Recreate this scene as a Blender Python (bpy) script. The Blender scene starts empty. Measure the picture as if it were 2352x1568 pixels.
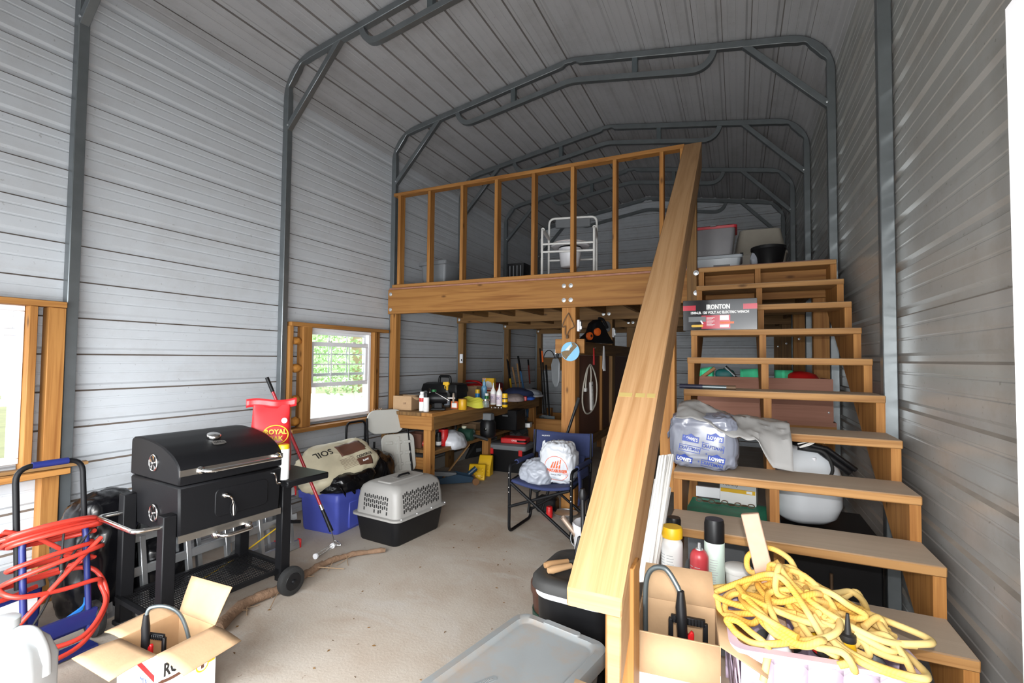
import bpy, bmesh, math, random
from mathutils import Vector, Matrix, noise
R = math.radians; PI = math.pi; SC = bpy.context.scene; COL = SC.collection
rnd = random.Random(7)
# ------------------------------------------------------------------ camera, sky, lights, exposure
F = 1102.3; H = 1.458
_y, _p, _r = R(25.22), R(2.03), R(.56)
_R0 = Vector((math.cos(_y), math.sin(_y), 0)); _F0 = Vector((-math.sin(_y), math.cos(_y), 0)); _U0 = Vector((0, 0, 1))
FW = _F0*math.cos(_p) + _U0*math.sin(_p); _UP = -_F0*math.sin(_p) + _U0*math.cos(_p)
RT = _R0*math.cos(_r) + _UP*math.sin(_r); UP = -_R0*math.sin(_r) + _UP*math.cos(_r)
EYE = Vector((0, 0, H))
def at(u, v, x=None, y=None, z=None, d=None):
    "world point seen at pixel u, v of the 2352 x 1568 photograph on a given plane"
    r = FW + RT*((u-1176)/F) + UP*((784-v)/F)
    t = x/r.x if x is not None else y/r.y if y is not None else (z-H)/r.z if z is not None else d
    return EYE + r*t
cam = bpy.data.objects.new('camera', bpy.data.cameras.new('camera')); COL.objects.link(cam)
cam.matrix_world = Matrix(((RT.x, UP.x, -FW.x, 0), (RT.y, UP.y, -FW.y, 0), (RT.z, UP.z, -FW.z, H), (0, 0, 0, 1)))
cam.data.sensor_width = 36; cam.data.lens = F/2352*36; cam.data.clip_start = .02
SC.camera = cam
SC.view_settings.view_transform = 'Standard'; SC.view_settings.look = 'None'
SC.view_settings.gamma = 1; SC.view_settings.use_curve_mapping = False
SC.view_settings.exposure = 0.0
W = bpy.data.worlds.new('overcast sky'); SC.world = W; W.use_nodes = True
_n = W.node_tree.nodes; _b = _n['Background']; _b.inputs[0].default_value = (.93, .97, 1, 1); _b.inputs[1].default_value = 4.0
def light(name, kind, loc, aim, power, col=(1, 1, 1), **kw):
    l = bpy.data.lights.new(name, kind); l.energy = power; l.color = col
    for k, v in kw.items(): setattr(l, k, v)
    o = bpy.data.objects.new(name, l); COL.objects.link(o); o.location = loc
    o.rotation_euler = (Vector(aim)-Vector(loc)).to_track_quat('-Z', 'Y').to_euler(); return o
# the camera's own pop-up flash, just above the lens
light('camera_flash', 'SPOT', (.03, .0, H+.10), EYE+FW*4+Vector((0.03, 0, -.55)), 112, (1, .98, .95), spot_size=R(146), spot_blend=.85, shadow_soft_size=.012)
# overcast daylight through the doorway behind the camera, then an added fill light
light('doorway_daylight', 'AREA', (-.27, -.35, .90), (-1.0, 3, -.3), 60, (.97, .99, 1), shape='RECTANGLE', size=.85, size_y=1.65, spread=R(150))
light('roll_up_door_daylight', 'AREA', (-2.15, -.35, .95), (-3.3, 2.7, -.1), 62, (.95, .98, 1), shape='RECTANGLE', size=2.3, size_y=1.7, spread=R(96))  # added fill light that brightens the left wall, no real door there
# ------------------------------------------------------------------ mesh helpers
class MB:
    def __init__(s): s.v = []; s.f = []; s.uv = []; s.mi = []
    def add(s, vs, fs, uvs=None, m=0):
        o = len(s.v); s.v += [Vector(v) for v in vs]
        for i, f in enumerate(fs):
            s.f.append([o+k for k in f]); s.mi.append(m)
            s.uv.append(uvs[i] if uvs else [(0, 0)]*len(f))
        return s
    def box(s, c, d, M=None, m=0, L=None):
        c = Vector(c); h = [x/2 for x in d]
        if L is None: L = max(range(3), key=lambda i: d[i])
        ou, ov = rnd.random()*20, rnd.random()*20
        vs, fs, uvs = [], [], []
        for ax in range(3):
            for sg in (-1, 1):
                a, b = (ax+1) % 3, (ax+2) % 3
                q = [(-1, -1), (1, -1), (1, 1), (-1, 1)]
                if sg < 0: q = q[::-1]
                f = []; uu = []
                for i, j in q:
                    p = [0, 0, 0]; p[ax] = sg*h[ax]; p[a] = i*h[a]; p[b] = j*h[b]
                    f.append(len(vs)); vs.append(c+Vector(p))
                    if ax == L: uu.append((ou+p[a]*.9+ax, ov+p[b]*.9))
                    else:
                        o = b if a == L else a
                        uu.append((ou+p[L], ov+p[o]+ax*.37+sg*.05))
                fs.append(f); uvs.append(uu)
        # weld the corners
        key = {}; vv = []; mp = []
        for v in vs:
            k = (round(v.x, 6), round(v.y, 6), round(v.z, 6))
            if k not in key: key[k] = len(vv); vv.append(v)
            mp.append(key[k])
        if M is not None: vv = [M @ v for v in vv]
        return s.add(vv, [[mp[i] for i in f] for f in fs], uvs, m)
    def beam(s, a, b, w, h, up=(0, 0, 1), m=0):
        "box from a to b, w across, h along up"
        a, b = Vector(a), Vector(b); y = (b-a); L = y.length; y = y/L
        x = y.cross(Vector(up)).normalized(); z = x.cross(y)
        M = Matrix(((x.x, y.x, z.x, 0), (x.y, y.y, z.y, 0), (x.z, y.z, z.z, 0), (0, 0, 0, 1)))
        return s.box((0, 0, 0), (w, L, h), Matrix.Translation((a+b)/2) @ M, m, 1)
    def tube(s, path, r, n=8, closed=False, m=0, sq=None, cap=True):
        "round tube; r a number or one per point; sq=(half width, half height) makes it rectangular"
        P = [Vector(p) for p in path]; N = len(P)
        T = []
        for i in range(N):
            if closed: t = P[(i+1) % N]-P[i-1]
            else: t = P[min(i+1, N-1)]-P[max(i-1, 0)]
            T.append(t.normalized() if t.length > 1e-9 else Vector((0, 0, 1)))
        ref = Vector((0, 0, 1)) if abs(T[0].z) < .9 else Vector((0, 1, 0))
        nn = (ref-T[0]*ref.dot(T[0])).normalized(); rings = []; ln = 0
        vs = []; us = []
        for i in range(N):
            nn = (nn-T[i]*nn.dot(T[i])).normalized(); bb = T[i].cross(nn)
            if i: ln += (P[i]-P[i-1]).length
            us.append(ln)
            if sq:
                for a, b in ((-1, -1), (1, -1), (1, 1), (-1, 1)): vs.append(P[i]+bb*a*sq[0]+nn*b*sq[1])
            else:
                rr = r[i] if isinstance(r, (list, tuple)) else r
                for k in range(n):
                    a = 2*PI*k/n; vs.append(P[i]+(nn*math.cos(a)+bb*math.sin(a))*rr)
        k = 4 if sq else n; fs = []; uv = []
        for i in range(N if closed else N-1):
            j = (i+1) % N
            for q in range(k):
                q2 = (q+1) % k
                fs.append([i*k+q, i*k+q2, j*k+q2, j*k+q])
                u0, u1 = us[i], us[i+1] if i+1 < N else us[i]+.1
                uv.append([(u0, q*.06), (u0, q*.06+.06), (u1, q*.06+.06), (u1, q*.06)])
        if cap and not closed:
            fs.append(list(range(k))[::-1]); uv.append([(0, 0)]*k)
            fs.append([(N-1)*k+q for q in range(k)]); uv.append([(0, 0)]*k)
        return s.add(vs, fs, uv, m)
    def lathe(s, prof, c=(0, 0, 0), n=20, M=None, m=0):
        vs, fs = [], []; c = Vector(c)
        for r, z in prof:
            for k in range(n):
                a = 2*PI*k/n; vs.append(Vector((max(r, 1e-5)*math.cos(a), max(r, 1e-5)*math.sin(a), z)))
        for i in range(len(prof)-1):
            for k in range(n):
                k2 = (k+1) % n; fs.append([i*n+k, i*n+k2, (i+1)*n+k2, (i+1)*n+k])
        if prof[0][0] > 1e-4: fs.append(list(range(n))[::-1])
        if prof[-1][0] > 1e-4: fs.append([(len(prof)-1)*n+k for k in range(n)])
        vs = [(M @ v if M is not None else v)+c for v in vs]
        return s.add(vs, fs, None, m)
    def loft(s, loops, caps=(True, True), m=0, closed=True):
        n = len(loops[0]); vs = [Vector(p) for l in loops for p in l]; fs = []
        for i in range(len(loops)-1):
            for k in range(n if closed else n-1):
                k2 = (k+1) % n; fs.append([i*n+k, i*n+k2, (i+1)*n+k2, (i+1)*n+k])
        if caps[0]: fs.append(list(range(n))[::-1])
        if caps[1]: fs.append([(len(loops)-1)*n+k for k in range(n)])
        return s.add(vs, fs, None, m)
    def prism(s, poly, d, M=None, m=0):
        "polygon in local x, y pushed along local z by d"
        n = len(poly); vs = [Vector((p[0], p[1], 0)) for p in poly]+[Vector((p[0], p[1], d)) for p in poly]
        fs = [list(range(n))[::-1], [n+i for i in range(n)]]; uv = [[(p[1], p[0]) for p in poly][::-1], [(p[1], p[0]) for p in poly]]
        for i in range(n):
            j = (i+1) % n; fs.append([i, j, n+j, n+i]); uv.append([(poly[i][1], 0), (poly[j][1], 0), (poly[j][1], d), (poly[i][1], d)])
        if M is not None: vs = [M @ v for v in vs]
        return s.add(vs, fs, uv, m)
    def grid(s, fn, nu, nv, m=0, uvf=None):
        vs = [Vector(fn(i/nu, j/nv)) for j in range(nv+1) for i in range(nu+1)]; fs = []; uv = []
        for j in range(nv):
            for i in range(nu):
                a = j*(nu+1)+i; fs.append([a, a+1, a+nu+2, a+nu+1])
                uv.append([(i/nu, j/nv), ((i+1)/nu, j/nv), ((i+1)/nu, (j+1)/nv), (i/nu, (j+1)/nv)])
        return s.add(vs, fs, uv, m)
    def blob(s, c, r, nu=24, nv=14, amp=0, fr=6, seed=0, M=None, m=0, flat=None, pw=1):
        "bumpy ellipsoid; pw<1 squares it off; flat = local z below which it is flattened"
        c = Vector(c); vs = []; fs = []
        def sp(x): return math.copysign(abs(x)**pw, x)
        for j in range(nv+1):
            t = PI*j/nv-PI/2
            for i in range(nu):
                a = 2*PI*i/nu
                p = Vector((sp(math.cos(a))*sp(math.cos(t))*r[0], sp(math.sin(a))*sp(math.cos(t))*r[1], sp(math.sin(t))*r[2]))
                if amp:
                    q = p*fr+Vector((seed*3.1, seed, -seed))
                    k = 1+amp*(noise.noise(q)+.5*(1-2*abs(noise.noise(q*2.1))))
                    p = p*k
                if flat is not None and p.z < flat: p.z = flat+(p.z-flat)*.02
                vs.append((M @ p if M is not None else p)+c)
        for j in range(nv):
            for i in range(nu):
                i2 = (i+1) % nu; fs.append([j*nu+i, j*nu+i2, (j+1)*nu+i2, (j+1)*nu+i])
        return s.add(vs, fs, None, m)
def rrect(w, d, r, z=0, n=4, c=(0, 0)):
    out = []
    for sx, sy, a0 in ((1, 1, 0), (-1, 1, 90), (-1, -1, 180), (1, -1, 270)):
        for k in range(n+1):
            a = R(a0+90*k/n); out.append(Vector((c[0]+sx*(w/2-r)+r*math.cos(a), c[1]+sy*(d/2-r)+r*math.sin(a), z)))
    return out
def bez(pts, n=8):
    "smooth curve through points (Catmull-Rom)"
    P = [Vector(p) for p in pts]; out = []
    for i in range(len(P)-1):
        a, b, c, d = P[max(i-1, 0)], P[i], P[i+1], P[min(i+2, len(P)-1)]
        for k in range(n):
            t = k/n; out.append(.5*((2*b)+(c-a)*t+(2*a-5*b+4*c-d)*t*t+(3*b-a-3*c+d)*t**3))
    return out+[P[-1]]
def fillet(pts, r, n=5):
    P = [Vector(p) for p in pts]; out = [P[0]]
    for i in range(1, len(P)-1):
        a, b, c = P[i-1], P[i], P[i+1]; u = (a-b); w = (c-b)
        k = min(r, u.length*.49, w.length*.49); p, q = b+u.normalized()*k, b+w.normalized()*k
        for j in range(n+1):
            t = j/n; out.append(p*(1-t)**2+b*2*t*(1-t)+q*t*t)
    return out+[P[-1]]
def Rz(a): return Matrix.Rotation(R(a), 4, 'Z')
def Rx(a): return Matrix.Rotation(R(a), 4, 'X')
def Ry(a): return Matrix.Rotation(R(a), 4, 'Y')
def T(*p): return Matrix.Translation(Vector(p if len(p) == 3 else p[0]))
def frame_mat(o, x, y):
    "matrix with origin o, local x along x, local y near y"
    x = Vector(x).normalized(); y = Vector(y); z = x.cross(y).normalized(); y = z.cross(x); o = Vector(o)
    return Matrix(((x.x, y.x, z.x, o.x), (x.y, y.y, z.y, o.y), (x.z, y.z, z.z, o.z), (0, 0, 0, 1)))
def mk(name, mb, mats, parent=None, bev=0, solid=0, sub=0, ang=46, kind=None, off=0, label=None, seg=1):
    me = bpy.data.meshes.new(name); me.from_pydata([tuple(v) for v in mb.v], [], mb.f)
    if not isinstance(mats, (list, tuple)): mats = [mats]
    for m in mats: me.materials.append(m)
    ul = me.uv_layers.new(name='UVMap').data; k = 0
    for fi, p in enumerate(me.polygons):
        p.material_index = mb.mi[fi]; p.use_smooth = True
        for q in range(len(p.vertices)): ul[p.loop_start+q].uv = mb.uv[fi][q]
    me.set_sharp_from_angle(angle=R(ang)); me.validate()
    o = bpy.data.objects.new(name, me); COL.objects.link(o)
    if parent: o.parent = parent
    if bev:
        b = o.modifiers.new('b', 'BEVEL'); b.width = bev; b.segments = seg; b.limit_method = 'ANGLE'; b.harden_normals = False
    if solid:
        b = o.modifiers.new('s', 'SOLIDIFY'); b.thickness = solid; b.offset = off
    if sub:
        b = o.modifiers.new('u', 'SUBSURF'); b.levels = b.render_levels = sub
    if kind: o['kind'] = kind
    if label: o['label'] = label
    return o
def tag(o, label, cat, group=None):
    o['label'] = label; o['category'] = cat
    if group: o['group'] = group
    return o
def thing(name, label, cat, loc=(0, 0, 0), rz=0, group=None):
    o = bpy.data.objects.new(name, None); COL.objects.link(o); o.empty_display_size = .1
    o.location = loc; o.rotation_euler = (0, 0, R(rz)); return tag(o, label, cat, group)
def struct(name, loc=(0, 0, 0)):
    o = bpy.data.objects.new(name, None); COL.objects.link(o); o.location = loc; o['kind'] = 'structure'; o.empty_display_size = .1; return o
def dup(root, loc, rz, label, group=None):
    r = root.copy(); COL.objects.link(r); r.location = loc; r.rotation_euler = (0, 0, R(rz)); r['label'] = label
    if group: r['group'] = group
    for ch in list(root.children):
        c = ch.copy(); COL.objects.link(c); c.parent = r
        for g in ch.children:
            d = g.copy(); COL.objects.link(d); d.parent = c
    return r
def text(s, size, M, mat, parent, name='lettering', xs=1.0, ex=.0005, bold=0, align='CENTER', sp=1.0):
    "printed letters in the local x, y plane of M"
    c = bpy.data.curves.new('t', 'FONT'); c.body = s; c.size = size; c.align_x = align; c.align_y = 'CENTER'; c.extrude = ex; c.offset = bold; c.space_character = sp
    c.resolution_u = 2
    t = bpy.data.objects.new('t', c); COL.objects.link(t)
    bpy.context.view_layer.update()
    me = bpy.data.meshes.new_from_object(t.evaluated_get(bpy.context.evaluated_depsgraph_get()))
    bpy.data.objects.remove(t); bpy.data.curves.remove(c)
    me.transform(M @ Matrix.Diagonal((xs, 1, 1, 1))); me.materials.clear(); me.materials.append(mat)
    o = bpy.data.objects.new(name, me); COL.objects.link(o); o.parent = parent; return o
# ------------------------------------------------------------------ materials
def _nodes(name):
    m = bpy.data.materials.new(name); m.use_nodes = True; t = m.node_tree; return m, t, t.nodes['Principled BSDF'], t.nodes, t.links
def pm(name, col, rough=.5, metal=0, var=.12, scale=14, bump=0, bscale=60, trans=0, spec=None, dirt=None, damt=.4, dscale=3, emit=0, ior=None, alpha=1, coat=0, sheen=0):
    m, t, b, N, L = _nodes(name)
    tc = N.new('ShaderNodeTexCoord'); nz = N.new('ShaderNodeTexNoise'); nz.inputs['Scale'].default_value = scale; nz.inputs['Detail'].default_value = 3
    L.new(tc.outputs['Object'], nz.inputs['Vector'])
    mx = N.new('ShaderNodeMix'); mx.data_type = 'RGBA'
    c = Vector(col[:3]); lo = c*(1-var); hi = Vector([min(1, x*(1+var*.6)) for x in c])
    mx.inputs[6].default_value = (*lo, 1); mx.inputs[7].default_value = (*hi, 1); L.new(nz.outputs[0], mx.inputs[0]); out = mx.outputs[2]
    if dirt:
        n2 = N.new('ShaderNodeTexNoise'); n2.inputs['Scale'].default_value = dscale; n2.inputs['Detail'].default_value = 6; n2.inputs['Roughness'].default_value = .7
        L.new(tc.outputs['Object'], n2.inputs['Vector'])
        rp = N.new('ShaderNodeMapRange'); rp.inputs[1].default_value = .48; rp.inputs[2].default_value = .75; rp.inputs[3].default_value = 0; rp.inputs[4].default_value = damt
        L.new(n2.outputs[0], rp.inputs[0]); m2 = N.new('ShaderNodeMix'); m2.data_type = 'RGBA'; L.new(rp.outputs[0], m2.inputs[0]); L.new(out, m2.inputs[6]); m2.inputs[7].default_value = (*dirt, 1); out = m2.outputs[2]
    L.new(out, b.inputs['Base Color']); b.inputs['Roughness'].default_value = rough; b.inputs['Metallic'].default_value = metal
    if spec is not None: b.inputs['Specular IOR Level'].default_value = spec
    if trans: b.inputs['Transmission Weight'].default_value = trans
    if ior: b.inputs['IOR'].default_value = ior
    if alpha < 1: b.inputs['Alpha'].default_value = alpha
    if coat: b.inputs['Coat Weight'].default_value = coat; b.inputs['Coat Roughness'].default_value = .1
    if sheen: b.inputs['Sheen Weight'].default_value = sheen
    if bump:
        n3 = N.new('ShaderNodeTexNoise'); n3.inputs['Scale'].default_value = bscale; n3.inputs['Detail'].default_value = 4; L.new(tc.outputs['Object'], n3.inputs['Vector'])
        bp = N.new('ShaderNodeBump'); bp.inputs['Strength'].default_value = bump; bp.inputs['Distance'].default_value = .01; L.new(n3.outputs[0], bp.inputs['Height']); L.new(bp.outputs[0], b.inputs['Normal'])
    return m
def wood(name, light_c, dark_c, rough=.62, knots=True, grain=26, weather=None, wamt=.5):
    "lumber: the grain runs along U of each board"
    m, t, b, N, L = _nodes(name)
    uv = N.new('ShaderNodeUVMap'); mp = N.new('ShaderNodeMapping'); mp.inputs['Scale'].default_value = (1.1, grain, 1); L.new(uv.outputs[0], mp.inputs[0])
    nz = N.new('ShaderNodeTexNoise'); nz.inputs['Scale'].default_value = 1.0; nz.inputs['Detail'].default_value = 4; nz.inputs['Distortion'].default_value = .9; L.new(mp.outputs[0], nz.inputs['Vector'])
    mp2 = N.new('ShaderNodeMapping'); mp2.inputs['Scale'].default_value = (3.5, grain*7, 1); L.new(uv.outputs[0], mp2.inputs[0])
    n2 = N.new('ShaderNodeTexNoise'); n2.inputs['Scale'].default_value = 1.0; n2.inputs['Detail'].default_value = 2; L.new(mp2.outputs[0], n2.inputs['Vector'])
    ad = N.new('ShaderNodeMath'); ad.operation = 'MULTIPLY_ADD'; L.new(n2.outputs[0], ad.inputs[0]); ad.inputs[1].default_value = .35; L.new(nz.outputs[0], ad.inputs[2])
    cr = N.new('ShaderNodeValToRGB'); e = cr.color_ramp.elements; e[0].position = .42; e[0].color = (*dark_c, 1); e[1].position = .78; e[1].color = (*light_c, 1)
    L.new(ad.outputs[0], cr.inputs[0]); out = cr.outputs[0]
    oi = N.new('ShaderNodeObjectInfo'); hs = N.new('ShaderNodeHueSaturation'); mr = N.new('ShaderNodeMapRange'); mr.inputs[3].default_value = .86; mr.inputs[4].default_value = 1.12
    L.new(oi.outputs['Random'], mr.inputs[0]); L.new(mr.outputs[0], hs.inputs['Value']); L.new(out, hs.inputs['Color']); out = hs.outputs[0]
    if knots:
        mp3 = N.new('ShaderNodeMapping'); mp3.inputs['Scale'].default_value = (2.4, 6, 1); L.new(uv.outputs[0], mp3.inputs[0])
        vo = N.new('ShaderNodeTexVoronoi'); vo.voronoi_dimensions = '2D'; vo.inputs['Scale'].default_value = 1.0; L.new(mp3.outputs[0], vo.inputs['Vector'])
        kr = N.new('ShaderNodeMapRange'); kr.inputs[1].default_value = .03; kr.inputs[2].default_value = .10; kr.inputs[3].default_value = .8; kr.inputs[4].default_value = 0; L.new(vo.outputs['Distance'], kr.inputs[0])
        # only some cells carry a knot
        sx = N.new('ShaderNodeSeparateColor'); L.new(vo.outputs['Color'], sx.inputs[0]); gt = N.new('ShaderNodeMath'); gt.operation = 'GREATER_THAN'; gt.inputs[1].default_value = .66; L.new(sx.outputs[0], gt.inputs[0])
        mu = N.new('ShaderNodeMath'); mu.operation = 'MULTIPLY'; L.new(kr.outputs[0], mu.inputs[0]); L.new(gt.outputs[0], mu.inputs[1])
        mk_ = N.new('ShaderNodeMix'); mk_.data_type = 'RGBA'; L.new(mu.outputs[0], mk_.inputs[0]); L.new(out, mk_.inputs[6]); mk_.inputs[7].default_value = (*[x*.35 for x in dark_c], 1); out = mk_.outputs[2]
    if weather:
        tc = N.new('ShaderNodeTexCoord'); n4 = N.new('ShaderNodeTexNoise'); n4.inputs['Scale'].default_value = 5; n4.inputs['Detail'].default_value = 5; L.new(tc.outputs['Object'], n4.inputs['Vector'])
        g = N.new('ShaderNodeNewGeometry'); sz = N.new('ShaderNodeSeparateXYZ'); L.new(g.outputs['True Normal'], sz.inputs[0])
        up = N.new('ShaderNodeMapRange'); up.inputs[1].default_value = .6; up.inputs[2].default_value = .9; up.inputs[4].default_value = wamt; L.new(sz.outputs[2], up.inputs[0])
        mm = N.new('ShaderNodeMix'); mm.data_type = 'RGBA'; L.new(up.outputs[0], mm.inputs[0]); L.new(out, mm.inputs[6]); m5 = N.new('ShaderNodeMix'); m5.data_type = 'RGBA'; m5.inputs[6].default_value = (*weather, 1); m5.inputs[7].default_value = (*[x*.72 for x in weather], 1)
        L.new(ad.outputs[0], m5.inputs[0]); L.new(m5.outputs[2], mm.inputs[7]); out = mm.outputs[2]
    L.new(out, b.inputs['Base Color']); b.inputs['Roughness'].default_value = rough; b.inputs['Specular IOR Level'].default_value = .3
    bp = N.new('ShaderNodeBump'); bp.inputs['Strength'].default_value = .12; bp.inputs['Distance'].default_value = .004; L.new(ad.outputs[0], bp.inputs['Height']); L.new(bp.outputs[0], b.inputs['Normal'])
    return m
M = {}
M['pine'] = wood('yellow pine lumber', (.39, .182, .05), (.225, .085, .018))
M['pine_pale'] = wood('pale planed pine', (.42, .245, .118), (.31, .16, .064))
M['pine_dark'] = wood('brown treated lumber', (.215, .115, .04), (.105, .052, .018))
M['tread'] = wood('worn stair lumber', (.43, .225, .08), (.24, .105, .03), weather=(.64, .525, .41), wamt=.9)
M['ply'] = wood('reddish plywood', (.42, .20, .14), (.31, .14, .09), knots=False, grain=9)
M['hardboard'] = pm('brown hardboard', (.115, .042, .02), .6, var=.2, scale=9)
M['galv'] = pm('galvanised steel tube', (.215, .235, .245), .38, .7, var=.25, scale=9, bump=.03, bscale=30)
M['galv_d'] = pm('dark galvanised steel', (.17, .2, .21), .42, .75, var=.25, scale=9)  # darker grey steel for struts, hubs and tool blades
M['bolt'] = pm('zinc washer', (.62, .64, .66), .35, .7)
M['white'] = pm('white vinyl', (.82, .82, .85), .35, var=.04)
M['wpaint'] = pm('white painted trim', (.84, .83, .8), .45, var=.04)
M['black'] = pm('black plastic', (.007, .007, .008), .42, var=.2, spec=.3)
M['blackm'] = pm('black powder coat', (.006, .006, .007), .5, var=.3, spec=.2, scale=120, bump=.05, bscale=400)
M['rubber'] = pm('black rubber', (.014, .014, .014), .75, bump=.2, bscale=80)
M['chrome'] = pm('polished steel', (.78, .77, .75), .16, 1, var=.05)
M['steel'] = pm('brushed stainless', (.45, .42, .38), .3, .95, var=.12, scale=20)
M['alu'] = pm('aluminium', (.62, .64, .66), .3, .9, var=.12)
M['card'] = pm('corrugated cardboard', (.42, .27, .15), .85, var=.1, scale=30, bump=.05, bscale=120)
M['card_in'] = pm('cardboard inside', (.42, .255, .13), .9, var=.08, scale=30)
M['red'] = pm('red plastic', (.55, .012, .014), .4)
M['yellow'] = pm('yellow plastic', (.75, .44, .01), .4)
M['blue'] = pm('blue plastic', (.06, .08, .38), .45, var=.08)
M['ink'] = pm('black print', (.015, .014, .014), .6, var=0)
M['wprint'] = pm('white print', (.85, .85, .85), .5, var=0)
def drape(o, target, d=(0, 1, 0), off=.002):
    from mathutils.bvhtree import BVHTree
    me = target.data; bv = BVHTree.FromPolygons([v.co for v in me.vertices], [list(p.vertices) for p in me.polygons]); d = Vector(d)
    for v in o.data.vertices:
        h = bv.ray_cast(v.co-d, d)[0]
        if h: v.co = h-d*off
    for c in o.children: drape(c, target, d, off+.0015)
# ------------------------------------------------------------------ setting: slab, metal skin, outdoors
XL, XR, YF, YB = -3.757, .733, -.14, 9.16
FX0, FX1 = -3.692, .666            # inner faces of the steel posts
FY = [1.479+1.524*k for k in range(-1, 6)]
LY = 4.44                          # front of the loft
def concrete():
    m, t, b, N, L = _nodes('stained concrete')
    tc = N.new('ShaderNodeTexCoord')
    def nz(s, d=5, r=.6, dist=0, sc=None):
        n = N.new('ShaderNodeTexNoise'); n.inputs['Scale'].default_value = s; n.inputs['Detail'].default_value = d; n.inputs['Roughness'].default_value = r; n.inputs['Distortion'].default_value = dist
        if sc:
            mp = N.new('ShaderNodeMapping'); mp.inputs['Scale'].default_value = sc; L.new(tc.outputs['Object'], mp.inputs[0]); L.new(mp.outputs[0], n.inputs['Vector'])
        else: L.new(tc.outputs['Object'], n.inputs['Vector'])
        return n.outputs[0]
    def mix(f, a, c, lo, hi, amt=1):
        r = N.new('ShaderNodeMapRange'); r.inputs[1].default_value = lo; r.inputs[2].default_value = hi; r.inputs[4].default_value = amt; L.new(f, r.inputs[0])
        x = N.new('ShaderNodeMix'); x.data_type = 'RGBA'; L.new(r.outputs[0], x.inputs[0])
        if isinstance(a, tuple): x.inputs[6].default_value = (*a, 1)
        else: L.new(a, x.inputs[6])
        x.inputs[7].default_value = (*c, 1); return x.outputs[2]
    c = mix(nz(2.2), (.39, .325, .265), (.45, .40, .345), .35, .65)
    c = mix(nz(.9, 6, .65, .6), c, (.32, .235, .17), .50, .70, .75)
    c = mix(nz(1.3, 5, .6, 1.2, (1, 2.2, 1)), c, (.47, .44, .41), .54, .72, .7)
    c = mix(nz(90, 2), c, (.30, .25, .2), .58, .75, .5)
    c = mix(nz(38, 3, .7), c, (.12, .07, .04), .69, .75, .8)
    L.new(c, b.inputs['Base Color']); b.inputs['Roughness'].default_value = .75; b.inputs['Specular IOR Level'].default_value = .3
    bp = N.new('ShaderNodeBump'); bp.inputs['Strength'].default_value = .15; bp.inputs['Distance'].default_value = .01; L.new(nz(70, 4), bp.inputs['Height']); L.new(bp.outputs[0], b.inputs['Normal'])
    return m
M['concrete'] = concrete()
def skin(name, col, rough, dirt, damt, spec=.5, metal=0.0, streak=(1, .12, 1)):
    m, t, b, N, L = _nodes(name)
    tc = N.new('ShaderNodeTexCoord')
    n1 = N.new('ShaderNodeTexNoise'); n1.inputs['Scale'].default_value = 5; n1.inputs['Detail'].default_value = 7; n1.inputs['Roughness'].default_value = .72; L.new(tc.outputs['Object'], n1.inputs['Vector'])
    mp = N.new('ShaderNodeMapping'); mp.inputs['Scale'].default_value = streak; L.new(tc.outputs['Object'], mp.inputs[0])
    n2 = N.new('ShaderNodeTexNoise'); n2.inputs['Scale'].default_value = 9; n2.inputs['Detail'].default_value = 4; L.new(mp.outputs[0], n2.inputs['Vector'])
    ad = N.new('ShaderNodeMath'); ad.operation = 'MULTIPLY'; L.new(n1.outputs[0], ad.inputs[0]); L.new(n2.outputs[0], ad.inputs[1])
    r = N.new('ShaderNodeMapRange'); r.inputs[1].default_value = .22; r.inputs[2].default_value = .46; r.inputs[4].default_value = damt; L.new(ad.outputs[0], r.inputs[0])
    x = N.new('ShaderNodeMix'); x.data_type = 'RGBA'; x.inputs[6].default_value = (*col, 1); x.inputs[7].default_value = (*dirt, 1); L.new(r.outputs[0], x.inputs[0]); out = x.outputs[2]
    n3 = N.new('ShaderNodeTexNoise'); n3.inputs['Scale'].default_value = 42; n3.inputs['Detail'].default_value = 2; L.new(tc.outputs['Object'], n3.inputs['Vector'])
    r3 = N.new('ShaderNodeMapRange'); r3.inputs[1].default_value = .70; r3.inputs[2].default_value = .76; r3.inputs[4].default_value = .35; L.new(n3.outputs[0], r3.inputs[0])
    x3 = N.new('ShaderNodeMix'); x3.data_type = 'RGBA'; L.new(r3.outputs[0], x3.inputs[0]); L.new(out, x3.inputs[6]); x3.inputs[7].default_value = (.12, .1, .085, 1); out = x3.outputs[2]
    L.new(out, b.inputs['Base Color']); b.inputs['Roughness'].default_value = rough; b.inputs['Specular IOR Level'].default_value = spec; b.inputs['Metallic'].default_value = metal
    return m
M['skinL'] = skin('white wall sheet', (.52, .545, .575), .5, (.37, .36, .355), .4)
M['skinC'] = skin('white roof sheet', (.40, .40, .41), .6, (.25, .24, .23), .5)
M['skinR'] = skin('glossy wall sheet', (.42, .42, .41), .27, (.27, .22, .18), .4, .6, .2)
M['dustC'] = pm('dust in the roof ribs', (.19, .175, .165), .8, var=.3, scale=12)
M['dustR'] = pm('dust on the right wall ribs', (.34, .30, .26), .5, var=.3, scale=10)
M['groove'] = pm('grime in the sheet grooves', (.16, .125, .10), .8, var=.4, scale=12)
M['seam'] = pm('dust on the ribs', (.36, .33, .31), .7, var=.3, scale=12)

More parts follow.
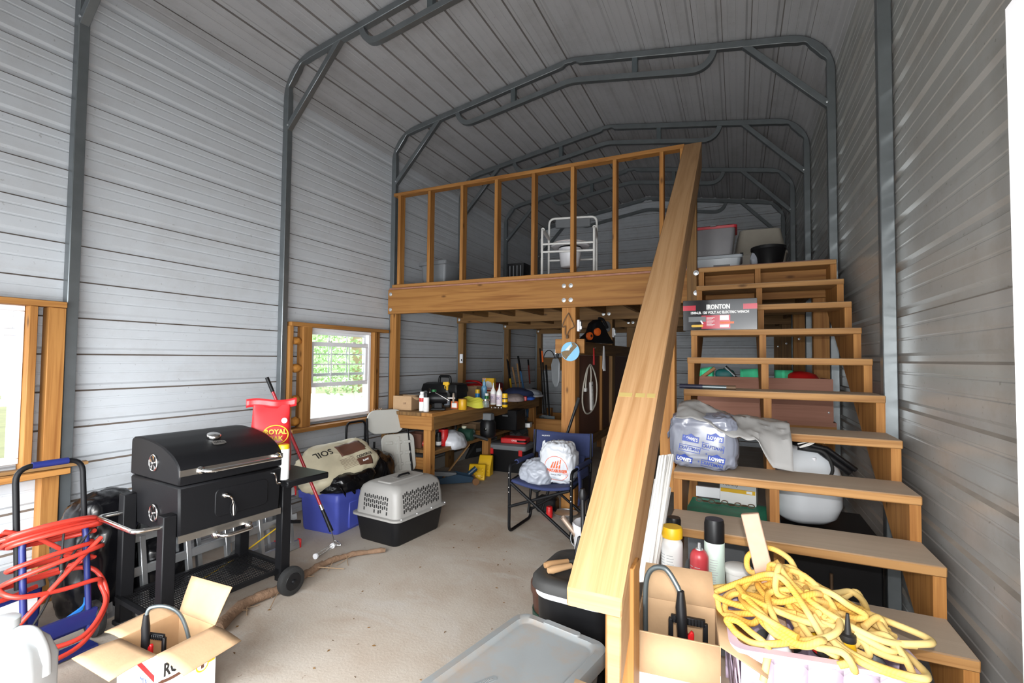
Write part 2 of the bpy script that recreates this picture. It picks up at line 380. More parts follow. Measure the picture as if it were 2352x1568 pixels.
def rib_profile(L0, L1, ph=0.0):
    "list of (s, depth outward, material) along one sheet: a main rib each 9 in, two small beads between"
    p = .2286; out = []; k = math.floor((L0-ph)/p)-1
    while ph+k*p < L1+p:
        s = ph+k*p
        for ds, d, m in ((-.026, 0, 1), (-.016, .015, 0), (.010, .015, 0), (.024, 0, 0), (.085, 0, 0), (.089, .003, 0), (.096, .003, 0), (.100, 0, 0), (.148, 0, 0), (.152, .003, 0), (.159, .003, 0), (.163, 0, 0)):
            out.append((s+ds, d, m))
        k += 1
    # material index of a strip is that of its upper point
    out = [q for q in out if L0-1e-6 <= q[0] <= L1+1e-6]
    if out[0][0] > L0+1e-5: out.insert(0, (L0, out[0][1], out[0][2]))
    if out[-1][0] < L1-1e-5: out.append((L1, out[-1][1], 0))
    return out
RIB = 1.25                          # a rib centre height on the left wall
def path_pt(s):
    "outer skin profile: left wall s=z, bend, roof, ridge; returns (x, z, nx, nz) with n pointing outward"
    zb = 3.80; r = .42; slope = math.atan(.165); cx = XL+r
    if s <= zb: return XL, s, -1, 0
    s -= zb; arc = r*(PI/2-slope)
    if s <= arc:
        a = s/r; return cx-r*math.cos(a), zb+r*math.sin(a), -math.cos(a), math.sin(a)
    s -= arc; a = PI/2-slope; x0, z0 = cx-r*math.cos(a), zb+r*math.sin(a)
    return x0+s*math.cos(slope), z0+s*math.sin(slope), -math.sin(slope), math.cos(slope)
XM = (XL+XR)/2
_s = 3.8
while path_pt(_s)[0] < XM: _s += .001
S_RIDGE = _s
WIN = [(-.02, 0.78, .85, 1.735), (3.325, 4.185, .83, 1.735)]      # y0, y1, z0, z1 of the two window openings
WIN[0] = (.44, 1.30, .83, 1.735)
def sheets(parent, mirror, s0, s1, mats, y0, y1, holes=(), ph=RIB):
    cuts = [s0]
    k = math.ceil((s0-ph-.06)/.9144)
    while ph+.06+k*.9144 < s1-.05:
        if ph+.06+k*.9144 > s0+.05: cuts.append(ph+.06+k*.9144)
        k += 1
    cuts.append(s1)
    for a, b in zip(cuts[:-1], cuts[1:]):
        pr = rib_profile(a, b, ph); extra = []
        # add points where the bend needs them and at hole edges
        n = int((b-a)/.05)
        ss = sorted(set([round(q[0], 5) for q in pr]+[round(a+(b-a)*i/max(n, 1), 5) for i in range(n+1) if 3.75 < a+(b-a)*i/max(n, 1) < 4.5]+[z for h in holes for z in h[2:] if a < z < b]))
        def dm(s):
            for q0, q1 in zip(pr[:-1], pr[1:]):
                if q0[0]-1e-6 <= s <= q1[0]+1e-6:
                    t = (s-q0[0])/max(q1[0]-q0[0], 1e-9); return q0[1]+(q1[1]-q0[1])*t, q0[2]
            return 0, 0
        mb = MB()
        for sa, sb in zip(ss[:-1], ss[1:]):
            mid = (sa+sb)/2; mat = dm(mid)[1]
            pts = []
            for s in (sa, sb):
                d = dm(s)[0]; x, z, nx, nz = path_pt(s); x += nx*d; z += nz*d
                if mirror: x = 2*XM-x
                pts.append((x, z))
            segs = [(y0, y1)]
            for h in holes:
                if h[2] < mid < h[3]:
                    segs = [q for g in segs for q in ((g[0], min(g[1], h[0])), (max(g[0], h[1]), g[1])) if q[1]-q[0] > .01]
            for ya, yb in segs:
                v = [(pts[0][0], ya, pts[0][1]), (pts[0][0], yb, pts[0][1]), (pts[1][0], yb, pts[1][1]), (pts[1][0], ya, pts[1][1])]
                mb.add(v, [[0, 1, 2, 3] if not mirror else [3, 2, 1, 0]], None, mat)
        mk('metal_sheet', mb, mats, parent, ang=15)
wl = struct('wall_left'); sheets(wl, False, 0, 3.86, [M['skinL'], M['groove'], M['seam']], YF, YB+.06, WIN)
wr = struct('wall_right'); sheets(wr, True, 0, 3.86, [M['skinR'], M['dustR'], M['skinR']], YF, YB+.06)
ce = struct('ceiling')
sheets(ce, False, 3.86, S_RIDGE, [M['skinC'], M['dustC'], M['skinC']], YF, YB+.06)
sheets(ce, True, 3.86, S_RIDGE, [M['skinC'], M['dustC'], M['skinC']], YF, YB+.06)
mb = MB(); z = path_pt(S_RIDGE)[1]
for s in (-1, 1): mb.add([(XM, YF, z+.022), (XM, YB, z+.022), (XM+s*.16, YB, z-.004+.022), (XM+s*.16, YF, z-.004+.022)], [[0, 1, 2, 3][::s]])
mk('ridge_cap', mb, M['skinC'], ce)
mb = MB(); mb.box(((XL+XR)/2, (YF+YB)/2, -.06), (XR-XL+.2, YB-YF+.2, .12)); mk('floor', mb, M['concrete'], kind='structure')
# far gable wall and the front wall behind the camera
def gable_halfwidth(z):
    lo, hi = 0.0, S_RIDGE
    if z <= 3.8: return XM-XL
    for _ in range(40):
        m_ = (lo+hi)/2
        if path_pt(m_)[1] < z: lo = m_
        else: hi = m_
    return XM-path_pt(lo)[0]
wb = struct('wall_back'); zt = path_pt(S_RIDGE)[1]
for a in [i*.9144 for i in range(6)]:
    b = min(a+.9144, zt)
    if b-a < .02: break
    pr = rib_profile(a, b, .10); ss = sorted(set(round(q[0], 5) for q in pr) | set(round(a+i*.04, 5) for i in range(int((b-a)/.04)) if a+i*.04 > 3.7)); mb = MB()
    def dq(s):
        for q0, q1 in zip(pr[:-1], pr[1:]):
            if q0[0]-1e-6 <= s <= q1[0]+1e-6: return q0[1]+(q1[1]-q0[1])*(s-q0[0])/max(q1[0]-q0[0], 1e-9), q0[2]
        return 0, 0
    for sa, sb in zip(ss[:-1], ss[1:]):
        wa, wb_ = gable_halfwidth(sa)+.022, gable_halfwidth(sb)+.022
        mb.add([(XM-wa, YB+dq(sa)[0], sa), (XM+wa, YB+dq(sa)[0], sa), (XM+wb_, YB+dq(sb)[0], sb), (XM-wb_, YB+dq(sb)[0], sb)], [[0, 1, 2, 3]], None, dq((sa+sb)/2)[1])
    mk('metal_sheet', mb, [M['skinL'], M['groove'], M['seam']], wb, ang=15)
mb = MB()
for q in (-1, 1):
    L_ = [path_pt(3.6+(S_RIDGE-3.6)*i/40) for i in range(41)]
    vs = [];
    for x, z, nx, nz in L_:
        for e in (.03, -.045): vs.append((XM+q*(x-XM)+q*nx*e, YB-.012, z+nz*e))
    mb.add(vs, [[2*i, 2*i+1, 2*i+3, 2*i+2] for i in range(40)])
mk('rake_trim', mb, M['skinC'], wb)
# front wall: a wide gap added on the left for the fill light, and the walk-in doorway the photographer stands in
wf = struct('wall_front')
mb = MB()
def fw(x0, x1, z0, z1): mb.box(((x0+x1)/2, YF-.02, (z0+z1)/2), (x1-x0, .02, z1-z0))
fw(XL, -3.4, 0, 2.3); fw(-.95, -.75, 0, 2.3); fw(.36, XR, 0, 2.3); fw(XL, XR, 2.3, 3.9)
mb.prism([(XL+.1, 3.9), (XR-.1, 3.9), (XR-.5, zt-.35), (XM, zt), (XL+.5, zt-.35)], .02, frame_mat((0, YF-.01, 0), (1, 0, 0), (0, 0, 1)))
mk('metal_sheet', mb, M['skinC'], wf)
# white steel walk-in door, swung open along the right wall
d1 = struct('door_1', (.366, .952, 0)); mb = MB()
Md = Rz(math.degrees(math.atan2(-.952, -.012)))
mb.box((.43, .022, 1.0), (.86, .044, 1.985), Md); mk('door_slab', mb, M['white'], d1, bev=.004)
mb = MB(); mb.lathe([(.0, -.01), (.028, -.01), (.03, 0), (.012, .012), (.012, .03), (.026, .045), (.026, .06), (.0, .066)], M=Md @ T(.07, .044, .95) @ Rx(-90), n=16); mk('door_knob', mb, M['chrome'], d1)
# outdoors seen through the windows
M['grass'] = pm('dry sunny grass', (.20, .21, .095), .9, var=.5, scale=2.2)
mb = MB(); mb.box((-16, 4, -.35), (24, 34, .1)); mk('ground_lawn', mb, M['grass'], kind='structure')
# ------------------------------------------------------------------ steel arch frames
def square_sweep(mb, pts, w, hin, hout, m=0):
    "rectangular tube swept in the x, z plane; pts (x, z, crimp); hin towards the room"
    loops = []
    n = len(pts)
    for i in range(n):
        a = Vector(pts[max(i-1, 0)][:2]); b = Vector(pts[min(i+1, n-1)][:2]); t = (b-a).normalized(); nr = Vector((-t.y, t.x))
        p = Vector(pts[i][:2]); c = pts[i][2] if len(pts[i]) > 2 else 0
        A = p+nr*hout; B = p-nr*(hin-c)
        loops.append([(A.x, -w/2, A.y), (A.x, w/2, A.y), (B.x, w/2*(1-c*7), B.y), (B.x, -w/2*(1-c*7), B.y)])
    mb.loft(loops, m=m)
CX = (FX0+FX1)/2; HWF = (FX1-FX0)/2+.03
def half_frame():
    "centre line of the left half of a frame, in x relative to the centre"
    sl = math.atan(.165); r = .36; zs = 3.80; out = [(-HWF, .0), (-HWF, 1.8), (-HWF, zs-.1), (-HWF, zs)]
    th = PI/2-sl; N = 28
    for i in range(1, N+1):
        a = th*i/N; t = i/N
        c = 0
        for cc in (.24, .72): c += .022*math.exp(-((t-cc)/.085)**2)
        out.append((-HWF+r-r*math.cos(a), zs+r*math.sin(a), c))
    x, z = out[-1][:2]; out.append((x+.04*math.cos(sl), z+.04*math.sin(sl)))
    zr = z+(0-x)*math.tan(sl); 
    for xx in (-1.0, -.14, -.09, -.06, -.03): out.append((xx, z+(xx-x)*math.tan(sl), .02 if xx in (-.06, -.03) else 0))
    return out, zr
HF, ZR = half_frame()
def frame_root(k, label):
    t = thing('steel_arch_frame', label, 'frame', (CX, FY[k]+.03, 0), 0, 'galvanised steel arch frames of the shed')
    right = [(-x, *q) for x, *q in HF[::-1]]
    mb = MB(); square_sweep(mb, HF+[(0, ZR-.004, .012)]+right, .058, .03, .03); mk('bent_tube', mb, M['galv'], t, bev=.004)
    for s in (-1, 1):
        mb = MB(); mb.beam((s*1.545, -.002, 4.235), (s*(HWF-.012), -.002, 3.535), .05, .05, up=(0, 1, 0)); mk('corner_brace', mb, M['galv'], t, bev=.003)
        mb = MB(); mb.lathe([(.009, 0), (.009, .004), (.004, .007)], M=T(s*(HWF-.03), -.027, 3.56) @ Rx(90), n=6); mk('screw', mb, M['bolt'], t)
    sl = .165
    def zc(x): return ZR-abs(x)*sl
    c = []
    for x, dz in ((-1.335, -.03), (-1.31, -.10), (-1.26, -.16), (-1.19, -.195), (-1.10, -.20), (-.6, -.20), (-.1, -.20), (0, -.205), (.1, -.20), (.6, -.20), (1.10, -.20), (1.19, -.195), (1.26, -.16), (1.31, -.10), (1.335, -.03)):
        c.append((x, zc(x)+dz))
    P = fillet([(x, 0, z) for x, z in c], .05, 3)
    mb = MB(); square_sweep(mb, [(p.x, p.z) for p in P], .05, .026, .026); mk('truss_chord', mb, M['galv'], t, bev=.003)
    for x in (-.64, .64):
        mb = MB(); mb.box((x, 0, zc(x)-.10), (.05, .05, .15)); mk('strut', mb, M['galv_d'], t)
    return t
FR = frame_root(1, 'steel arch frame nearest the camera, its left post beside the near window')
names = {0: 'first steel arch frame, close against the front wall', 2: 'steel arch frame standing between the two windows, in front of the loft', 3: 'steel arch frame rising directly over the loft railing',
         4: 'steel arch frame over the middle of the loft', 5: 'last free steel arch frame, deep over the loft', 6: 'steel arch frame fixed against the far gable wall'}
for k in (2, 3, 4, 5, 6): dup(FR, (CX, FY[k]+.03 if k < 6 else YB-.045, 0), 0, names[k])
# ------------------------------------------------------------------ loft platform
loft = thing('loft_platform', 'wooden loft platform on posts and wide beams across the back of the shed', 'loft', (0, LY, 0))
BT, BB = 2.245, 1.962
def washers(parent, pts, M_=None, r=.021):
    for p in pts:
        mb = MB(); mb.lathe([(r, 0), (r, .003), (r*.62, .0035), (r*.62, .011), (r*.35, .013)], M=(M_ or Matrix()) @ T(p) @ Rx(90), n=14); mk('bolt', mb, M['bolt'], parent)
COLX = (-1.57, -1.43)
for k in range(4):
    y = .0+1.524*k
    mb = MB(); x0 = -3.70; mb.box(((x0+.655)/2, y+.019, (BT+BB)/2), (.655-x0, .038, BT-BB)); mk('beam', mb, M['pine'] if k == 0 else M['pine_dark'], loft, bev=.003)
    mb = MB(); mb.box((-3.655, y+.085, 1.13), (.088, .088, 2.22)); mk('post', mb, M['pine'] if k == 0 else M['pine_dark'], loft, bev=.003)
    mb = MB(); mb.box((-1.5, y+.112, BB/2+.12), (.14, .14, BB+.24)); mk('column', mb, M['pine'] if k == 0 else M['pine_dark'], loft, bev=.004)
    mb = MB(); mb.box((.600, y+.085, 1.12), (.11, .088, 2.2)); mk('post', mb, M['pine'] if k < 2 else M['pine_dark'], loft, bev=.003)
    washers(loft, [(x, y-.001, z) for x in (-1.535, -1.465) for z in (BB+.07, BB+.21)]+[(-3.66, y-.001, BB+.05), (-3.66, y-.001, BB+.23)])
    for z in (1.2, 1.45, 1.7): washers(loft, [(.60, y+.04, z)], r=.012)
mb = MB(); mb.box((-1.51, 2.33, BT+.010), (4.36, 4.64, .018)); mk('deck', mb, M['ply'], loft)
for i in range(11):
    x = -3.62+i*.42; mb = MB(); mb.box((x, 2.35, BB+.17), (.038, 4.5, .19)); mk('joist', mb, M['pine_dark'], loft)
# railing of studs along the front edge
rail = thing('loft_railing', 'open stud railing of reddish lumber along the front of the loft', 'railing', (0, LY+.012, BT+.02))
x0, x1 = -3.655, -.42; RTZ = 3.385-(BT+.02)
mb = MB(); mb.box(((x0+x1)/2, .045, RTZ-.019), (x1-x0, .089, .038)); mk('top_rail', mb, M['pine'], rail, bev=.003)
mb = MB(); mb.box(((x0+x1)/2, .045, .021), (x1-x0, .089, .038)); mk('bottom_rail', mb, M['pine'], rail, bev=.003)
for u in (918, 986, 1061, 1140, 1225, 1315, 1412, 1520, 1592):
    x = at(u, 560, y=LY+.03).x if u < 1590 else -.44
    mb = MB(); mb.box((min(max(x, x0+.019), x1-.02), .045, (RTZ+.002)/2), (.038, .089, RTZ-.078), L=2); mk('stud', mb, M['pine'], rail, bev=.003)
# ------------------------------------------------------------------ staircase
ST_Y, ST_Z, RUN, RISE = 4.188, 2.215, .2477, .1846
SXL, SXR = -.288, .664
stair = thing('staircase', 'open wooden staircase with thick treads climbing to the loft', 'staircase', (0, LY, 0))
def tY(k): return ST_Y-RUN*k-LY
def tZ(k): return ST_Z-RISE*k
for k in range(12):
    w = SXR-SXL; mb = MB(); mb.box(((SXL+SXR)/2, tY(k)+.134, tZ(k)-.019), (w+rnd.uniform(-.004, .006), .268 if k else .25, .038)); mk('tread', mb, M['tread'], stair, bev=.004)
def stringer(x):
    poly = []
    for k in range(0, 12):
        zt_ = tZ(k)-.038; poly += [(tY(k)+.25+.012, zt_), (tY(k)+.012, zt_)]
    poly += [(tY(11)+.012, .0), (tY(11)+.30, .0), (tY(0)+.235, tZ(0)-.33)]
    p2 = [poly[0]]
    for q in poly[1:]:
        if (Vector(q)-Vector(p2[-1])).length > .004: p2.append(q)
    mb = MB(); mb.prism(p2, .038, frame_mat((x, 0, 0), (0, 1, 0), (0, 0, 1))); mk('stringer', mb, M['pine'], stair)
for x in (SXL+.002, .125, SXR-.040): stringer(x)
mb = MB(); mb.box(((SXL+SXR)/2, -.022, BT-.12), (SXR-SXL-.08, .038, .2)); mk('header_board', mb, M['pine'], stair)
mb = MB(); mb.lathe([(.013, 0), (.013, .012), (.008, .014), (.008, .045)], M=T(SXL+.04, tY(6)+.12, tZ(6)-.10) @ Ry(90), n=10); mk('bolt', mb, M['bolt'], stair)
# ------------------------------------------------------------------ hand rail of the stairs
hr = thing('stair_handrail', 'long broad lumber handrail sloping down from the loft beside the stairs', 'handrail', (0, LY, 0))
A, B = Vector((-.345, 1.25-LY, .845)), Vector((-.3465, LY-.012-LY, 3.365)); d = (B-A).normalized(); nrm = Vector((0, -d.z, d.y))
def slope_board(x0, x1, t0, t1, name, ya=A.y, yb=B.y, plumb=True):
    zf = lambda y: A.z+(y-A.y)*d.z/d.y
    za, zb_ = zf(ya), zf(yb); c = d.y
    # u runs along the board
    o = rnd.random()*9; L_ = (B-A).length; mb = MB()
    vs = [(x0, ya, za-t0/c), (x1, ya, za-t0/c), (x1, ya, za-t1/c), (x0, ya, za-t1/c), (x0, yb, zb_-t0/c), (x1, yb, zb_-t0/c), (x1, yb, zb_-t1/c), (x0, yb, zb_-t1/c)]
    fs = [[3, 2, 1, 0], [4, 5, 6, 7], [0, 1, 5, 4], [1, 2, 6, 5], [2, 3, 7, 6], [3, 0, 4, 7]]
    w, h = abs(x1-x0), abs(t1-t0)
    uv = [[(o, 0), (o+w*.5, 0), (o+w*.5, h), (o, h)], [(o, 0), (o+w*.5, 0), (o+w*.5, h), (o, h)], [(o, o), (o, o+w), (o+L_, o+w), (o+L_, o)], [(o, o+1), (o, o+1+h), (o+L_, o+1+h), (o+L_, o+1)], [(o, o+2), (o, o+2+w), (o+L_, o+2+w), (o+L_, o+2)], [(o, o+3), (o, o+3+h), (o+L_, o+3+h), (o+L_, o+3)]]
    mb.add(vs, fs, uv); return mk(name, mb, M['pine_pale'], hr, bev=.004)
slope_board(-.420, -.272, 0, .038, 'rail_cap'); slope_board(-.312, -.274, .040, .181, 'rail_edge_board')
for y, top in ((1.36, None), (2.75, None), (4.335, 3.27)):
    zt_ = (A.z+(y-LY-A.y)*d.z/d.y)-.051 if top is None else top
    z0 = 0 if y < 2 else (tZ(5)-.55 if y < 4 else 1.75)
    mb = MB(); mb.box((-.352 if y > 2 else -.303, y-LY+.044, (zt_+z0)/2), (.079, .088, zt_-z0)); mk('rail_post', mb, M['pine_dark'] if y > 4 else M['pine'], hr, bev=.003)
washers(hr, [(-.318, 4.333-LY, z) for z in (2.03, 2.20)], r=.022)
# grade stamp
mb = MB(); Mst = frame_mat(Vector((-.345, 0, 0))+A+(B-A)*.19-Vector((-.345, 0, 0))+nrm*.0006, (-1, 0, 0), -d)
M['stamp'] = pm('faded green stamp', (.40, .30, .10), .7)
for x, w in ((-.05, .03), (-.01, .035), (.03, .02), (.055, .03)): mb.box((x, 0, 0), (w, .022, .0006), Mst)
mk('grade_stamp', mb, M['stamp'], hr)
# ------------------------------------------------------------------ windows on the left wall
M['glass'] = pm('window glass', (.95, 1, .97), .02, var=0, trans=1, ior=1.02)
def window(n, y0, y1, z0, z1, raised):
    w = struct('window_%d' % n, (XL, (y0+y1)/2, z0)); wd, h = y1-y0, z1-z0
    def ring(name, a0, a1, b0, b1, t, xd, xc, mat=M['white'], par=w):
        mb = MB()
        for c, d_ in (((xc, (a0+a1)/2, b0+t/2), (xd, a1-a0, t)), ((xc, (a0+a1)/2, b1-t/2), (xd, a1-a0, t)), ((xc, a0+t/2, (b0+b1)/2), (xd, t, b1-b0-2*t)), ((xc, a1-t/2, (b0+b1)/2), (xd, t, b1-b0-2*t))): mb.box(c, d_)
        return mk(name, mb, mat, par, bev=.003)
    ring('window_frame', -wd/2, wd/2, 0, h, .032, .085, .0)
    # upper fixed sash (outer) and lower sash (inner, pushed up)
    mid = h/2
    s1 = ring('sash', -wd/2+.032, wd/2-.032, mid-.02, h-.03, .03, .025, -.018)
    off = .30 if raised else 0
    s2 = ring('sash', -wd/2+.032, wd/2-.032, .03+off, mid+.02+off, .042, .025, .02)
    for s, a, b, xc in ((s1, mid+.01, h-.06, -.018), (s2, .07+off, mid-.02+off, .02)):
        mb = MB(); mb.box((xc, 0, (a+b)/2), (.003, wd-.12, b-a)); mk('pane', mb, M['glass'], s)
        for q in (1, 2):
            mb = MB(); mb.box((xc, -wd/2+.06+(wd-.12)*q/3, (a+b)/2), (.006, .012, b-a)); mk('muntin', mb, M['white'], s)
        mb = MB(); mb.box((xc, 0, (a+b)/2), (.0062, wd-.12, .012)); mk('muntin', mb, M['white'], s)
    for q in (-.17, .17):
        mb = MB(); mb.box((.036, q, mid+.025+off), (.02, .05, .012)); mk('latch', mb, M['wpaint'], s2, bev=.003)
    return w
window(1, *WIN[0][:2], *WIN[0][2:], True); window(2, *WIN[1], True)
# lumber trim round each window
def trimwork(n, parts):
    t = struct('trim_%d' % n, (XL, parts[0][0][1], 0))
    for (x0, y0, z0), (x1, y1, z1), nm, mt in parts:
        mb = MB(); yy = parts[0][0][1]; mb.box(((x0+x1)/2-XL, (y0+y1)/2-yy, (z0+z1)/2), (x1-x0, y1-y0, z1-z0)); mk(nm, mb, M[mt], t, bev=.003)
    return t
xa = XL+.003
trimwork(1, [((xa, .25, 1.735), (xa+.089, 1.472, 1.773), 'header', 'pine'), ((xa, .25, .745), (xa+.14, 1.50, .783), 'sill', 'pine'),
             ((xa, 1.302, .783), (xa+.089, 1.340, 1.735), 'stud', 'pine'), ((xa, 1.392, .783), (xa+.075, 1.474, 1.735), 'stud', 'pine'), ((xa, 1.39, 0), (xa+.075, 1.474, .745), 'stud', 'pine')])
trimwork(2, [((xa, 3.085, 1.737), (xa+.089, 4.43, 1.775), 'header', 'pine'), ((xa, 3.075, .762), (xa+.14, 4.40, .800), 'sill', 'pine'),
             ((xa, 3.07, .80), (xa+.089, 3.108, 1.737), 'stud', 'pine'), ((xa, 3.222, .80), (xa+.089, 3.322, 1.737), 'stud', 'pine'), ((xa, 4.188, .80), (xa+.089, 4.226, 1.737), 'stud', 'pine'), ((xa, 3.07, 0), (xa+.089, 3.108, .762), 'stud', 'pine'),
             ((xa, 4.29, .80), (xa+.03, 4.34, 1.737), 'stud', 'pine')])
M['foam'] = pm('orange spray foam', (.50, .21, .035), .6, var=.3, bump=.4, bscale=60)
_tr2 = [o for o in COL.objects if o.name == 'trim_2'][0]
for z in (1.60, 1.35, 1.06, .86):
    mb = MB(); mb.blob((.055, 3.165-3.085, z), (.03, .05, .035), 14, 10, .35, 20, z); mk('spray_foam', mb, M['foam'], _tr2)
# ------------------------------------------------------------------ left side of the shed
M['bagblk'] = pm('black refuse sack', (.004, .004, .005), .2, var=.2, spec=.35)
M['bluebag'] = pm('blue plastic film', (.01, .16, .55), .35)
M['hose'] = pm('red air hose', (.52, .04, .025), .38)
M['truckblue'] = pm('blue painted steel', (.012, .02, .13), .4)
M['jug'] = pm('pale grey polythene', (.42, .435, .44), .5, var=.04)
M['sackred'] = pm('red charcoal sack', (.60, .02, .025), .34, var=.15)
M['sackbeige'] = pm('beige woven sack', (.62, .56, .40), .5, var=.12)
M['brownprint'] = pm('brown print', (.12, .05, .03), .55)
M['yprint'] = pm('yellow print', (.85, .55, .02), .5, var=0)
M['crategrey'] = pm('warm grey plastic', (.29, .28, .265), .5, var=.05, bump=.05, bscale=260)
M['bark'] = pm('dry bark', (.21, .125, .075), .9, var=.45, scale=30, bump=.5, bscale=70)
M['twig'] = pm('pale twig', (.30, .20, .12), .9)
M['label_w'] = pm('white label paper', (.8, .8, .79), .5, var=.05)
M['chairw'] = pm('off-white moulded plastic', (.47, .465, .43), .45, var=.04)
M['navy'] = pm('navy canvas', (.022, .032, .10), .85, var=.2, scale=60, bump=.08, bscale=500)
def crumple(c, r, seed, amp=.28, fr=4.5, M_=None, flat=None, nu=44, nv=28, pw=.9, fine=.10):
    mb = MB(); mb.blob((0, 0, 0), r, nu, nv, 0, pw=pw)
    for v in mb.v:
        q = v*fr+Vector((seed*2.7, -seed, seed*.6))
        k = 1+amp*noise.noise(q*.6)+fine*(1-2*abs(noise.noise(q*1.7)))*.6+fine*.4*(1-2*abs(noise.noise(q*3.6+Vector((5, 1, 2)))))
        d_ = noise.voronoi(q*.9)[0]; k += fine*.55*(min(d_[1]-d_[0], .5)-.18)+fine*.25*(min(noise.voronoi(q*2.2+Vector((3, 3, 3)))[0][1]-noise.voronoi(q*2.2+Vector((3, 3, 3)))[0][0], .5)-.18)
        v *= k
        if flat is not None and v.z < flat: v.z = flat
    for i, v in enumerate(mb.v): mb.v[i] = ((M_ @ v) if M_ else v)+Vector(c)
    return mb
def drop(mb, z=0):
    lo = min(v.z for v in mb.v)
    for v in mb.v: v.z += z-lo
    return mb
# --- charcoal grill
g = thing('charcoal_grill', 'black barrel charcoal grill on a wheeled cart with steel handles', 'grill', (-2.79, 1.82, 0), -5)
# local: x towards the aisle is the front
mb = MB()
def lidprof(y):
    pts = [(.262, .795), (.262, .885), (.20, .935), (.09, .978), (-.04, 1.0), (-.16, 1.008), (-.262, 1.0), (-.262, .795)]
    return [Vector((x, y, z)) for x, z in [(p.x, p.y) for p in fillet([(a, b, 0) for a, b in pts], .03, 3)]]
mb.loft([lidprof(-.30), lidprof(.27)]); mk('lid', mb, M['blackm'], g, bev=.008, ang=50)
mb = MB()
for zz, w in ((.80, 1), ):
    a = [Vector((x, y, z)) for x, y, z in ((-.262, -.30, .79), (.262, -.30, .79), (.262, .27, .79), (-.262, .27, .79))]
    b = [Vector((x, y, z)) for x, y, z in ((-.235, -.29, .53), (.258, -.29, .53), (.258, .26, .53), (-.235, .26, .53))]
    mb.loft([b, a])
mk('firebox', mb, M['blackm'], g, bev=.01)
mb = MB(); mb.box((.264, -.015, .858), (.006, .565, .032)); mk('steel_trim', mb, M['steel'], g); mb = MB(); mb.box((.262, -.015, .528), (.008, .56, .036)); mk('steel_trim', mb, M['steel'], g)
def barhandle(y0, y1, z, dx, r=.011, x=.266, par=g, mat=M['chrome']):
    mb = MB(); mb.tube(fillet([(x, y0, z), (x+dx, y0+.012, z), (x+dx, y1-.012, z), (x, y1, z)], .035, 5), r, 10)
    for y in (y0, y1): mb.lathe([(r*2, 0), (r*1.8, .012), (r, .02)], M=T(x-.004, y, z) @ Ry(90), n=12)
    return mk('handle', mb, mat, par)
barhandle(-.20, .235, .858, .055); barhandle(-.11, .07, .50, .06)
door = MB(); door.prism([(p.x, p.y) for p in rrect(.30, .15, .03, n=4)], .006, frame_mat((.259, .03, .665), (0, 1, 0), (0, 0, 1))); dr = mk('ash_door', door, M['blackm'], g, bev=.003)
mb = MB(); mb.lathe([(.016, 0), (.014, .012), (.006, .02)], M=T(.264, -.07, .70) @ Ry(90), n=12); mb.tube(bez([(.28, -.07, .70), (.295, -.06, .695), (.298, -.045, .67), (.30, -.04, .59)], 4), .005, 6)
mk('door_latch', mb, M['chrome'], dr)
def wirecage(c, L_, ax, par):
    mb = MB()
    for k in range(6):
        a = 2*PI*k/6; pts = []
        for i in range(9):
            t = i/8; rr = .014*math.sin(PI*t)+.003
            p = Vector((rr*math.cos(a), rr*math.sin(a), -L_*t)); pts.append(ax @ p+Vector(c))
        mb.tube(pts, .0018, 4)
    mk('spring_grip', mb, M['blackm'], par)
wirecage((.30, -.04, .665), .085, Matrix.Identity(3), dr)
mb = MB(); mb.tube(bez([(.262, .20, .765), (.285, .205, .765), (.287, .215, .74), (.288, .222, .705), (.29, .24, .70)], 4), .005, 6); ck = mk('crank', mb, M['chrome'], g); wirecage((.29, .24, .70), .085, Matrix.Rotation(R(70), 3, 'X'), ck)
for x, z in ((.0, .885), (.02, .625)):
    mb = MB(); mb.tube([(x+.042*math.cos(2*PI*k/24), -.303, z+.042*math.sin(2*PI*k/24)) for k in range(24)], .004, 6, True)
    for k in range(5):
        a = 2*PI*k/5+.3; mb.prism([(.008*math.cos(a), .008*math.sin(a)), (.037*math.cos(a-.28), .037*math.sin(a-.28)), (.037*math.cos(a+.28), .037*math.sin(a+.28))], .003, frame_mat((x, -.301, z), (1, 0, 0), (0, 0, 1)))
    mb.lathe([(.007, 0), (.006, .008), (.0, .01)], M=T(x, -.302, z) @ Rx(90), n=8); mk('air_vent', mb, M['chrome'], g)
mb = MB(); mb.lathe([(.034, 0), (.036, .004), (.036, .02), (.032, .024), (.0, .026)], (.06, -.03, .985), 20, M=Ry(16)); mk('thermometer', mb, M['chrome'], g)
bp = MB(); bp.prism([(-.035, -.012), (-.02, -.02), (.02, -.02), (.035, -.012), (.035, .012), (.02, .02), (-.02, .02), (-.035, .012)], .003, frame_mat((.13, -.035, .966), (0, 1, 0), (-.9, 0, .37))); bd = mk('badge', bp, M['steel'], g)
text('GRILL', .022, frame_mat((.1313, -.035, .9692), (0, 1, 0), (-.9, 0, .37)), M['ink'], bd)
for x, y, z0, z1 in ((.215, -.325, 0, .655), (-.215, -.325, 0, .70), (.215, .32, .085, .70), (-.215, .32, .085, .70)):
    mb = MB(); mb.box((x, y, (z0+z1)/2), (.062, .062, z1-z0)); lg = mk('leg', mb, M['blackm'], g, bev=.004)
    if z0 == 0: mb = MB(); mb.box((x, y, .012), (.075, .08, .024)); mk('foot', mb, M['rubber'], lg, bev=.004)
mb = MB(); mb.tube(fillet([(-.215, -.345, .60), (-.215, -.46, .605), (.20, -.46, .605), (.215, -.345, .60)], .04, 5), .012, 10); mk('cart_handle', mb, M['chrome'], g)
mb = MB()
for a, b in (((-.21, -.36), (.215, -.36)), ((-.21, .36), (.215, .36)), ((-.215, -.36), (-.215, .36)), ((.215, -.36), (.215, .36))): mb.beam((*a, .15), (*b, .15), .022, .025)
sh = mk('bottom_shelf', mb, M['blackm'], g)
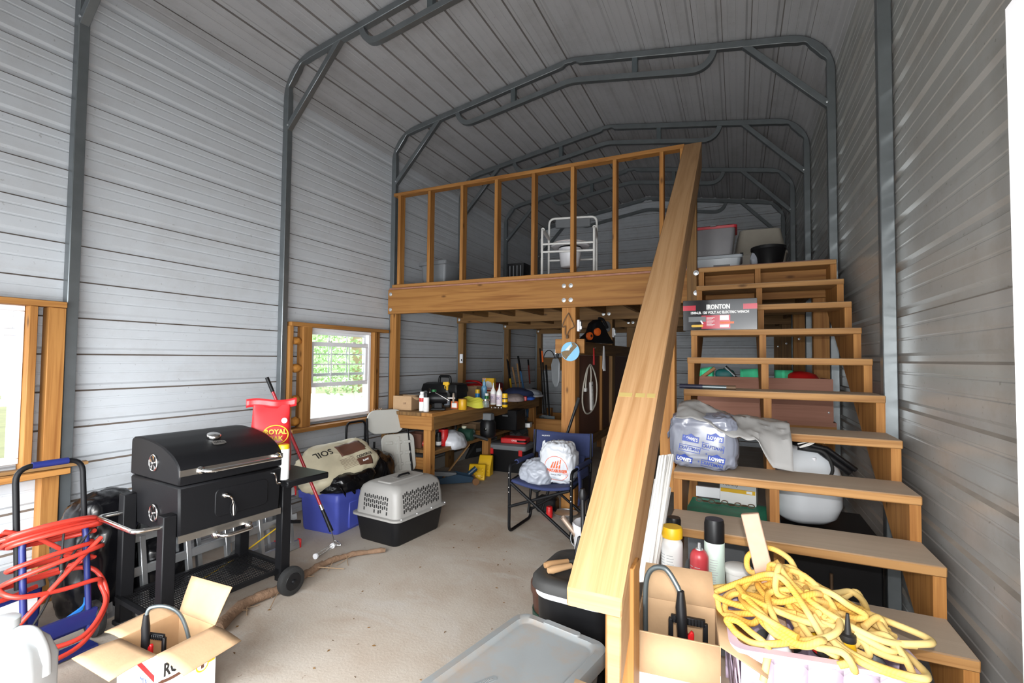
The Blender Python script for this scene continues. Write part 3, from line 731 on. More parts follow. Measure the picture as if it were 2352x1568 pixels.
mb = MB()
for i in range(60):
    y = -.34+i*.68/59; mb.box((0, y, .155), (.42, .0035, .003))
for i in range(14):
    x = -.2+i*.4/13; mb.box((x, 0, .153), (.0035, .70, .003))
mk('wire_mesh', mb, M['blackm'], sh, kind='stuff')
for x in (.275, -.275):
    mb = MB(); mb.lathe([(.02, -.024), (.07, -.024), (.082, -.018), (.085, 0), (.082, .018), (.07, .024), (.02, .024)], M=T(x, .34, .085) @ Ry(90), n=28); w = mk('wheel', mb, M['rubber'], g)
    mb = MB(); mb.lathe([(.055, .0), (.05, .006), (.015, .008), (.012, .02), (.0, .022)], M=T(x+math.copysign(.02, x), .34, .085) @ Ry(90 if x > 0 else -90), n=16); mk('hub', mb, M['black'], w)
mb = MB(); mb.tube([(-.27, .34, .085), (.27, .34, .085)], .008, 6); mk('axle', mb, M['blackm'], g)
mb = MB(); mb.box((.10, .425, .685), (.42, .30, .04)); mk('side_shelf', mb, M['blackm'], g, bev=.006)
mb = MB(); mb.beam((.10, .35, .55), (.10, .52, .665), .03, .02); mk('shelf_bracket', mb, M['blackm'], g)
# --- red charcoal sack standing on the shelf
def sackform(w, d, h, seed, top=.15, n=26, nz=18):
    loops = []
    for j in range(nz+1):
        t = j/nz; k = 1-.12*max(0, (t-.35)/.65); dd = d*(1-max(0, (t-.45)/.55)**1.2*.97); lo = []
        for i in range(n):
            a = 2*PI*i/n; x = math.copysign(abs(math.cos(a))**.55, math.cos(a))*w/2*k; y = math.copysign(abs(math.sin(a))**.55, math.sin(a))*dd/2
            q = Vector((x*9+seed, y*9, t*6)); b = .010*noise.noise(q)+.007*(1-2*abs(noise.noise(q*2.3)))
            lo.append(Vector((x*(1+b*3), y*(1+b*6)+b*.3, t*h)))
        loops.append(lo)
    return loops
s = thing('charcoal_sack', 'red paper charcoal sack with crimped top standing on the grill shelf', 'sack', (-2.80, 2.215, .705), 46)
# local -y faces the camera
mb = MB(); mb.loft(sackform(.245, .16, .43, 3)); mk('sack_body', mb, M['sackred'], s, ang=60)
mb = MB(); mb.grid(lambda u, v: ((u-.5)*.30, .012*math.sin(u*9)-.002, .415+v*.055+.02*(u-.5)+.012*math.sin(u*5+1)), 16, 3); mk('crimped_top', mb, M['sackred'], s, solid=.004, ang=60)
fm = lambda x, z, y=-.088: frame_mat((x, y, z), (1, 0, 0), (0, .04, 1))
def ring2(cx, cz, a, b, w, y, par, mat, name='emblem', n=30):
    mb = MB(); o = [(a*math.cos(2*PI*i/n), b*math.sin(2*PI*i/n)) for i in range(n)]; q = [((a-w)*math.cos(2*PI*i/n), (b-w)*math.sin(2*PI*i/n)) for i in range(n)]
    vs = [Vector((cx+p[0], y, cz+p[1])) for p in o+q]; mb.add(vs, [[i, (i+1) % n, n+(i+1) % n, n+i] for i in range(n)]); return mk(name, mb, mat, par, solid=.001)
ring2(.035, .245, (.078), .064, .006, -.093, s, M['yprint'])
for tx, z, sz in (('ROYAL', .263, .043), ('OAK', .220, .043)): text(tx, sz, fm(.035, z, -.0935), M['yprint'], s, bold=.0012, xs=.95)
text('FOR THE INTEGRITY IN US', .0085, fm(.035, .168, -.092), M['yprint'], s); text('100% NATURAL', .019, fm(.035, .140, -.092), M['wprint'], s, xs=.85, bold=.0006)
for q in s.children:
    if q.name.startswith(('lettering', 'emblem')): drape(q, s.children[0], off=.003 if q.name.startswith('l') else .002)
mb = MB(); mb.lathe([(.0, .0), (.017, .0005)], M=fm(.085, .335, -.0885) @ Rx(0), n=20); mk('round_sticker', mb, M['wprint'], s, solid=.001)
mb = MB(); mb.lathe([(.0, .0), (.010, .0005)], M=fm(.085, .335, -.0895), n=16); mk('sticker_crown', mb, pm('pale blue print', (.35, .42, .6)), s, solid=.001)
# --- wipes canisters and cans
M['gprint'] = pm('grey print', (.42, .43, .44), .6, var=0)
def canister(name, label, cat, loc, r, h, bmat, cmat, caph=.03, group=None, band=None, lines=0, capr=.96, neck=None, nozzle=None, rz=0, shoulder=.0, n=22):
    t = thing(name, label, cat, loc, rz, group); mb = MB()
    prof = [(r*.94, 0), (r, .004), (r, h-shoulder-.002)]
    if shoulder: prof += [(r*.97, h-shoulder*.7), (r*.75, h-shoulder*.2), (r*.5, h)]
    else: prof += [(r*.97, h)]
    mb.lathe(prof, n=n); mk('body', mb, bmat, t, ang=50)
    mb = MB(); cr = r*capr; mb.lathe([(cr, h-.001), (cr, h+caph*.8), (cr*.9, h+caph), (0, h+caph)], n=n); cp = mk('cap', mb, cmat, t, ang=50)
    if nozzle: mb = MB(); mb.lathe(nozzle, (0, 0, h+caph), n=10); mk('nozzle', mb, cmat, t)
    if band:
        for z0, z1, m in band: mb = MB(); mb.lathe([(r*1.004, z0), (r*1.012, z0+.001), (r*1.012, z1-.001), (r*1.004, z1)], n=n); mk('label_band', mb, m, t, ang=50)
    if lines:
        # rows of fine print wrapped round the front
        mb = MB()
        for k in range(lines):
            z = h*.18+k*h*.55/lines
            for a0, a1 in ((-150, -112), (-105, -60)):
                aa = a1-rnd.random()*14
                vs = []
                for q in range(5):
                    a = R(a0+(aa-a0)*q/4); vs += [(r*1.02*math.cos(a), r*1.02*math.sin(a), z), (r*1.02*math.cos(a), r*1.02*math.sin(a), z+h*.012)]
                mb.add(vs, [[2*q, 2*q+2, 2*q+3, 2*q+1] for q in range(4)])
        mk('fine_print', mb, M['gprint'], t, kind='stuff')
    return t
canister('wipes_canister', 'white wipes canister with yellow lid on the grill side shelf', 'canister', (-2.53, 2.095, .7055), .033, .185, M['label_w'], M['yellow'], .026, lines=12, rz=-40)
# --- soil sack on the blue bin, refuse sacks
bb = thing('storage_bin', 'blue plastic storage bin under a soil sack and black bags', 'bin', (-3.17, 3.20, 0), 2)
mb = MB(); mb.loft([rrect(.37, .42, .03, 0), rrect(.385, .435, .03, .02), rrect(.41, .47, .03, .27)]); mk('bin_body', mb, M['blue'], bb, ang=50)
mb = MB(); mb.loft([rrect(.425, .485, .03, .268), rrect(.44, .50, .03, .27), rrect(.445, .505, .03, .325), rrect(.43, .49, .03, .335)]); mk('lid_rim', mb, M['blue'], bb, ang=50)
mb = MB(); mb.box((.198, -.0, .13), (.02, .19, .22)); mk('side_rib', mb, M['blue'], bb, bev=.008)
sk = thing('refuse_sack', 'crumpled black refuse sack between the soil sack and the blue bin', 'bag', (-3.15, 3.17, .337))
mk('sack_film', drop(crumple((0, 0, 0), (.23, .25, .10), 5, .3, 6, flat=-.06, nu=60, nv=34, pw=.7)), M['bagblk'], sk, ang=60)
mb = MB(); mb.grid(lambda u, v: (.16+.07*v+.018*math.sin(u*19), -.20+u*.34, .055-.08*v*abs(math.sin(u*11))+.03*math.sin(u*23)*(1-v)+.05*(1-v)), 40, 6); mk('sack_mouth', mb, M['bagblk'], sk, ang=20, solid=.003)
sk2 = thing('refuse_sack', 'long black refuse sack sagging between the soil sack and the folded chair', 'bag', (-3.24, 3.72, 0))
mk('sack_film', drop(crumple((0, 0, 0), (.19, .21, .30), 9, .25, 5, flat=-.24, nu=50, nv=34, pw=.75)), M['bagblk'], sk2, ang=60)
so = thing('soil_sack', 'beige plastic soil sack with brown print lying over the blue bin', 'sack', (-3.17, 3.17, .52), 78)
so.rotation_euler = (R(36), R(-9), R(78)); Mso = Matrix()
mb = MB(); mb.blob((0, 0, 0), (.33, .19, .115), 40, 24, .0, pw=.62)
for v in mb.v:
    q = v*6+Vector((3, 1, 2)); v *= 1+.12*noise.noise(q)+.09*(1-2*abs(noise.noise(q*1.9)))+.03*(1-2*abs(noise.noise(q*5)))
    if v.x < -.2: v.z *= 1-.35*min(1, (-.2-v.x)/.15); v.y *= 1+.05*math.sin(v.y*30)
for i, v in enumerate(mb.v): mb.v[i] = Mso @ v
mb.box((-.335, 0, -.02), (.012, .27, .018)) if False else None
SOV = [v.copy() for v in mb.v]
mk('sack_body', mb, M['sackbeige'], so, ang=60)
def on_sack(x, y):
    "height of the sack surface above local x, y and its slope"
    best = max((v for v in SOV if v.z > -.05), key=lambda v: -((v.x-x)**2+(v.y-y)**2)*400+v.z); return best.z
def patch(x0, x1, y0, y1, mat, name):
    mb = MB(); mb.grid(lambda u, v: (x0+(x1-x0)*u, y0+(y1-y0)*v, 0), 10, 8)
    src = Vector
    from mathutils.bvhtree import BVHTree
    global _bv
    for v in mb.v:
        h = _bv.ray_cast(Vector((v.x, v.y, 1)), Vector((0, 0, -1)))[0]
        v.z = (h.z if h else 0)+.002
    return mk(name, mb, mat, so, solid=.0015, off=1)
from mathutils.bvhtree import BVHTree
_so_me = so.children[0].data
_bv = BVHTree.FromPolygons([v.co for v in _so_me.vertices], [list(p.vertices) for p in _so_me.polygons])
def surf_frame(x, y):
    h, n, *_ = _bv.ray_cast(Vector((x, y, 1)), Vector((0, 0, -1))); return h, n
patch(.0, .26, -.03, .10, M['brownprint'], 'printed_panel'); patch(.10, .25, -.165, -.10, M['brownprint'], 'printed_panel')
def sack_text(s_, size, x, y, flip=1, mat=None):
    h, n = surf_frame(x, y); xd = Vector((flip, 0, 0)); xd = (xd-n*xd.dot(n)).normalized()
    text(s_, size, frame_mat(h+n*.006, xd, n.cross(xd)), mat or M['ink'], so, bold=.001)
sack_text('SOIL', .085, -.13, .06, -1); sack_text('CONTROL', .034, .19, -.085); sack_text('PLANT', .02, .18, -.13, 1, M['wprint'])
for i in range(9): 
    h, n = surf_frame(.02, -.155+i*.012); mb = MB(); mb.box((0, 0, 0), (.14, .0022, .001), frame_mat(h+n*.004, (1, 0, .02), n.cross(Vector((1, 0, 0))))); mk('fine_print', mb, M['brownprint'], so)
# --- roller pole, mop-like paint roller
rp = thing('paint_roller', 'red extension pole with a paint roller leaning on the window stud', 'paint roller', (-2.80, 2.73, 0))
top = at(613, 867, x=-3.33)-rp.location; mid = at(755, 1180, x=-2.86)-rp.location; bot = Vector((.03, .04, .075))
mb = MB(); mb.tube([top.lerp(bot, .08), top.lerp(bot, .80)], .0115, 10); mk('pole', mb, pm('red lacquered pole', (.42, .02, .03), .25), rp)
mb = MB(); mb.tube([top, top.lerp(bot, .09)], .014, 10); mk('grip', mb, M['black'], rp); mb = MB(); mb.tube([top.lerp(bot, .79), top.lerp(bot, .82)], .015, 10); mk('collar', mb, M['chrome'], rp)
mb = MB(); mb.tube([top.lerp(bot, .82), top.lerp(bot, .95)], [.013, .016], 10); mk('grip', mb, M['black'], rp)
e1 = at(725, 1277, z=.022)-rp.location; e2 = at(764, 1253, z=.022)-rp.location
mb = MB(); mb.tube(fillet([top.lerp(bot, .95), bot-Vector((0, 0, .04)), bot+Vector((.05, .02, -.04)), e2+Vector((.0, .02, .04)), e2], .02, 4), .004, 6)
for k in range(5):
    a = 2*PI*k/5; dx = Vector((.014*math.cos(a), 0, .014*math.sin(a))); mb.tube([e2+dx, e1+dx], .0022, 4)
mk('roller_frame', mb, M['chrome'], rp)
ax = (e1-e2).normalized(); q = ax.to_track_quat('Z', 'Y').to_matrix().to_4x4()
for p in (e1, e2): mb = MB(); mb.lathe([(.020, -.006), (.020, .006)], M=T(p) @ q, n=14); mk('end_cap', mb, M['white'], rp)
# --- folded aluminium ladder on its edge against the wall
ld = thing('folding_ladder', 'folded aluminium ladder lying on edge behind the grill against the wall', 'ladder', (-3.25, 1.55, 0))
for lay, (xo, y0, y1) in enumerate(((0, .02, 1.13), (-.12, -.1, 1.02))):
    P0 = Vector((.20+xo, 0, .03)); P1 = Vector((.135+xo, 0, .42))
    for p in (P0, P1): mb = MB(); mb.beam(p+Vector((0, y0, 0)), p+Vector((0, y1, 0)), .026, .062, up=(P1-P0)); rl = mk('rail', mb, M['alu'], ld, bev=.004)
    if lay == 0: mb = MB(); mb.beam(P0.lerp(P1, .52)+Vector((0, y0, 0)), P0.lerp(P1, .52)+Vector((0, y1, 0)), .026, .05, up=(P1-P0)); mk('rail', mb, M['alu'], ld, bev=.004)
    for k in range(5):
        y = y0+.06+k*(y1-y0-.12)/4; mb = MB(); mb.beam(P0+Vector((0, y, 0)), P1+Vector((0, y, 0)), .032, .03, up=(0, 1, 0)); mk('rung', mb, M['alu'], ld, bev=.003)
    for p in (P0, P1): mb = MB(); mb.box(p+Vector((0, y1+.006, 0)), (.034, .014, .07)); mk('end_cap', mb, M['red'], ld, bev=.003)
mb = MB(); mb.tube(bez([(.245, .30, .06), (.235, .62, .13), (.21, .95, .22)], 6), .005, 6); mk('tie_cord', mb, M['yprint'], ld)
mb = MB(); mb.tube(bez([(.225, .93, .215), (.23, 1.0, .235), (.25, 1.03, .23), (.27, 1.08, .22)], 4), .013, 6); mk('cord_hook', mb, M['black'], ld)
# --- pet crate
pc = thing('pet_crate', 'grey and black plastic pet crate standing on the concrete', 'crate', (-2.555, 3.28, 0), 85); pc.scale = (1.04, 1.02, 1.06)
mb = MB(); mb.loft([rrect(.50, .38, .04, 0), rrect(.52, .40, .05, .012), rrect(.565, .455, .05, .19)]); mk('base_tray', mb, M['black'], pc, ang=50)
mb = MB(); mb.loft([rrect(.585, .475, .055, .188), rrect(.61, .50, .06, .190), rrect(.61, .50, .06, .204), rrect(.59, .48, .055, .207)]); mk('rim_flange', mb, M['crategrey'], pc, ang=50)
mb = MB(); mb.loft([rrect(.56, .45, .05, .205), rrect(.548, .435, .05, .30), rrect(.53, .41, .05, .375), rrect(.515, .39, .06, .402), rrect(.47, .33, .06, .422), rrect(.44, .30, .05, .428)]); mk('top_shell', mb, M['crategrey'], pc, ang=50)
mb = MB(); mb.loft([rrect(.40, .15, .02, .424), rrect(.39, .14, .02, .437)], caps=(True, True)); mk('top_ridge', mb, M['crategrey'], pc, bev=.004)
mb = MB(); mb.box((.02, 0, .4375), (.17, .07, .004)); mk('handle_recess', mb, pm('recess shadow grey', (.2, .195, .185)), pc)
mb = MB(); mb.tube(fillet([(-.04, 0, .436), (-.03, 0, .452), (.08, 0, .452), (.09, 0, .436)], .012, 3), .008, 8); mk('carry_handle', mb, M['black'], pc)
slots = MB()
def slot_field(fn, nx, rows, h, seed):
    r_ = random.Random(seed)
    for i in range(nx):
        for j in range(rows):
            if j < rows-1 or i in (0, 3, 4, 6, nx-1) or nx > 14:
                slots.loft([[fn(i+.5-a*.28, j+b) for a, b in ((-1, -.42+o), (1, -.42+o), (1, .30+o), (-1, .30+o))] for o in (0, .0)][:1]*1+[[fn(i+.5-a*.28, j+b)+fn.n*.0012 for a, b in ((-1, -.42), (1, -.42), (1, .30), (-1, .30))]])
def sidefn(sgn):
    def f(i, j):
        x = -.21+.42*i/20; z = .352-j*.036+.008*(int(i) % 3); y = .225-.0075*(z-.205)/.095 if z < .30 else .2175-.0125*(z-.30)/.075
        return Vector((x, sgn*(y+.0006), z))
    f.n = Vector((0, sgn, .1)); return f
def endfn(sgn):
    def f(i, j):
        y = -.13+.26*i/12; z = .335-j*.033+.006*(int(i) % 2); x = .28-.006*(z-.205)/.095 if z < .30 else .274-.009*(z-.30)/.075
        return Vector((sgn*(x+.0006), y, z))
    f.n = Vector((sgn, 0, .1)); return f
slot_field(sidefn(-1), 20, 4, 0, 1); slot_field(endfn(-1), 12, 4, 0, 2)
mk('ventilation_slots', slots, M['ink'], pc, kind='stuff')
for x in (-.25, -.08, .09, .26): mb = MB(); mb.lathe([(.006, 0), (.005, .004), (0, .005)], (x, -.243, .206), 8); mk('shell_bolt', mb, M['white'], pc)
# --- fallen branch
br = thing('fallen_branch', 'peeling bark covered branch lying on the floor before the grill', 'branch', (-2.45, 2.3, 0))
pts = [at(500, 1432, z=.06), at(560, 1380, z=.05), at(640, 1345, z=.05), at(700, 1315, z=.04), at(745, 1290, z=.035), at(810, 1270, z=.03), at(885, 1262, z=.022)]
pts[1] = pts[1]; P = bez([p-br.location for p in pts], 10); rr = [.032*(1-.5*i/len(P))+.0016*math.sin(i*.9)+.0012*math.sin(i*2.3) for i in range(len(P))]
for p, r_ in zip(P, rr): p.z = r_*.98+.004
mb = MB(); mb.tube(P, rr, 12); mk('branch_wood', mb, M['bark'], br, ang=70)
for i in range(16):
    k = 2+int(i/16*(len(P)-8)); p0 = P[k]; dirn = Vector((rnd.uniform(-.2, 1), rnd.uniform(-1, .6), 0)).normalized(); L_ = rnd.uniform(.06, .2)
    mb = MB(); mb.tube(bez([p0+Vector((0, 0, rr[k]*.6)), p0+dirn*L_*.5+Vector((0, 0, rnd.uniform(-.02, .01))), Vector((*(p0+dirn*L_).xy, .006))], 3), .002+.002*rnd.random(), 4); mk('twig', mb, M['twig'], br)
# --- cardboard carton with a sprayer, near the grill
cb = thing('open_carton', 'open white printed carton with brown flaps at the left front', 'box', (-2.155, 1.25, 0))
X0, X1, Y0, Y1, Hc = -.135, .115, -.115, .115, .30
mb = MB()
for c, d_ in (((X0, 0, Hc/2), (.005, Y1-Y0, Hc)), ((X1, 0, Hc/2), (.005, Y1-Y0, Hc)), (((X0+X1)/2, Y0, Hc/2), (X1-X0, .005, Hc)), (((X0+X1)/2, Y1, Hc/2), (X1-X0, .005, Hc)), (((X0+X1)/2, 0, .003), (X1-X0, Y1-Y0, .006))): mb.box(c, d_)
M['whitecard'] = pm('white printed card', (.78, .77, .76), .5, var=.04)
mk('carton_wall', mb, M['card_in'], cb)
mb = MB(); mb.box((X1+.0035, 0, Hc/2), (.002, Y1-Y0+.008, Hc)); pf = mk('printed_face', mb, M['whitecard'], cb)
mb = MB(); mb.box(((X0+X1)/2, Y0-.0035, Hc/2), (X1-X0+.008, .002, Hc)); pf2 = mk('printed_face', mb, M['whitecard'], cb)
def flap(a, b, c, d_, mat=M['card']):
    mb = MB(); mb.grid(lambda u, v: (Vector(a).lerp(Vector(b), u)).lerp(Vector(d_).lerp(Vector(c), u), v)+Vector((0, 0, .006*math.sin(v*3))), 6, 5, uvf=None); return mk('flap', mb, mat, cb, solid=.004)
L0 = cb.location
flap((X1, Y0, Hc), (X1, Y1, Hc), (X1+.15, Y1+.015, Hc-.035), (X1+.15, Y0+.015, Hc-.045))
flap((X0, Y0, Hc), (X1, Y0, Hc), (X1-.01, Y0-.15, Hc-.015), (X0-.02, Y0-.15, Hc-.005))
flap((X0, Y1, Hc), (X1, Y1, Hc), (X1+.02, Y1+.06, Hc+.14), (X0+.0, Y1+.05, Hc+.14))
flap((X0, Y0, Hc), (X0, Y1, Hc), (X0-.09, Y1-.015, Hc+.02), (X0-.11, Y0-.005, Hc+.0))
text('RO', .07, frame_mat((X1+.0047, -.06, .225), (0, 1, 0), (0, 0, 1)), M['ink'], pf, xs=.6, bold=.002)
mb = MB(); mb.prism([(.07*math.cos(a)*1.0, .022*math.sin(a)) for a in [R(i) for i in range(200, 345, 12)]]+[(.05*math.cos(a), .010*math.sin(a)) for a in [R(i) for i in range(340, 205, -12)]], .001, frame_mat((X1+.0047, -.05, .20), (0, 1, 0), (0, 0, 1))); mk('swoosh', mb, M['brownprint'], pf)
def disc(r, M_, mat, name, par, n=24, t=.0008):
    mb = MB(); mb.lathe([(r, 0), (r, t), (0, t)], M=M_, n=n); return mk(name, mb, mat, par)
disc(.027, frame_mat((X1+.0047, .062, .165), (0, 1, 0), (0, 0, 1)), M['yprint'], 'emblem', pf); disc(.021, frame_mat((X1+.0055, .062, .165), (0, 1, 0), (0, 0, 1)), M['whitecard'], 'emblem', pf)
mb = MB(); mb.prism([(-.006, -.012), (.006, -.012), (.006, .0), (.002, .004), (.002, .012), (-.002, .012), (-.002, .004), (-.006, 0)], .0008, frame_mat((X1+.0064, .062, .165), (0, 1, 0), (0, 0, 1))); mk('emblem', mb, M['brownprint'], pf)
mb = MB(); mb.box((X1+.005, .10, .17), (.0008, .03, .018)); mk('print_stripe', mb, M['yprint'], pf)
for i in range(4): mb = MB(); mb.box((X1+.005, .045-.006*i, .262-.007*i), (.0006, .06, .0016), Matrix.Identity(4)); mk('fine_print', mb, M['ink'], pf)
mb = MB(); mb.prism([(-.125, .235), (-.02, .265), (.115, .225), (.115, .20), (-.02, .24), (-.125, .205)], .001, frame_mat((0, Y0-.0047, 0), (1, 0, 0), (0, 0, 1))); mk('print_stripe', mb, M['red'], pf2)
text('MIN', .03, frame_mat((.05, Y0-.0047, .185), (1, 0, 0), (0, 0, 1)), pm('blue print', (.02, .06, .4)), pf2)
def sprayer(par_loc, rz, label, group, sc=1.0, path=None):
    "hose and trigger wand with a comb-like holder, standing in a carton"
    t = thing('sprayer_wand', label, 'sprayer', par_loc, rz, group)
    h0 = path or [(.02, .02, -.05), (.035, .0, .12), (.0, -.01, .22), (-.05, -.015, .265), (-.09, -.02, .24), (-.092, -.02, .19)]
    mb = MB(); mb.tube(bez(h0, 8), .0075*sc, 8); mk('braided_hose', mb, M['galv_d'], t)
    e = Vector(h0[-1]); mb = MB(); mb.tube([e+Vector((0, 0, .02)), e-Vector((0, 0, .03)), e-Vector((-.004, 0, .10)), e-Vector((-.012, 0, .17))], [.010, .016, .015, .02], 12); mk('grip', mb, M['black'], t)
    mb = MB(); mb.prism([(0, 0), (.018, .012), (.02, .07), (.012, .078), (.0, .06)], .014, frame_mat(e+Vector((.018, .006, -.17)), (1, 0, 0), (0, 0, 1))); mk('trigger', mb, M['red'], t, bev=.003)
    c = e+Vector((.02, .02, -.135)); mb = MB(); mb.box(c+Vector((0, 0, .06)), (.10, .014, .022)); mb.box(c+Vector((-.05, 0, 0)), (.014, .014, .12)); mb.box(c+Vector((.05, 0, 0)), (.014, .014, .12))
    for i in range(11): mb.box(c+Vector((-.045+i*.009, -.009, .06)), (.004, .006, .02))
    mk('comb_holder', mb, M['black'], t, bev=.002); return t
p0 = at(372, 1400, z=.44)
SW = sprayer((-2.165, 1.235, .165), 15, 'black sprayer wand with red trigger in the white printed carton', 'sprayer wands packed in cartons', path=[(.07, .05, -.1), (.075, .05, .06), (.05, .03, .19), (.01, .0, .245), (-.045, -.03, .25), (-.058, -.035, .205)])
# --- grey jug in the corner
jg = thing('jug', 'pale grey plastic jug with moulded handle at the bottom left', 'jug', (-2.52, .86, 0), 40); jg.scale = (1.1, 1.1, 1.14)
mb = MB(); mb.loft([rrect(.24, .17, .03, 0), rrect(.255, .185, .035, .01), rrect(.255, .185, .035, .24), rrect(.22, .16, .04, .30), rrect(.14, .12, .04, .345), rrect(.085, .085, .04, .352)]); mk('jug_body', mb, M['jug'], jg, ang=55)
mb = MB(); mb.lathe([(.040, .35), (.040, .372), (.044, .374), (.044, .398), (.038, .402), (0, .402)], (-.0, 0, 0), 20); mk('cap', mb, M['jug'], jg)
mb = MB(); mb.tube(fillet([(.035, 0, .352), (.085, 0, .35), (.118, 0, .28), (.122, 0, .20)], .04, 5), .02, 10); mk('handle', mb, M['jug'], jg)
# --- hand truck with red hose
ht = thing('hand_truck', 'blue and black hand truck leaning on the wall with hose wound round it', 'hand truck', (-3.0, 1.215, 0), 90)
# local x across (right = +), local z up, leaning back (+y) a little
lean = Matrix.Rotation(R(-8), 4, 'X')
def LT(p): return lean @ Vector(p)
mb = MB(); mb.tube([LT(p) for p in fillet([(-.13, .0, .36), (-.13, 0, .92), (.13, 0, .92), (.13, 0, .36)], .07, 6)], .0125, 10); mk('upper_handle', mb, M['blackm'], ht)
mb = MB(); mb.tube([LT(p) for p in [(-.07, 0, .92), (.07, 0, .92)]], .0165, 10); mk('foam_grip', mb, M['truckblue'], ht)
mb = MB(); mb.tube([LT(p) for p in fillet([(-.122, -.03, .06), (-.122, -.03, .62), (.122, -.03, .62), (.122, -.03, .06)], .08, 6)], .0135, 10); mk('lower_frame', mb, M['truckblue'], ht)
mb = MB(); mb.tube([LT((-.17, -.02, .09)), LT((.17, -.02, .09))], .013, 8); mb.box((0, -.055, .012), (.25, .10, .012)); mb.beam(LT((-.15, -.04, .13)), LT((.15, -.04, .13)), .02, .07); mk('toe_plate', mb, M['truckblue'], ht)
for x in (-.165, .165):
    mb = MB(); mb.lathe([(.05, -.018), (.075, -.022), (.088, -.015), (.09, 0), (.088, .015), (.075, .022), (.05, .018)], M=T(x, .03, .09) @ Ry(90), n=26); w = mk('wheel', mb, M['rubber'], ht)
    mb = MB(); mb.lathe([(.05, -.012), (.05, .012), (0, .014)], M=T(x, .03, .09) @ Ry(90), n=18); mk('hub', mb, M['galv_d'], w)
def coil(t0, n, a, b, zc, zamp, seed):
    pts = []; r_ = random.Random(seed); ph = r_.random()*6
    for i in range(int(n*26)+1):
        t = i/26*2*PI; k = i/(n*26)
        pts.append(LT((a*math.cos(t)*(1+.05*math.sin(t*.37+ph))+.02*math.sin(k*7+ph), b*math.sin(t)-.015+.02*math.sin(k*9), zc+zamp*math.sin(t*.5+ph)*.5+zamp*math.cos(t+ph*.3)*.8+.07*(k-.5))))
    return pts
hs = thing('air_hose', 'bright red air hose wound in loops round the hand truck', 'hose', (-3.0, 1.215, 0), 90)
mb = MB()
ca = coil(0, 4.5, .18, .075, .585, .03, 2); cb_ = coil(0, 2.1, .175, .08, .44, .03, 5)
tail = [LT(p) for p in bez([(.17, -.06, .50), (.0, -.07, .36), (-.15, -.07, .22), (-.19, -.02, .15), (-.12, -.09, .09), (.05, -.13, .075), (.17, -.08, .17), (.18, -.02, .26), (.15, -.06, .30), (0, -.07, .31), (-.15, -.07, .34), (-.19, .0, .38), (-.1, .07, .37), (.13, .06, .36), (.19, 0, .30), (.18, -.07, .17), (.05, -.14, .05), (-.1, -.14, .03), (-.16, -.05, .05)], 10)]
side = [LT(p) for p in bez([(-.12, .06, .62), (-.20, .0, .62), (-.29, -.03, .61), (-.34, -.04, .50), (-.31, -.04, .38), (-.20, -.02, .34), (-.05, .04, .34)], 8)]
def join(a, b): return a+bez([a[-1], a[-1].lerp(b[0], .33)+Vector((0, 0, .015)), a[-1].lerp(b[0], .66)-Vector((0, 0, .01)), b[0]], 4)[1:-1]+b
mb.tube(join(join(ca, cb_), tail), .011, 12); mb.tube(side, .011, 12)
mk('hose_tube', mb, M['hose'], hs)
cd = thing('extension_cord', 'black cord with plug dangling inside the hand truck frame', 'cord', (-3.0, 1.215, 0), 90)
mb = MB(); mb.tube([LT(p) for p in bez([(.14, -.035, .55), (.03, -.055, .42), (-.06, -.055, .25), (-.12, -.055, .16)], 6)], .0055, 6); mb.tube([LT(p) for p in bez([(.03, -.05, .60), (.02, -.055, .55), (.012, -.055, .45)], 5)], .005, 6); mk('cable', mb, M['rubber'], cd)
mb = MB(); mb.tube([LT((.012, -.055, .46)), LT((.012, -.055, .43)), LT((.012, -.055, .40))], [.007, .014, .012], 8); mk('plug', mb, M['black'], cd)
mb = MB(); mb.box(LT((.008, -.055, .392)), (.003, .006, .016)); mb.box(LT((.018, -.055, .392)), (.003, .006, .016)); mk('plug_prong', mb, M['bolt'], cd)
# low box behind the hand truck
bx = thing('tool_case', 'dark blue and grey case on the floor behind the hand truck', 'case', (-3.36, 1.05, 0), 100)
mb = MB(); mb.loft([rrect(.36, .26, .02, 0), rrect(.38, .28, .02, .26)]); mk('case_body', mb, M['truckblue'], bx, bev=.004); mb = MB(); mb.loft([rrect(.40, .30, .02, .26), rrect(.39, .29, .02, .31)]); mk('case_lid', mb, pm('grey case lid', (.12, .12, .13)), bx, bev=.005)
mb = MB(); mb.box((.08, -.142, .20), (.16, .003, .07)); mk('paper_label', mb, M['label_w'], bx)
# --- black refuse sacks left of the grill
for nm, loc, r_, sd, lab in (('refuse_sack', (-3.33, 1.52, 0), (.20, .18, .36), 3, 'tall shiny black refuse sack between hand truck and grill'), ('refuse_sack', (-3.27, 1.80, 0), (.14, .15, .22), 8, 'small black refuse sack behind the legs of the grill')):
    t = thing(nm, lab, 'bag', loc, 0, None); mk('sack_film', drop(crumple((0, 0, 0), r_, sd, .25, 5.5, flat=-r_[2]*.8, nu=56, nv=40, pw=.75)), M['bagblk'], t, ang=60)
    if sd == 3: mb = MB(); mb.tube(bez([(.17, -.12, .16), (.2, -.14, .13), (.2, -.2, .10), (.19, -.22, .085)], 4), [.012]*12+[.004], 6); mk('tie_ribbon', mb, M['bluebag'], t)
# --- plank end lying on the near sill
pk = MB(); pk.beam((-3.70, 1.10, .795), (-3.62, 1.58, .798), .05, .018); tag(mk('wood_scrap', pk, M['pine_dark']), 'dark splintered board scrap lying on the near window sill', 'board')
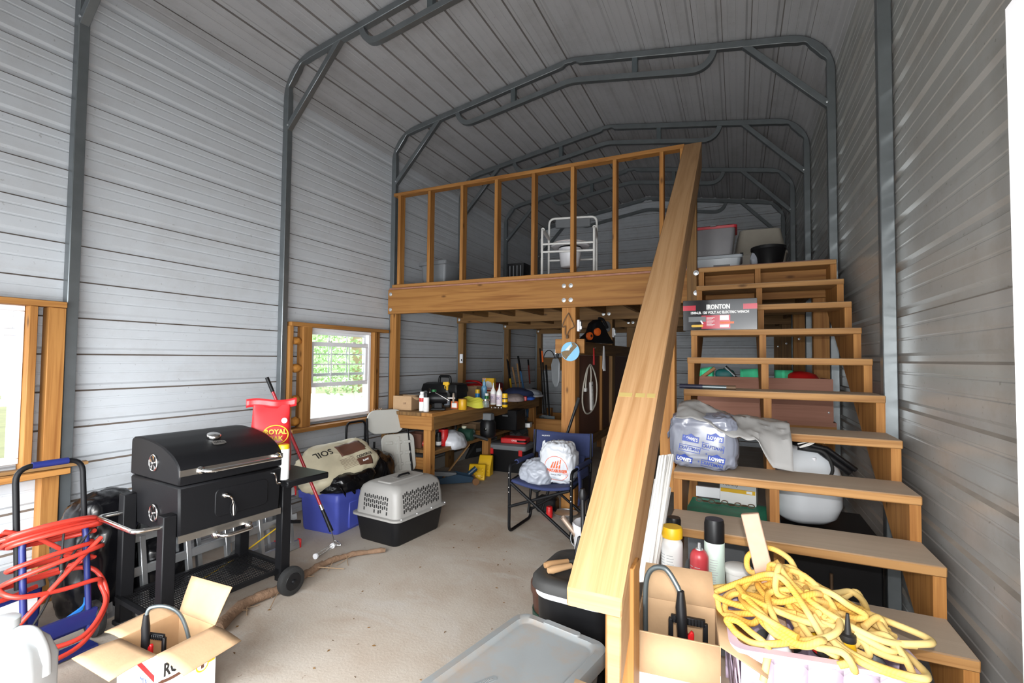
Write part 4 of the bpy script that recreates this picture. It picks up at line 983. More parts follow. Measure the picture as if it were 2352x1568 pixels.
# --- folding chair leaning by the bench, and the tube frame behind it
fc = thing('folding_chair', 'white plastic folding chair with black legs, folded and leaning', 'chair', (-3.215, 3.95, 0), 60)
lean = Matrix.Rotation(R(-13), 4, 'X')
mb = MB(); mb.prism([(p.x, p.y) for p in rrect(.40, .25, .10, n=6)], .025, lean @ frame_mat((0, .0, .80), (1, 0, 0), (0, 0, 1))); mk('backrest', mb, M['chairw'], fc, bev=.008, seg=2)
mb = MB(); mb.prism([(p.x, p.y) for p in rrect(.36, .40, .07, n=5)], .022, lean @ frame_mat((.10, -.05, .46), (1, 0, 0), (0, 0, 1))); st = mk('seat', mb, M['chairw'], fc, bev=.008, seg=2)
mb = MB()
for z in (.35, .46, .57):
    for x in (.0, .10, .20): mb.box((x, -.075, z), (.075, .012, .03), lean @ Rz(0) )
mb.box((.10, -.075, .46), (.03, .014, .34), lean)
mk('seat_rib', mb, M['chairw'], st, bev=.004)
for s_ in (-1, 1):
    mb = MB(); mb.tube([LT((s_*.212, -.055, .84)), LT((s_*.235, -.09, .02))], .0115, 8); mk('leg', mb, M['blackm'], fc)
    mb = MB(); mb.tube([LT((s_*.18+.04, -.03, .60)), LT((s_*.215+.06, .05, .02))], .0115, 8); mk('leg', mb, M['blackm'], fc)
mb = MB(); mb.tube([LT((-.22, -.01, .12)), LT((.22, -.01, .12))], .009, 8); mk('stretcher', mb, M['blackm'], fc)
fr = thing('tube_chair_frame', 'black bent tube chair frame standing behind the folded white chair', 'chair', (-3.53, 3.78, 0), 85)
mb = MB(); mb.tube(fillet([(-.13, 0, .02), (-.12, 0, .80), (.12, 0, .80), (.13, 0, .02)], .06, 6), .011, 8); mk('back_frame', mb, M['blackm'], fr)
mb = MB(); mb.tube(fillet([(-.13, -.02, .42), (-.14, -.10, .40), (-.14, -.12, .02)], .03, 4), .010, 8); mb.tube(fillet([(.13, -.02, .42), (.14, -.10, .40), (.14, -.12, .02)], .03, 4), .010, 8); mk('front_legs', mb, M['blackm'], fr)
mb = MB(); mb.box((0, -.04, .44), (.28, .10, .03)); mk('seat', mb, M['black'], fr, bev=.008)
# ------------------------------------------------------------------ workbench under the loft
BX0, BX1, BY0, BY1, BZ = -3.55, -2.86, 4.15, 7.1, .885
wbn = thing('workbench', 'long lumber workbench under the loft, cluttered from end to end', 'workbench', (-3.2, 4.15, 0))
def bpt(x, y, z): return Vector((x+3.2, y-4.15, z))
def bbox(x0, x1, y0, y1, z0, z1, name, mat='pine_dark', par=None, bev=.003):
    mb = MB(); mb.box(bpt((x0+x1)/2, (y0+y1)/2, (z0+z1)/2), (x1-x0, y1-y0, z1-z0)); return mk(name, mb, M[mat], par or wbn, bev=bev)
for i in range(5):
    w = (BX1-BX0+.01)/5; bbox(BX0+w*i+.001, BX0+w*(i+1)-.001, BY0-.01, BY1, BZ-.038, BZ, 'top_board', 'pine' if i == 4 else 'pine_dark')
bbox(BX0, BX1, BY0, BY0+.038, BZ-.178, BZ-.039, 'apron', 'pine'); bbox(BX1-.038, BX1, BY0+.04, BY1, BZ-.178, BZ-.039, 'apron', 'pine_dark')
for y in (BY0+.04, 5.47, 7.0): bbox(BX1-.13, BX1-.041, y, y+.089, 0, BZ-.039, 'leg', 'pine'); bbox(BX0, BX0+.089, y, y+.089, 0, BZ-.039, 'leg', 'pine_dark')
for i in range(3): bbox(BX0+.02+i*.21, BX0+.225+i*.21, BY0+.13, BY1-.1, .435, .473, 'lower_shelf', 'pine_dark')
bbox(BX1-.17, BX1-.132, BY0+.13, BY1-.1, .40, .473, 'shelf_edge', 'pine'); bbox(BX0, BX1-.13, BY0+.06, BY0+.10, .28, .40, 'crosspiece', 'pine'); bbox(BX0+.2, BX1-.041, 5.43, 5.468, .40, .53, 'crosspiece', 'pine')
SZ = .474
def bat(u, v): return at(u, v, z=BZ+.001)
def on(u, y, z=BZ+.001):
    "point on the pixel column u at depth y, height z"
    p = at(u, 900, y=y); return Vector((p.x, y, z))
def ground(u, y, z=0): p = at(u, 900, y=y); return Vector((p.x, y, z))
M['gry'] = pm('mid grey plastic', (.16, .17, .18), .5); M['green'] = pm('green plastic', (.02, .22, .06), .4); M['dgreen'] = pm('dark green paint', (.012, .045, .03), .5)
M['orange'] = pm('orange plastic', (.75, .13, .02), .4); M['lblue'] = pm('pale blue tin', (.14, .34, .52), .35); M['paleg'] = pm('pale mint label', (.58, .70, .62), .4)
M['clearp'] = pm('clear plastic', (.85, .88, .9), .12, var=0, trans=.85, ior=1.2); M['whitebag'] = pm('white plastic film', (.56, .58, .62), .35, var=.06); M['greybag'] = pm('grey plastic film', (.34, .36, .41), .34, var=.1)
def open_box(name, label, loc, w, d, h, rz, mat=M['card'], cat='box', flaps=(), group=None):
    t = thing(name, label, cat, loc, rz, group); mb = MB()
    for c, s_ in (((-w/2, 0, h/2), (.005, d, h)), ((w/2, 0, h/2), (.005, d, h)), ((0, -d/2, h/2), (w, .005, h)), ((0, d/2, h/2), (w, .005, h)), ((0, 0, .003), (w, d, .006))): mb.box(c, s_)
    mk('carton_wall', mb, mat, t)
    for f in flaps: mb = MB(); mb.add(f, [[0, 1, 2, 3]]); mk('flap', mb, mat, t, solid=.004)
    return t
# left to right along the front of the bench
t = open_box('cardboard_carton', 'small brown cardboard carton on the near left bench corner', (-3.34, 4.36, BZ+.001), .22, .20, .15, 8, flaps=[[(.11, -.10, .15), (.11, .10, .15), (.17, .09, .11), (.17, -.09, .11)]])
text('UP', .03, frame_mat((.03, -.1035, .07), (1, 0, 0), (0, 0, 1)), M['brownprint'], t)
canister('spray_can', 'white spray can with a red square print at the left of the bench', 'spray can', (-3.075, 4.275, BZ+.001), .030, .185, M['label_w'], M['label_w'], .022, shoulder=.03, capr=.72, band=[(.10, .14, M['red'])], group='spray cans in the shed')
canister('spray_can', 'white spray can with black cap next to the bench grinder', 'spray can', (-3.005, 4.255, BZ+.001), .030, .15, M['label_w'], M['black'], .05, lines=6, capr=.95)
# bench grinder
t = thing('bench_grinder', 'black bench grinder with a wire wheel near the front bench edge', 'grinder', (-2.99, 4.46, BZ+.001), 30)
mb = MB(); mb.box((0, 0, .012), (.16, .14, .024)); mb.box((0, 0, .05), (.09, .08, .06)); mk('base', mb, M['blackm'], t, bev=.006)
mb = MB(); mb.lathe([(.03, -.10), (.062, -.095), (.066, -.05), (.066, .05), (.062, .095), (.03, .10)], (0, 0, .13), 24, M=Ry(90)); mk('motor', mb, M['black'], t)
mb = MB(); mb.lathe([(.02, -.02), (.075, -.02), (.08, -.012), (.08, .012), (.075, .02), (.02, .02)], (-.14, 0, .13), 24, M=Ry(90)); mk('wheel_guard', mb, M['gry'], t)
mb = MB(); mb.tube([(.09, 0, .13), (.17, 0, .13)], .012, 10); mk('shaft', mb, M['chrome'], t)
mb = MB(); mb.lathe([(.012, -.012), (.055, -.010), (.058, 0), (.055, .010), (.012, .012)], (.165, 0, .13), 26, M=Ry(90)); w = mk('wire_wheel', mb, pm('worn wire brush', (.34, .27, .21), .8, bump=.4, bscale=200), t)
mb = MB(); mb.lathe([(.016, -.016), (.016, .016)], (.165, 0, .13), 10, M=Ry(90)); mk('nut', mb, M['chrome'], w)
mb = MB(); mb.tube([(-.03, -.04, .19), (.05, -.08, .15), (.12, -.09, .11)], .007, 8); mk('tool_rest', mb, M['chrome'], t)
# tool box
t = thing('tool_box', 'big black tool box with carry handle at the back of the bench', 'tool box', (-3.28, 5.03, BZ+.001), -2)
mb = MB(); mb.loft([rrect(.50, .24, .015, 0), rrect(.51, .25, .015, .16)]); mk('box_body', mb, M['black'], t, bev=.003)
mb = MB(); mb.loft([rrect(.53, .27, .02, .16), rrect(.53, .27, .02, .19), rrect(.51, .24, .03, .25), rrect(.44, .16, .03, .268)]); mk('lid', mb, M['black'], t, ang=45)
mb = MB(); mb.tube(fillet([(-.085, 0, .262), (-.075, 0, .345), (.075, 0, .345), (.085, 0, .262)], .02, 4), .016, 8); mk('carry_handle', mb, M['black'], t)
for x in (-.13, .13):
    mb = MB(); mb.box((x, -.135, .165), (.022, .008, .06)); mb.lathe([(.008, 0), (.008, .008)], M=T(x, -.137, .15) @ Rx(90), n=8); mk('latch', mb, M['chrome'], t)
mb = MB(); mb.box((0, -.127, .085), (.46, .004, .006)); mk('drawer_line', mb, M['gry'], t)
def bottle(name, label, loc, r, h, bmat, tmat, prof, group=None, cat='bottle', band=None, rz=0):
    t = thing(name, label, cat, loc, rz, group); mb = MB(); mb.lathe([(r*.9, 0), (r, .005), (r, h), (r*.9, h+.012)]+[(r*a, h+b) for a, b in prof], n=18); mk('bottle_body', mb, bmat, t, ang=50)
    if band: mb = MB(); mb.lathe([(r*1.004, band[0]), (r*1.02, band[0]+.001), (r*1.02, band[1]-.001), (r*1.004, band[1])], n=18); mk('label_band', mb, band[2], t, ang=50)
    return t
# spray bottle with yellow trigger
p = on(1027, 4.82); t = bottle('trigger_spray_bottle', 'spray bottle with yellow trigger head before the black tool box', p, .034, .14, M['clearp'], None, [(.55, .03), (.4, .05)], band=(.02, .10, pm('pale label', (.45, .52, .62))))
mb = MB(); mb.lathe([(.014, .19), (.014, .235), (.010, .24)], n=10); mb.loft([[Vector((x, y, z)) for x, y in ((-.013, -.012), (.013, -.012), (.013, .012), (-.013, .012))] for z in (.235, .262)]); mb.prism([(-.055, .255), (-.05, .285), (.02, .29), (.03, .262), (.01, .245)], .022, frame_mat((0, .011, 0), (1, 0, 0), (0, 0, 1))); mb.tube(bez([(-.02, 0, .25), (-.035, 0, .235), (-.03, 0, .205)], 3), .005, 6); mk('trigger_head', mb, M['yellow'], t)
canister('bottle', 'dark bottle with green cap behind the bench grinder', 'bottle', on(997, 4.72), .03, .15, M['ink'], M['green'], .05)
canister('paint_tin', 'rusty yellow paint tin by the yellow strap roll', 'tin', on(1063, 4.62), .048, .115, pm('yellow tin', (.62, .34, .01), .4, dirt=(.25, .1, .02)), pm('rusty rim', (.28, .12, .03), .6, .3), .006, capr=1.02)
t = thing('small_carton', 'small red and white carton left of the yellow tin', 'box', on(1046, 4.70), 10); mb = MB(); mb.box((0, 0, .04), (.08, .06, .08)); mk('carton_body', mb, M['orange'], t); mb = MB(); mb.box((0, -.031, .035), (.06, .002, .05)); mk('label', mb, M['label_w'], t)
# roll of yellow strap
t = thing('strap_roll', 'loose roll of lime yellow webbing strap on the bench', 'strap', on(1086, 4.95), 10); M['lime'] = pm('lime webbing', (.58, .55, .05), .7)
for k in range(4):
    mb = MB(); r0 = .115-.012*k; mb.tube([(r0*math.cos(a)*1.25, r0*math.sin(a)*.8, .03+.015*k+.02*math.sin(a*2+k)) for a in [2*PI*i/30 for i in range(30)]], 1, closed=True, sq=(.003, .022)); mk('strap_loop', mb, M['lime'], t)
canister('spray_can', 'blue spray can with orange cap beside a brown carton', 'spray can', on(1097, 5.30), .03, .13, pm('bright blue tin', (.02, .22, .55), .35), M['yellow'], .05, band=[(.02, .06, M['wprint'])])
canister('spray_can', 'tall pale blue spray can behind the small green bottle', 'spray can', on(1112, 5.50), .037, .22, M['lblue'], M['lblue'], .05, shoulder=.04, capr=.55, lines=5, nozzle=[(.01, 0), (.006, .03)])
canister('bottle', 'small green and white bottle in the middle of the bench', 'bottle', on(1118, 5.25), .024, .11, M['green'], M['white'], .03, band=[(.02, .05, M['wprint'])])
open_box('cardboard_carton', 'tall brown carton right of the black tool box', on(1091, 5.75), .16, .2, .19, 0)
for u, lab in ((1133, 'left of two white nozzle bottles on the bench'), (1147, 'right of two white nozzle bottles on the bench')):
    t = bottle('nozzle_bottle', lab, on(u, 5.32 if u == 1133 else 5.2), .036, .155, M['wpaint'], None, [(.8, .02), (.35, .05), (.25, .065), (.12, .11), (.05, .115)], 'white nozzle bottles on the bench', band=(.02, .13, pm('pinkish label', (.72, .60, .66))))
    text('XX', .05, frame_mat((0, -.0375, .09), (1, 0, 0), (0, 0, 1)), pm('navy print', (.03, .03, .2)), t, xs=.6)
t = canister('jar', 'yellow jar with black bands at the front bench edge', 'jar', on(1160, 5.1), .033, .13, M['yellow'], M['yellow'], .03, band=[(.095, .108, M['ink']), (.03, .06, M['ink'])])
t = bottle('glass_jar', 'clear jar with shiny lid at the front edge of the bench', on(1116, 4.98), .042, .06, M['clearp'], None, [(.6, .005)], cat='jar'); mb = MB(); mb.lathe([(.044, .0), (.044, .018), (0, .02)], (0, 0, .075), 18); mk('lid', mb, M['chrome'], t)
t = thing('socket_bits', 'loose shiny socket bits on the bench by the clear jar', 'sockets', on(1140, 4.92))
for k in range(5): mb = MB(); mb.lathe([(.007, 0), (.009, .002), (.009, .018), (.005, .02)], (.03*k-.06, .012*math.sin(k*2), -.006), 10); mk('socket', mb, M['chrome'], t)
# trash bag carton
t = thing('trash_bag_carton', 'yellow and white refuse bag carton standing high on the bench', 'box', on(1123, 6.0, BZ+.085), 4)
mb = MB(); mb.box((0, 0, .105), (.175, .07, .21)); mk('carton_body', mb, M['yellow'], t, bev=.002)
mb = MB(); mb.prism([(-.06, .05), (-.07, .12), (-.03, .16), (.0, .17), (.05, .15), (.07, .09), (.05, .05)], .001, frame_mat((0, -.0355, 0), (1, 0, 0), (0, 0, 1))); mk('printed_bag', mb, pm('grey white print', (.62, .63, .64)), t)
mb = MB(); mb.box((0, -.036, .035), (.17, .001, .018)); mb.box((-.06, -.036, .195), (.05, .001, .02)); mk('red_band', mb, M['red'], t); text('GLAD', .02, frame_mat((-.06, -.037, .195), (1, 0, 0), (0, 0, 1)), M['wprint'], t, bold=.0006); text('STRONG', .026, frame_mat((.02, -.037, .068), (1, 0, 0), (0, 0, 1)), M['red'], t, bold=.0006)
mb = MB(); mb.box((0, -.036, .016), (.15, .001, .014)); mk('white_band', mb, M['wprint'], t)
t = open_box('cardboard_carton', 'low brown carton under the yellow refuse bag carton', on(1123, 6.03), .2, .14, .084, 0)
# red and orange power tool
t = thing('chain_saw', 'red and orange power saw lying behind the tool box', 'saw', on(1085, 6.35), 10)
mb = MB(); mb.blob((0, 0, .10), (.20, .10, .09), 18, 12, .12, 8, 2, pw=.6); mk('housing', mb, M['red'], t, ang=45); mb = MB(); mb.tube(bez([(-.18, 0, .14), (-.10, 0, .22), (.10, 0, .21), (.18, 0, .12)], 5), .017, 8); mk('handle', mb, M['red'], t)
mb = MB(); mb.box((.32, 0, .10), (.30, .03, .07)); mk('bar_cover', mb, M['orange'], t, bev=.01)
t = thing('hard_case', 'dark red tool bag standing behind the white nozzle bottles', 'case', on(1128, 6.6), 0); mb = MB(); mb.box((0, 0, .10), (.32, .2, .2)); mk('case_body', mb, pm('deep red nylon', (.25, .012, .015), .6), t, bev=.02, seg=2); mb = MB(); mb.tube(bez([(-.08, 0, .2), (-.05, 0, .25), (.05, 0, .25), (.08, 0, .2)], 4), .008, 6); mk('handle', mb, M['black'], t)
# rags and bags at the far end
t = thing('rag_pile', 'pile of pale rags near the far end of the bench', 'rags', on(1180, 5.9)); mk('rag_cloth', drop(crumple((0, 0, 0), (.13, .16, .055), 21, .35, 8, flat=-.03, nu=40, nv=20)), pm('pale pink rag', (.42, .34, .33), .9, var=.5, scale=25), t, ang=65)
t = thing('blanket', 'rumpled dark blue cloth at the far end of the bench', 'cloth', on(1188, 6.55)); mk('blanket_cloth', drop(crumple((0, 0, 0), (.20, .22, .09), 25, .35, 7, flat=-.04, nu=40, nv=20)), pm('dark blue cloth', (.05, .07, .18), .9, var=.4), t, ang=65)
t = thing('plastic_bag', 'grey plastic bag lying at the far end of the bench', 'bag', on(1216, 6.75)); mk('bag_film', drop(crumple((0, 0, 0), (.17, .20, .07), 31, .3, 7, flat=-.04, nu=40, nv=20)), M['greybag'], t, ang=65)
t = thing('plastic_bag', 'white plastic bag drooping over the far front bench corner', 'bag', on(1234, 6.7)); mk('bag_film', drop(crumple((0, 0, 0), (.06, .14, .025), 33, .3, 9, flat=-.015, nu=30, nv=16)), M['whitebag'], t, ang=65)
t = thing('red_case', 'flat red plastic case at the far front of the bench', 'case', on(1197, 6.0), 20); mb = MB(); mb.box((0, 0, .03), (.16, .10, .06)); mk('case_body', mb, M['red'], t, bev=.008); mb = MB(); mb.box((0, -.052, .035), (.03, .006, .02)); mk('latch', mb, M['black'], t)
t = thing('blue_packet', 'blue plastic packet beside the flat red case on the bench', 'packet', on(1212, 6.15)); mk('packet_film', drop(crumple((0, 0, 0), (.09, .10, .03), 41, .3, 9, flat=-.02, nu=30, nv=16)), pm('bright blue film', (.03, .10, .45), .35), t, ang=65)
t = thing('tape_roll', 'black roll of tape standing at the far end of the bench', 'tape', on(1226, 6.95, BZ+.06)); mb = MB(); mb.lathe([(.035, -.025), (.06, -.025), (.06, .025), (.035, .025), (.035, -.025)], M=Rx(90), n=20); mk('tape_ring', mb, M['black'], t); mb = MB(); mb.lathe([(.032, -.026), (.036, -.026), (.036, .026), (.032, .026), (.032, -.026)], M=Rx(90), n=20); mk('core', mb, M['card'], t)
# ---- on the lower shelf
canister('coffee_can', 'big red tin with white print on the lower bench shelf', 'tin', on(1020, 4.60, SZ), .055, .17, M['red'], M['red'], .012, capr=1.01, lines=5)
canister('spray_can', 'black spray can with white label beside the red tin', 'spray can', on(1009, 4.50, SZ), .03, .11, M['ink'], M['black'], .05, band=[(.02, .06, M['label_w'])])
t = thing('plastic_bag', 'white plastic bag slumped over the edge of the lower bench shelf', 'bag', on(1046, 4.78, SZ-.05)); mk('bag_film', drop(crumple((0, 0, 0), (.14, .17, .11), 51, .35, 6, flat=-.07, nu=50, nv=30)), M['whitebag'], t, ang=65)
open_box('cardboard_carton', 'reddish brown carton on the lower shelf behind the bench leg', on(962, 4.42, SZ), .2, .16, .15, 0, M['brownprint'])
t = thing('mesh_sack', 'red mesh sack hanging beneath the brown carton under the bench', 'sack', on(968, 4.40, .475)); mk('net_body', drop(crumple((0, 0, 0), (.07, .05, .04), 61, .3, 9, nu=24, nv=14)), M['red'], t, ang=65)
t = thing('water_pump', 'dark green pump with a black hose on the lower bench shelf', 'pump', on(1072, 5.0, SZ)); mb = MB(); mb.lathe([(.05, -.1), (.07, -.09), (.07, .09), (.05, .1)], (0, 0, .075), 18, M=Ry(90)); mb.box((0, 0, .02), (.12, .1, .04)); mk('pump_body', mb, M['dgreen'], t); mb = MB(); mb.tube(bez([(.1, 0, .07), (.18, .02, .05), (.27, .05, .02)], 5), .018, 8); mk('hose', mb, M['rubber'], t); mb = MB(); mb.lathe([(.02, 0), (.03, .01), (.03, .03), (0, .035)], (-.03, 0, .14), 12); mk('filler_cap', mb, pm('cream plastic', (.6, .58, .42)), t)
t = open_box('cardboard_carton', 'brown carton at the back of the lower bench shelf', on(1085, 5.65, SZ), .2, .2, .11, 5)
t = thing('air_compressor', 'black compressor standing on the lower bench shelf', 'compressor', on(1122, 5.3, SZ), 0); mb = MB(); mb.lathe([(.05, 0), (.09, .015), (.10, .05), (.10, .18), (.08, .22), (.0, .23)], n=20); mk('tank', mb, M['black'], t); mb = MB(); mb.box((0, 0, .26), (.12, .1, .09)); mk('motor', mb, M['gry'], t, bev=.01); mb = MB(); mb.lathe([(.02, 0), (.02, .012), (0, .014)], M=T(.02, -.1, .12) @ Rx(90), n=12); mk('gauge', mb, M['chrome'], t)
t = thing('black_case', 'large black case standing on the far lower bench shelf', 'case', on(1172, 6.1, SZ), 0); mb = MB(); mb.box((0, 0, .14), (.34, .3, .28)); mk('case_body', mb, M['black'], t, bev=.012); mb = MB(); mb.box((0, -.155, .2), (.08, .012, .02)); mk('handle', mb, M['gry'], t)
t = thing('white_carton', 'flat white carton on the low shelf end under the bench', 'box', on(1205, 6.4, SZ), 10); mb = MB(); mb.box((0, 0, .03), (.2, .14, .06)); mk('carton_body', mb, M['label_w'], t, bev=.002); mb = MB(); mb.box((.02, 0, .0605), (.12, .08, .001)); mk('label', mb, M['gry'], t)
# ---- on the floor by the bench
t = thing('storage_tote', 'black tote with grey lid on the floor beyond the bench leg', 'tote', ground(1176, 5.75), 3); mb = MB(); mb.loft([rrect(.44, .30, .03, 0), rrect(.50, .36, .04, .29)]); mk('tote_body', mb, M['black'], t); mb = MB(); mb.loft([rrect(.53, .39, .04, .29), rrect(.54, .40, .04, .30), rrect(.54, .40, .04, .345), rrect(.48, .34, .04, .36)]); mk('tote_lid', mb, M['gry'], t, ang=50)
for x in (-.2, .2): mb = MB(); mb.box((x, -.19, .27), (.05, .02, .09)); mk('latch', mb, M['red'], t, bev=.004)
t = thing('drill_case', 'bright red drill case lying on the grey tote lid', 'case', ground(1185, 5.75, .361), 8); mb = MB(); mb.box((0, 0, .035), (.34, .22, .07)); mk('case_body', mb, M['red'], t, bev=.012, seg=2); mb = MB(); mb.tube(bez([(.06, -.11, .04), (.08, -.15, .04), (.16, -.15, .04), (.18, -.11, .04)], 4), .01, 6); mk('handle', mb, M['black'], t); text('DRILL', .03, frame_mat((.02, -.1105, .04), (1, 0, 0), (0, 0, 1)), M['wprint'], t)
for i, u in enumerate((1098, 1116)):
    lab = ('yellow ribbed wheel chock lying in front on the floor', 'yellow ribbed wheel chock standing upright by the bench leg')[i]
    t = thing('wheel_chock', lab, 'chock', ground(u, 5.12+.22*i), 20-12*i, 'yellow wheel chocks by the bench leg'); w, h = (.20, .17) if i == 0 else (.17, .24)
    mb = MB(); mb.prism([(0, 0), (.13, 0), (.13, h), (.09, h), (0, h*.35)], w, T(-w/2, -.06, 0) @ frame_mat((0, 0, 0), (0, 1, 0), (0, 0, 1))); mk('chock_body', mb, M['yellow'], t, bev=.006)
    for a in range(3):
        for b in range(2 if i else 3):
            mb = MB(); mb.blob((-w/2+w*(a+.5)/3, -.055+.028*b+.0, h*(.28+.2*b)), (.018, .014, .02), 8, 6); mk('grip_knob', mb, M['yellow'], t)
t = thing('floor_jack', 'dark blue trolley jack on the floor in front of the bench', 'jack', ground(1040, 4.78), 42)
M['jack'] = pm('dark teal paint', (.012, .04, .075), .4); mb = MB()
for y in (-.09, .09): mb.prism([(-.30, .03), (-.28, .07), (.05, .13), (.22, .09), (.28, .05), (.28, .03)], .008, T(0, y, 0) @ frame_mat((0, 0, 0), (1, 0, 0), (0, 0, 1)))
mk('side_plate', mb, M['jack'], t, bev=.002); mb = MB(); mb.beam((.05, 0, .11), (-.22, 0, .14), .07, .05); mk('lift_arm', mb, M['gry'], t, bev=.004); mb = MB(); mb.lathe([(.03, 0), (.045, .01), (.05, .022), (.0, .024)], (-.24, 0, .15), 14); mk('saddle', mb, M['blackm'], t)
mb = MB(); mb.tube([(.2, 0, .1), (.29, 0, .17)], .03, 10); mk('handle_socket', mb, M['jack'], t)
for x, y, r in ((-.29, -.1, .035), (-.29, .1, .035), (.26, -.11, .04), (.26, .11, .04)): mb = MB(); mb.lathe([(r, -.018), (r, .018)], M=T(x, y, r) @ Rx(90), n=16); mk('wheel', mb, pm('brown wheel', (.20, .09, .03)), t)
t = thing('wheel_ramp', 'dark wedge shaped ramp leaning on the wall under the bench', 'ramp', ground(1092, 6.3, .0), 75); mb = MB(); mb.prism([(-.26, .0), (.22, 0), (.12, .22), (-.02, .25), (-.10, .16)], .16, frame_mat((0, .08, 0), (1, 0, 0), (0, 0, 1))); mk('ramp_body', mb, M['rubber'], t, bev=.02); mb = MB(); mb.box((.0, -.085, .10), (.1, .01, .05)); mk('recess', mb, M['gry'], t)
t = thing('kick_board', 'long pale board lying on the floor along the wall below the bench', 'board', (-3.60, 5.9, 0)); mb = MB(); mb.box((0, 0, .07), (.03, 2.6, .14)); mk('board', mb, pm('weathered grey board', (.33, .32, .30), .9), t)
t = thing('scrap_stick', 'thin reddish stick leaning under the bench against the wall', 'stick', ground(1012, 4.72)); mb = MB(); mb.beam((0, 0, .01), (.25, .25, .44), .03, .015); mk('stick', mb, M['pine_dark'], t)
# ---- low timber tray beyond the bench, with long tools standing in it
tr = thing('tool_trough', 'low timber trough on the floor behind the blue chair', 'trough', (-2.55, 7.55, 0))
for c, d_ in (((0, -.45, .42), (1.0, .038, .19)), ((0, .45, .42), (1.0, .038, .19)), ((-.5, 0, .42), (.038, .86, .19)), ((.5, 0, .42), (.038, .86, .19)), ((0, 0, .33), (.98, .88, .02))): mb = MB(); mb.box(c, d_); mk('trough_board', mb, M['pine'], tr, bev=.003)
for x in (-.45, .45):
    for y in (-.40, .40): mb = MB(); mb.box((x, y, .30), (.089, .089, .60)); mk('leg', mb, M['pine'], tr, bev=.003)
def longtool(name, label, u0, v0, u1, v1, y, r, mats, group=None, head=None, frac=.25):
    a = at(u0, v0, y=y); b = at(u1, v1, y=y-.25); t = thing(name, label, 'tool', b, 0, group)
    mb = MB(); mb.tube([a-b, (a-b)*(1-frac)], r*1.15, 8); mk('grip', mb, mats[0], t); mb = MB(); mb.tube([(a-b)*(1-frac), Vector((0, 0, 0))], r, 8); mk('shaft', mb, mats[1], t)
    if head: head(t, Vector((0, 0, 0)))
    return t
def forkhead(t, p):
    mb = MB(); mb.box(p+Vector((0, 0, .0)), (.16, .02, .03)); 
    for k in range(4): mb.tube([p+Vector((-.07+k*.047, 0, 0)), p+Vector((-.07+k*.047, .01, -.22))], .006, 5)
    mk('fork_head', mb, M['gry'], t)
def spadehead(t, p):
    mb = MB(); mb.prism([(-.09, 0), (.09, 0), (.09, -.18), (0, -.26), (-.09, -.18)], .006, frame_mat(p, (1, 0, 0), (0, 0, 1))); mk('blade', mb, M['galv_d'], t)
TG = 'long handled tools standing at the far wall'
longtool('axe', 'yellow handled tool standing left of the pale wooden handles', 1165, 822, 1184, 962, 7.55, .017, (M['black'], M['yellow']), TG, spadehead, .35)
longtool('shovel', 'left of two pale wooden tool handles at the far wall', 1177, 843, 1200, 962, 7.65, .015, (M['pine_pale'], M['pine_pale']), TG, spadehead)
longtool('rake', 'right of two pale wooden tool handles at the far wall', 1188, 835, 1203, 960, 7.78, .014, (M['pine_pale'], M['pine_pale']), TG, forkhead)
longtool('snow_shovel', 'blue shafted tool with a black grip at the far wall', 1190, 818, 1214, 962, 7.8, .016, (M['black'], pm('blue shaft', (.04, .15, .34))), TG, spadehead)
longtool('weeder', 'thin dark hanging tool with red grip at the far wall', 1213, 826, 1217, 880, 8.3, .014, (M['black'], pm('dull red', (.2, .03, .02))), TG)
longtool('pruning_pole', 'orange jointed black pruning pole with looped cord by the far post', 1245, 806, 1255, 955, 7.6, .014, (M['orange'], M['black']), TG, forkhead, .18)
longtool('digging_bar', 'thick black bar standing beside the pruning pole', 1254, 838, 1262, 955, 7.5, .016, (M['black'], M['black']), TG, spadehead)
longtool('hoe', 'slim black handled hoe right beside the digging bar', 1240, 800, 1250, 955, 7.7, .012, (M['black'], M['black']), TG, spadehead)
lp = MB(); c0 = at(1261, 826, y=7.6); lp.tube([c0+Vector((.10*math.cos(a), 0, .16*math.sin(a))) for a in [PI*i/12 for i in range(13)]], .007, 6); tag(mk('looped_cable', lp, M['black']), 'black cable loop hung from the pruning pole', 'cable')
# horizontal boards on the far wall
hb = thing('wall_board', 'wide plank fixed across the far wall behind the tools', 'plank', (-2.6, 8.98, 1.36)); mb = MB(); mb.box((0, 0, 0), (2.1, .038, .24)); mk('plank', mb, M['pine_dark'], hb, bev=.003)
# little boxes with switches on the posts
for k, (p, lab) in enumerate(((on(1061, 5.98, 1.45), 'white clip light on the second left loft post'), )):
    t = thing('clip_light', lab, 'light', p-Vector((0, .03, 0))); mb = MB(); mb.box((0, 0, 0), (.05, .02, .13)); mk('housing', mb, M['white'], t, bev=.004); mb = MB(); mb.box((.012, -.013, -.02), (.012, .008, .03)); mk('switch', mb, M['black'], t)
t = thing('straw_bundle', 'bundle of dry straw bristles on the sill end by the folding chair', 'straw', (-3.60, 4.12, .802)); mb = MB()
for k in range(40): a = rnd.uniform(-.6, .6); mb.tube([(0, -.03+.002*k, .02), (.08*rnd.random(), -.08+.004*k+a*.02, .05+.05*rnd.random())], .0022, 3)
mk('bristles', mb, pm('dry straw', (.45, .28, .16), .9), t, kind='stuff')
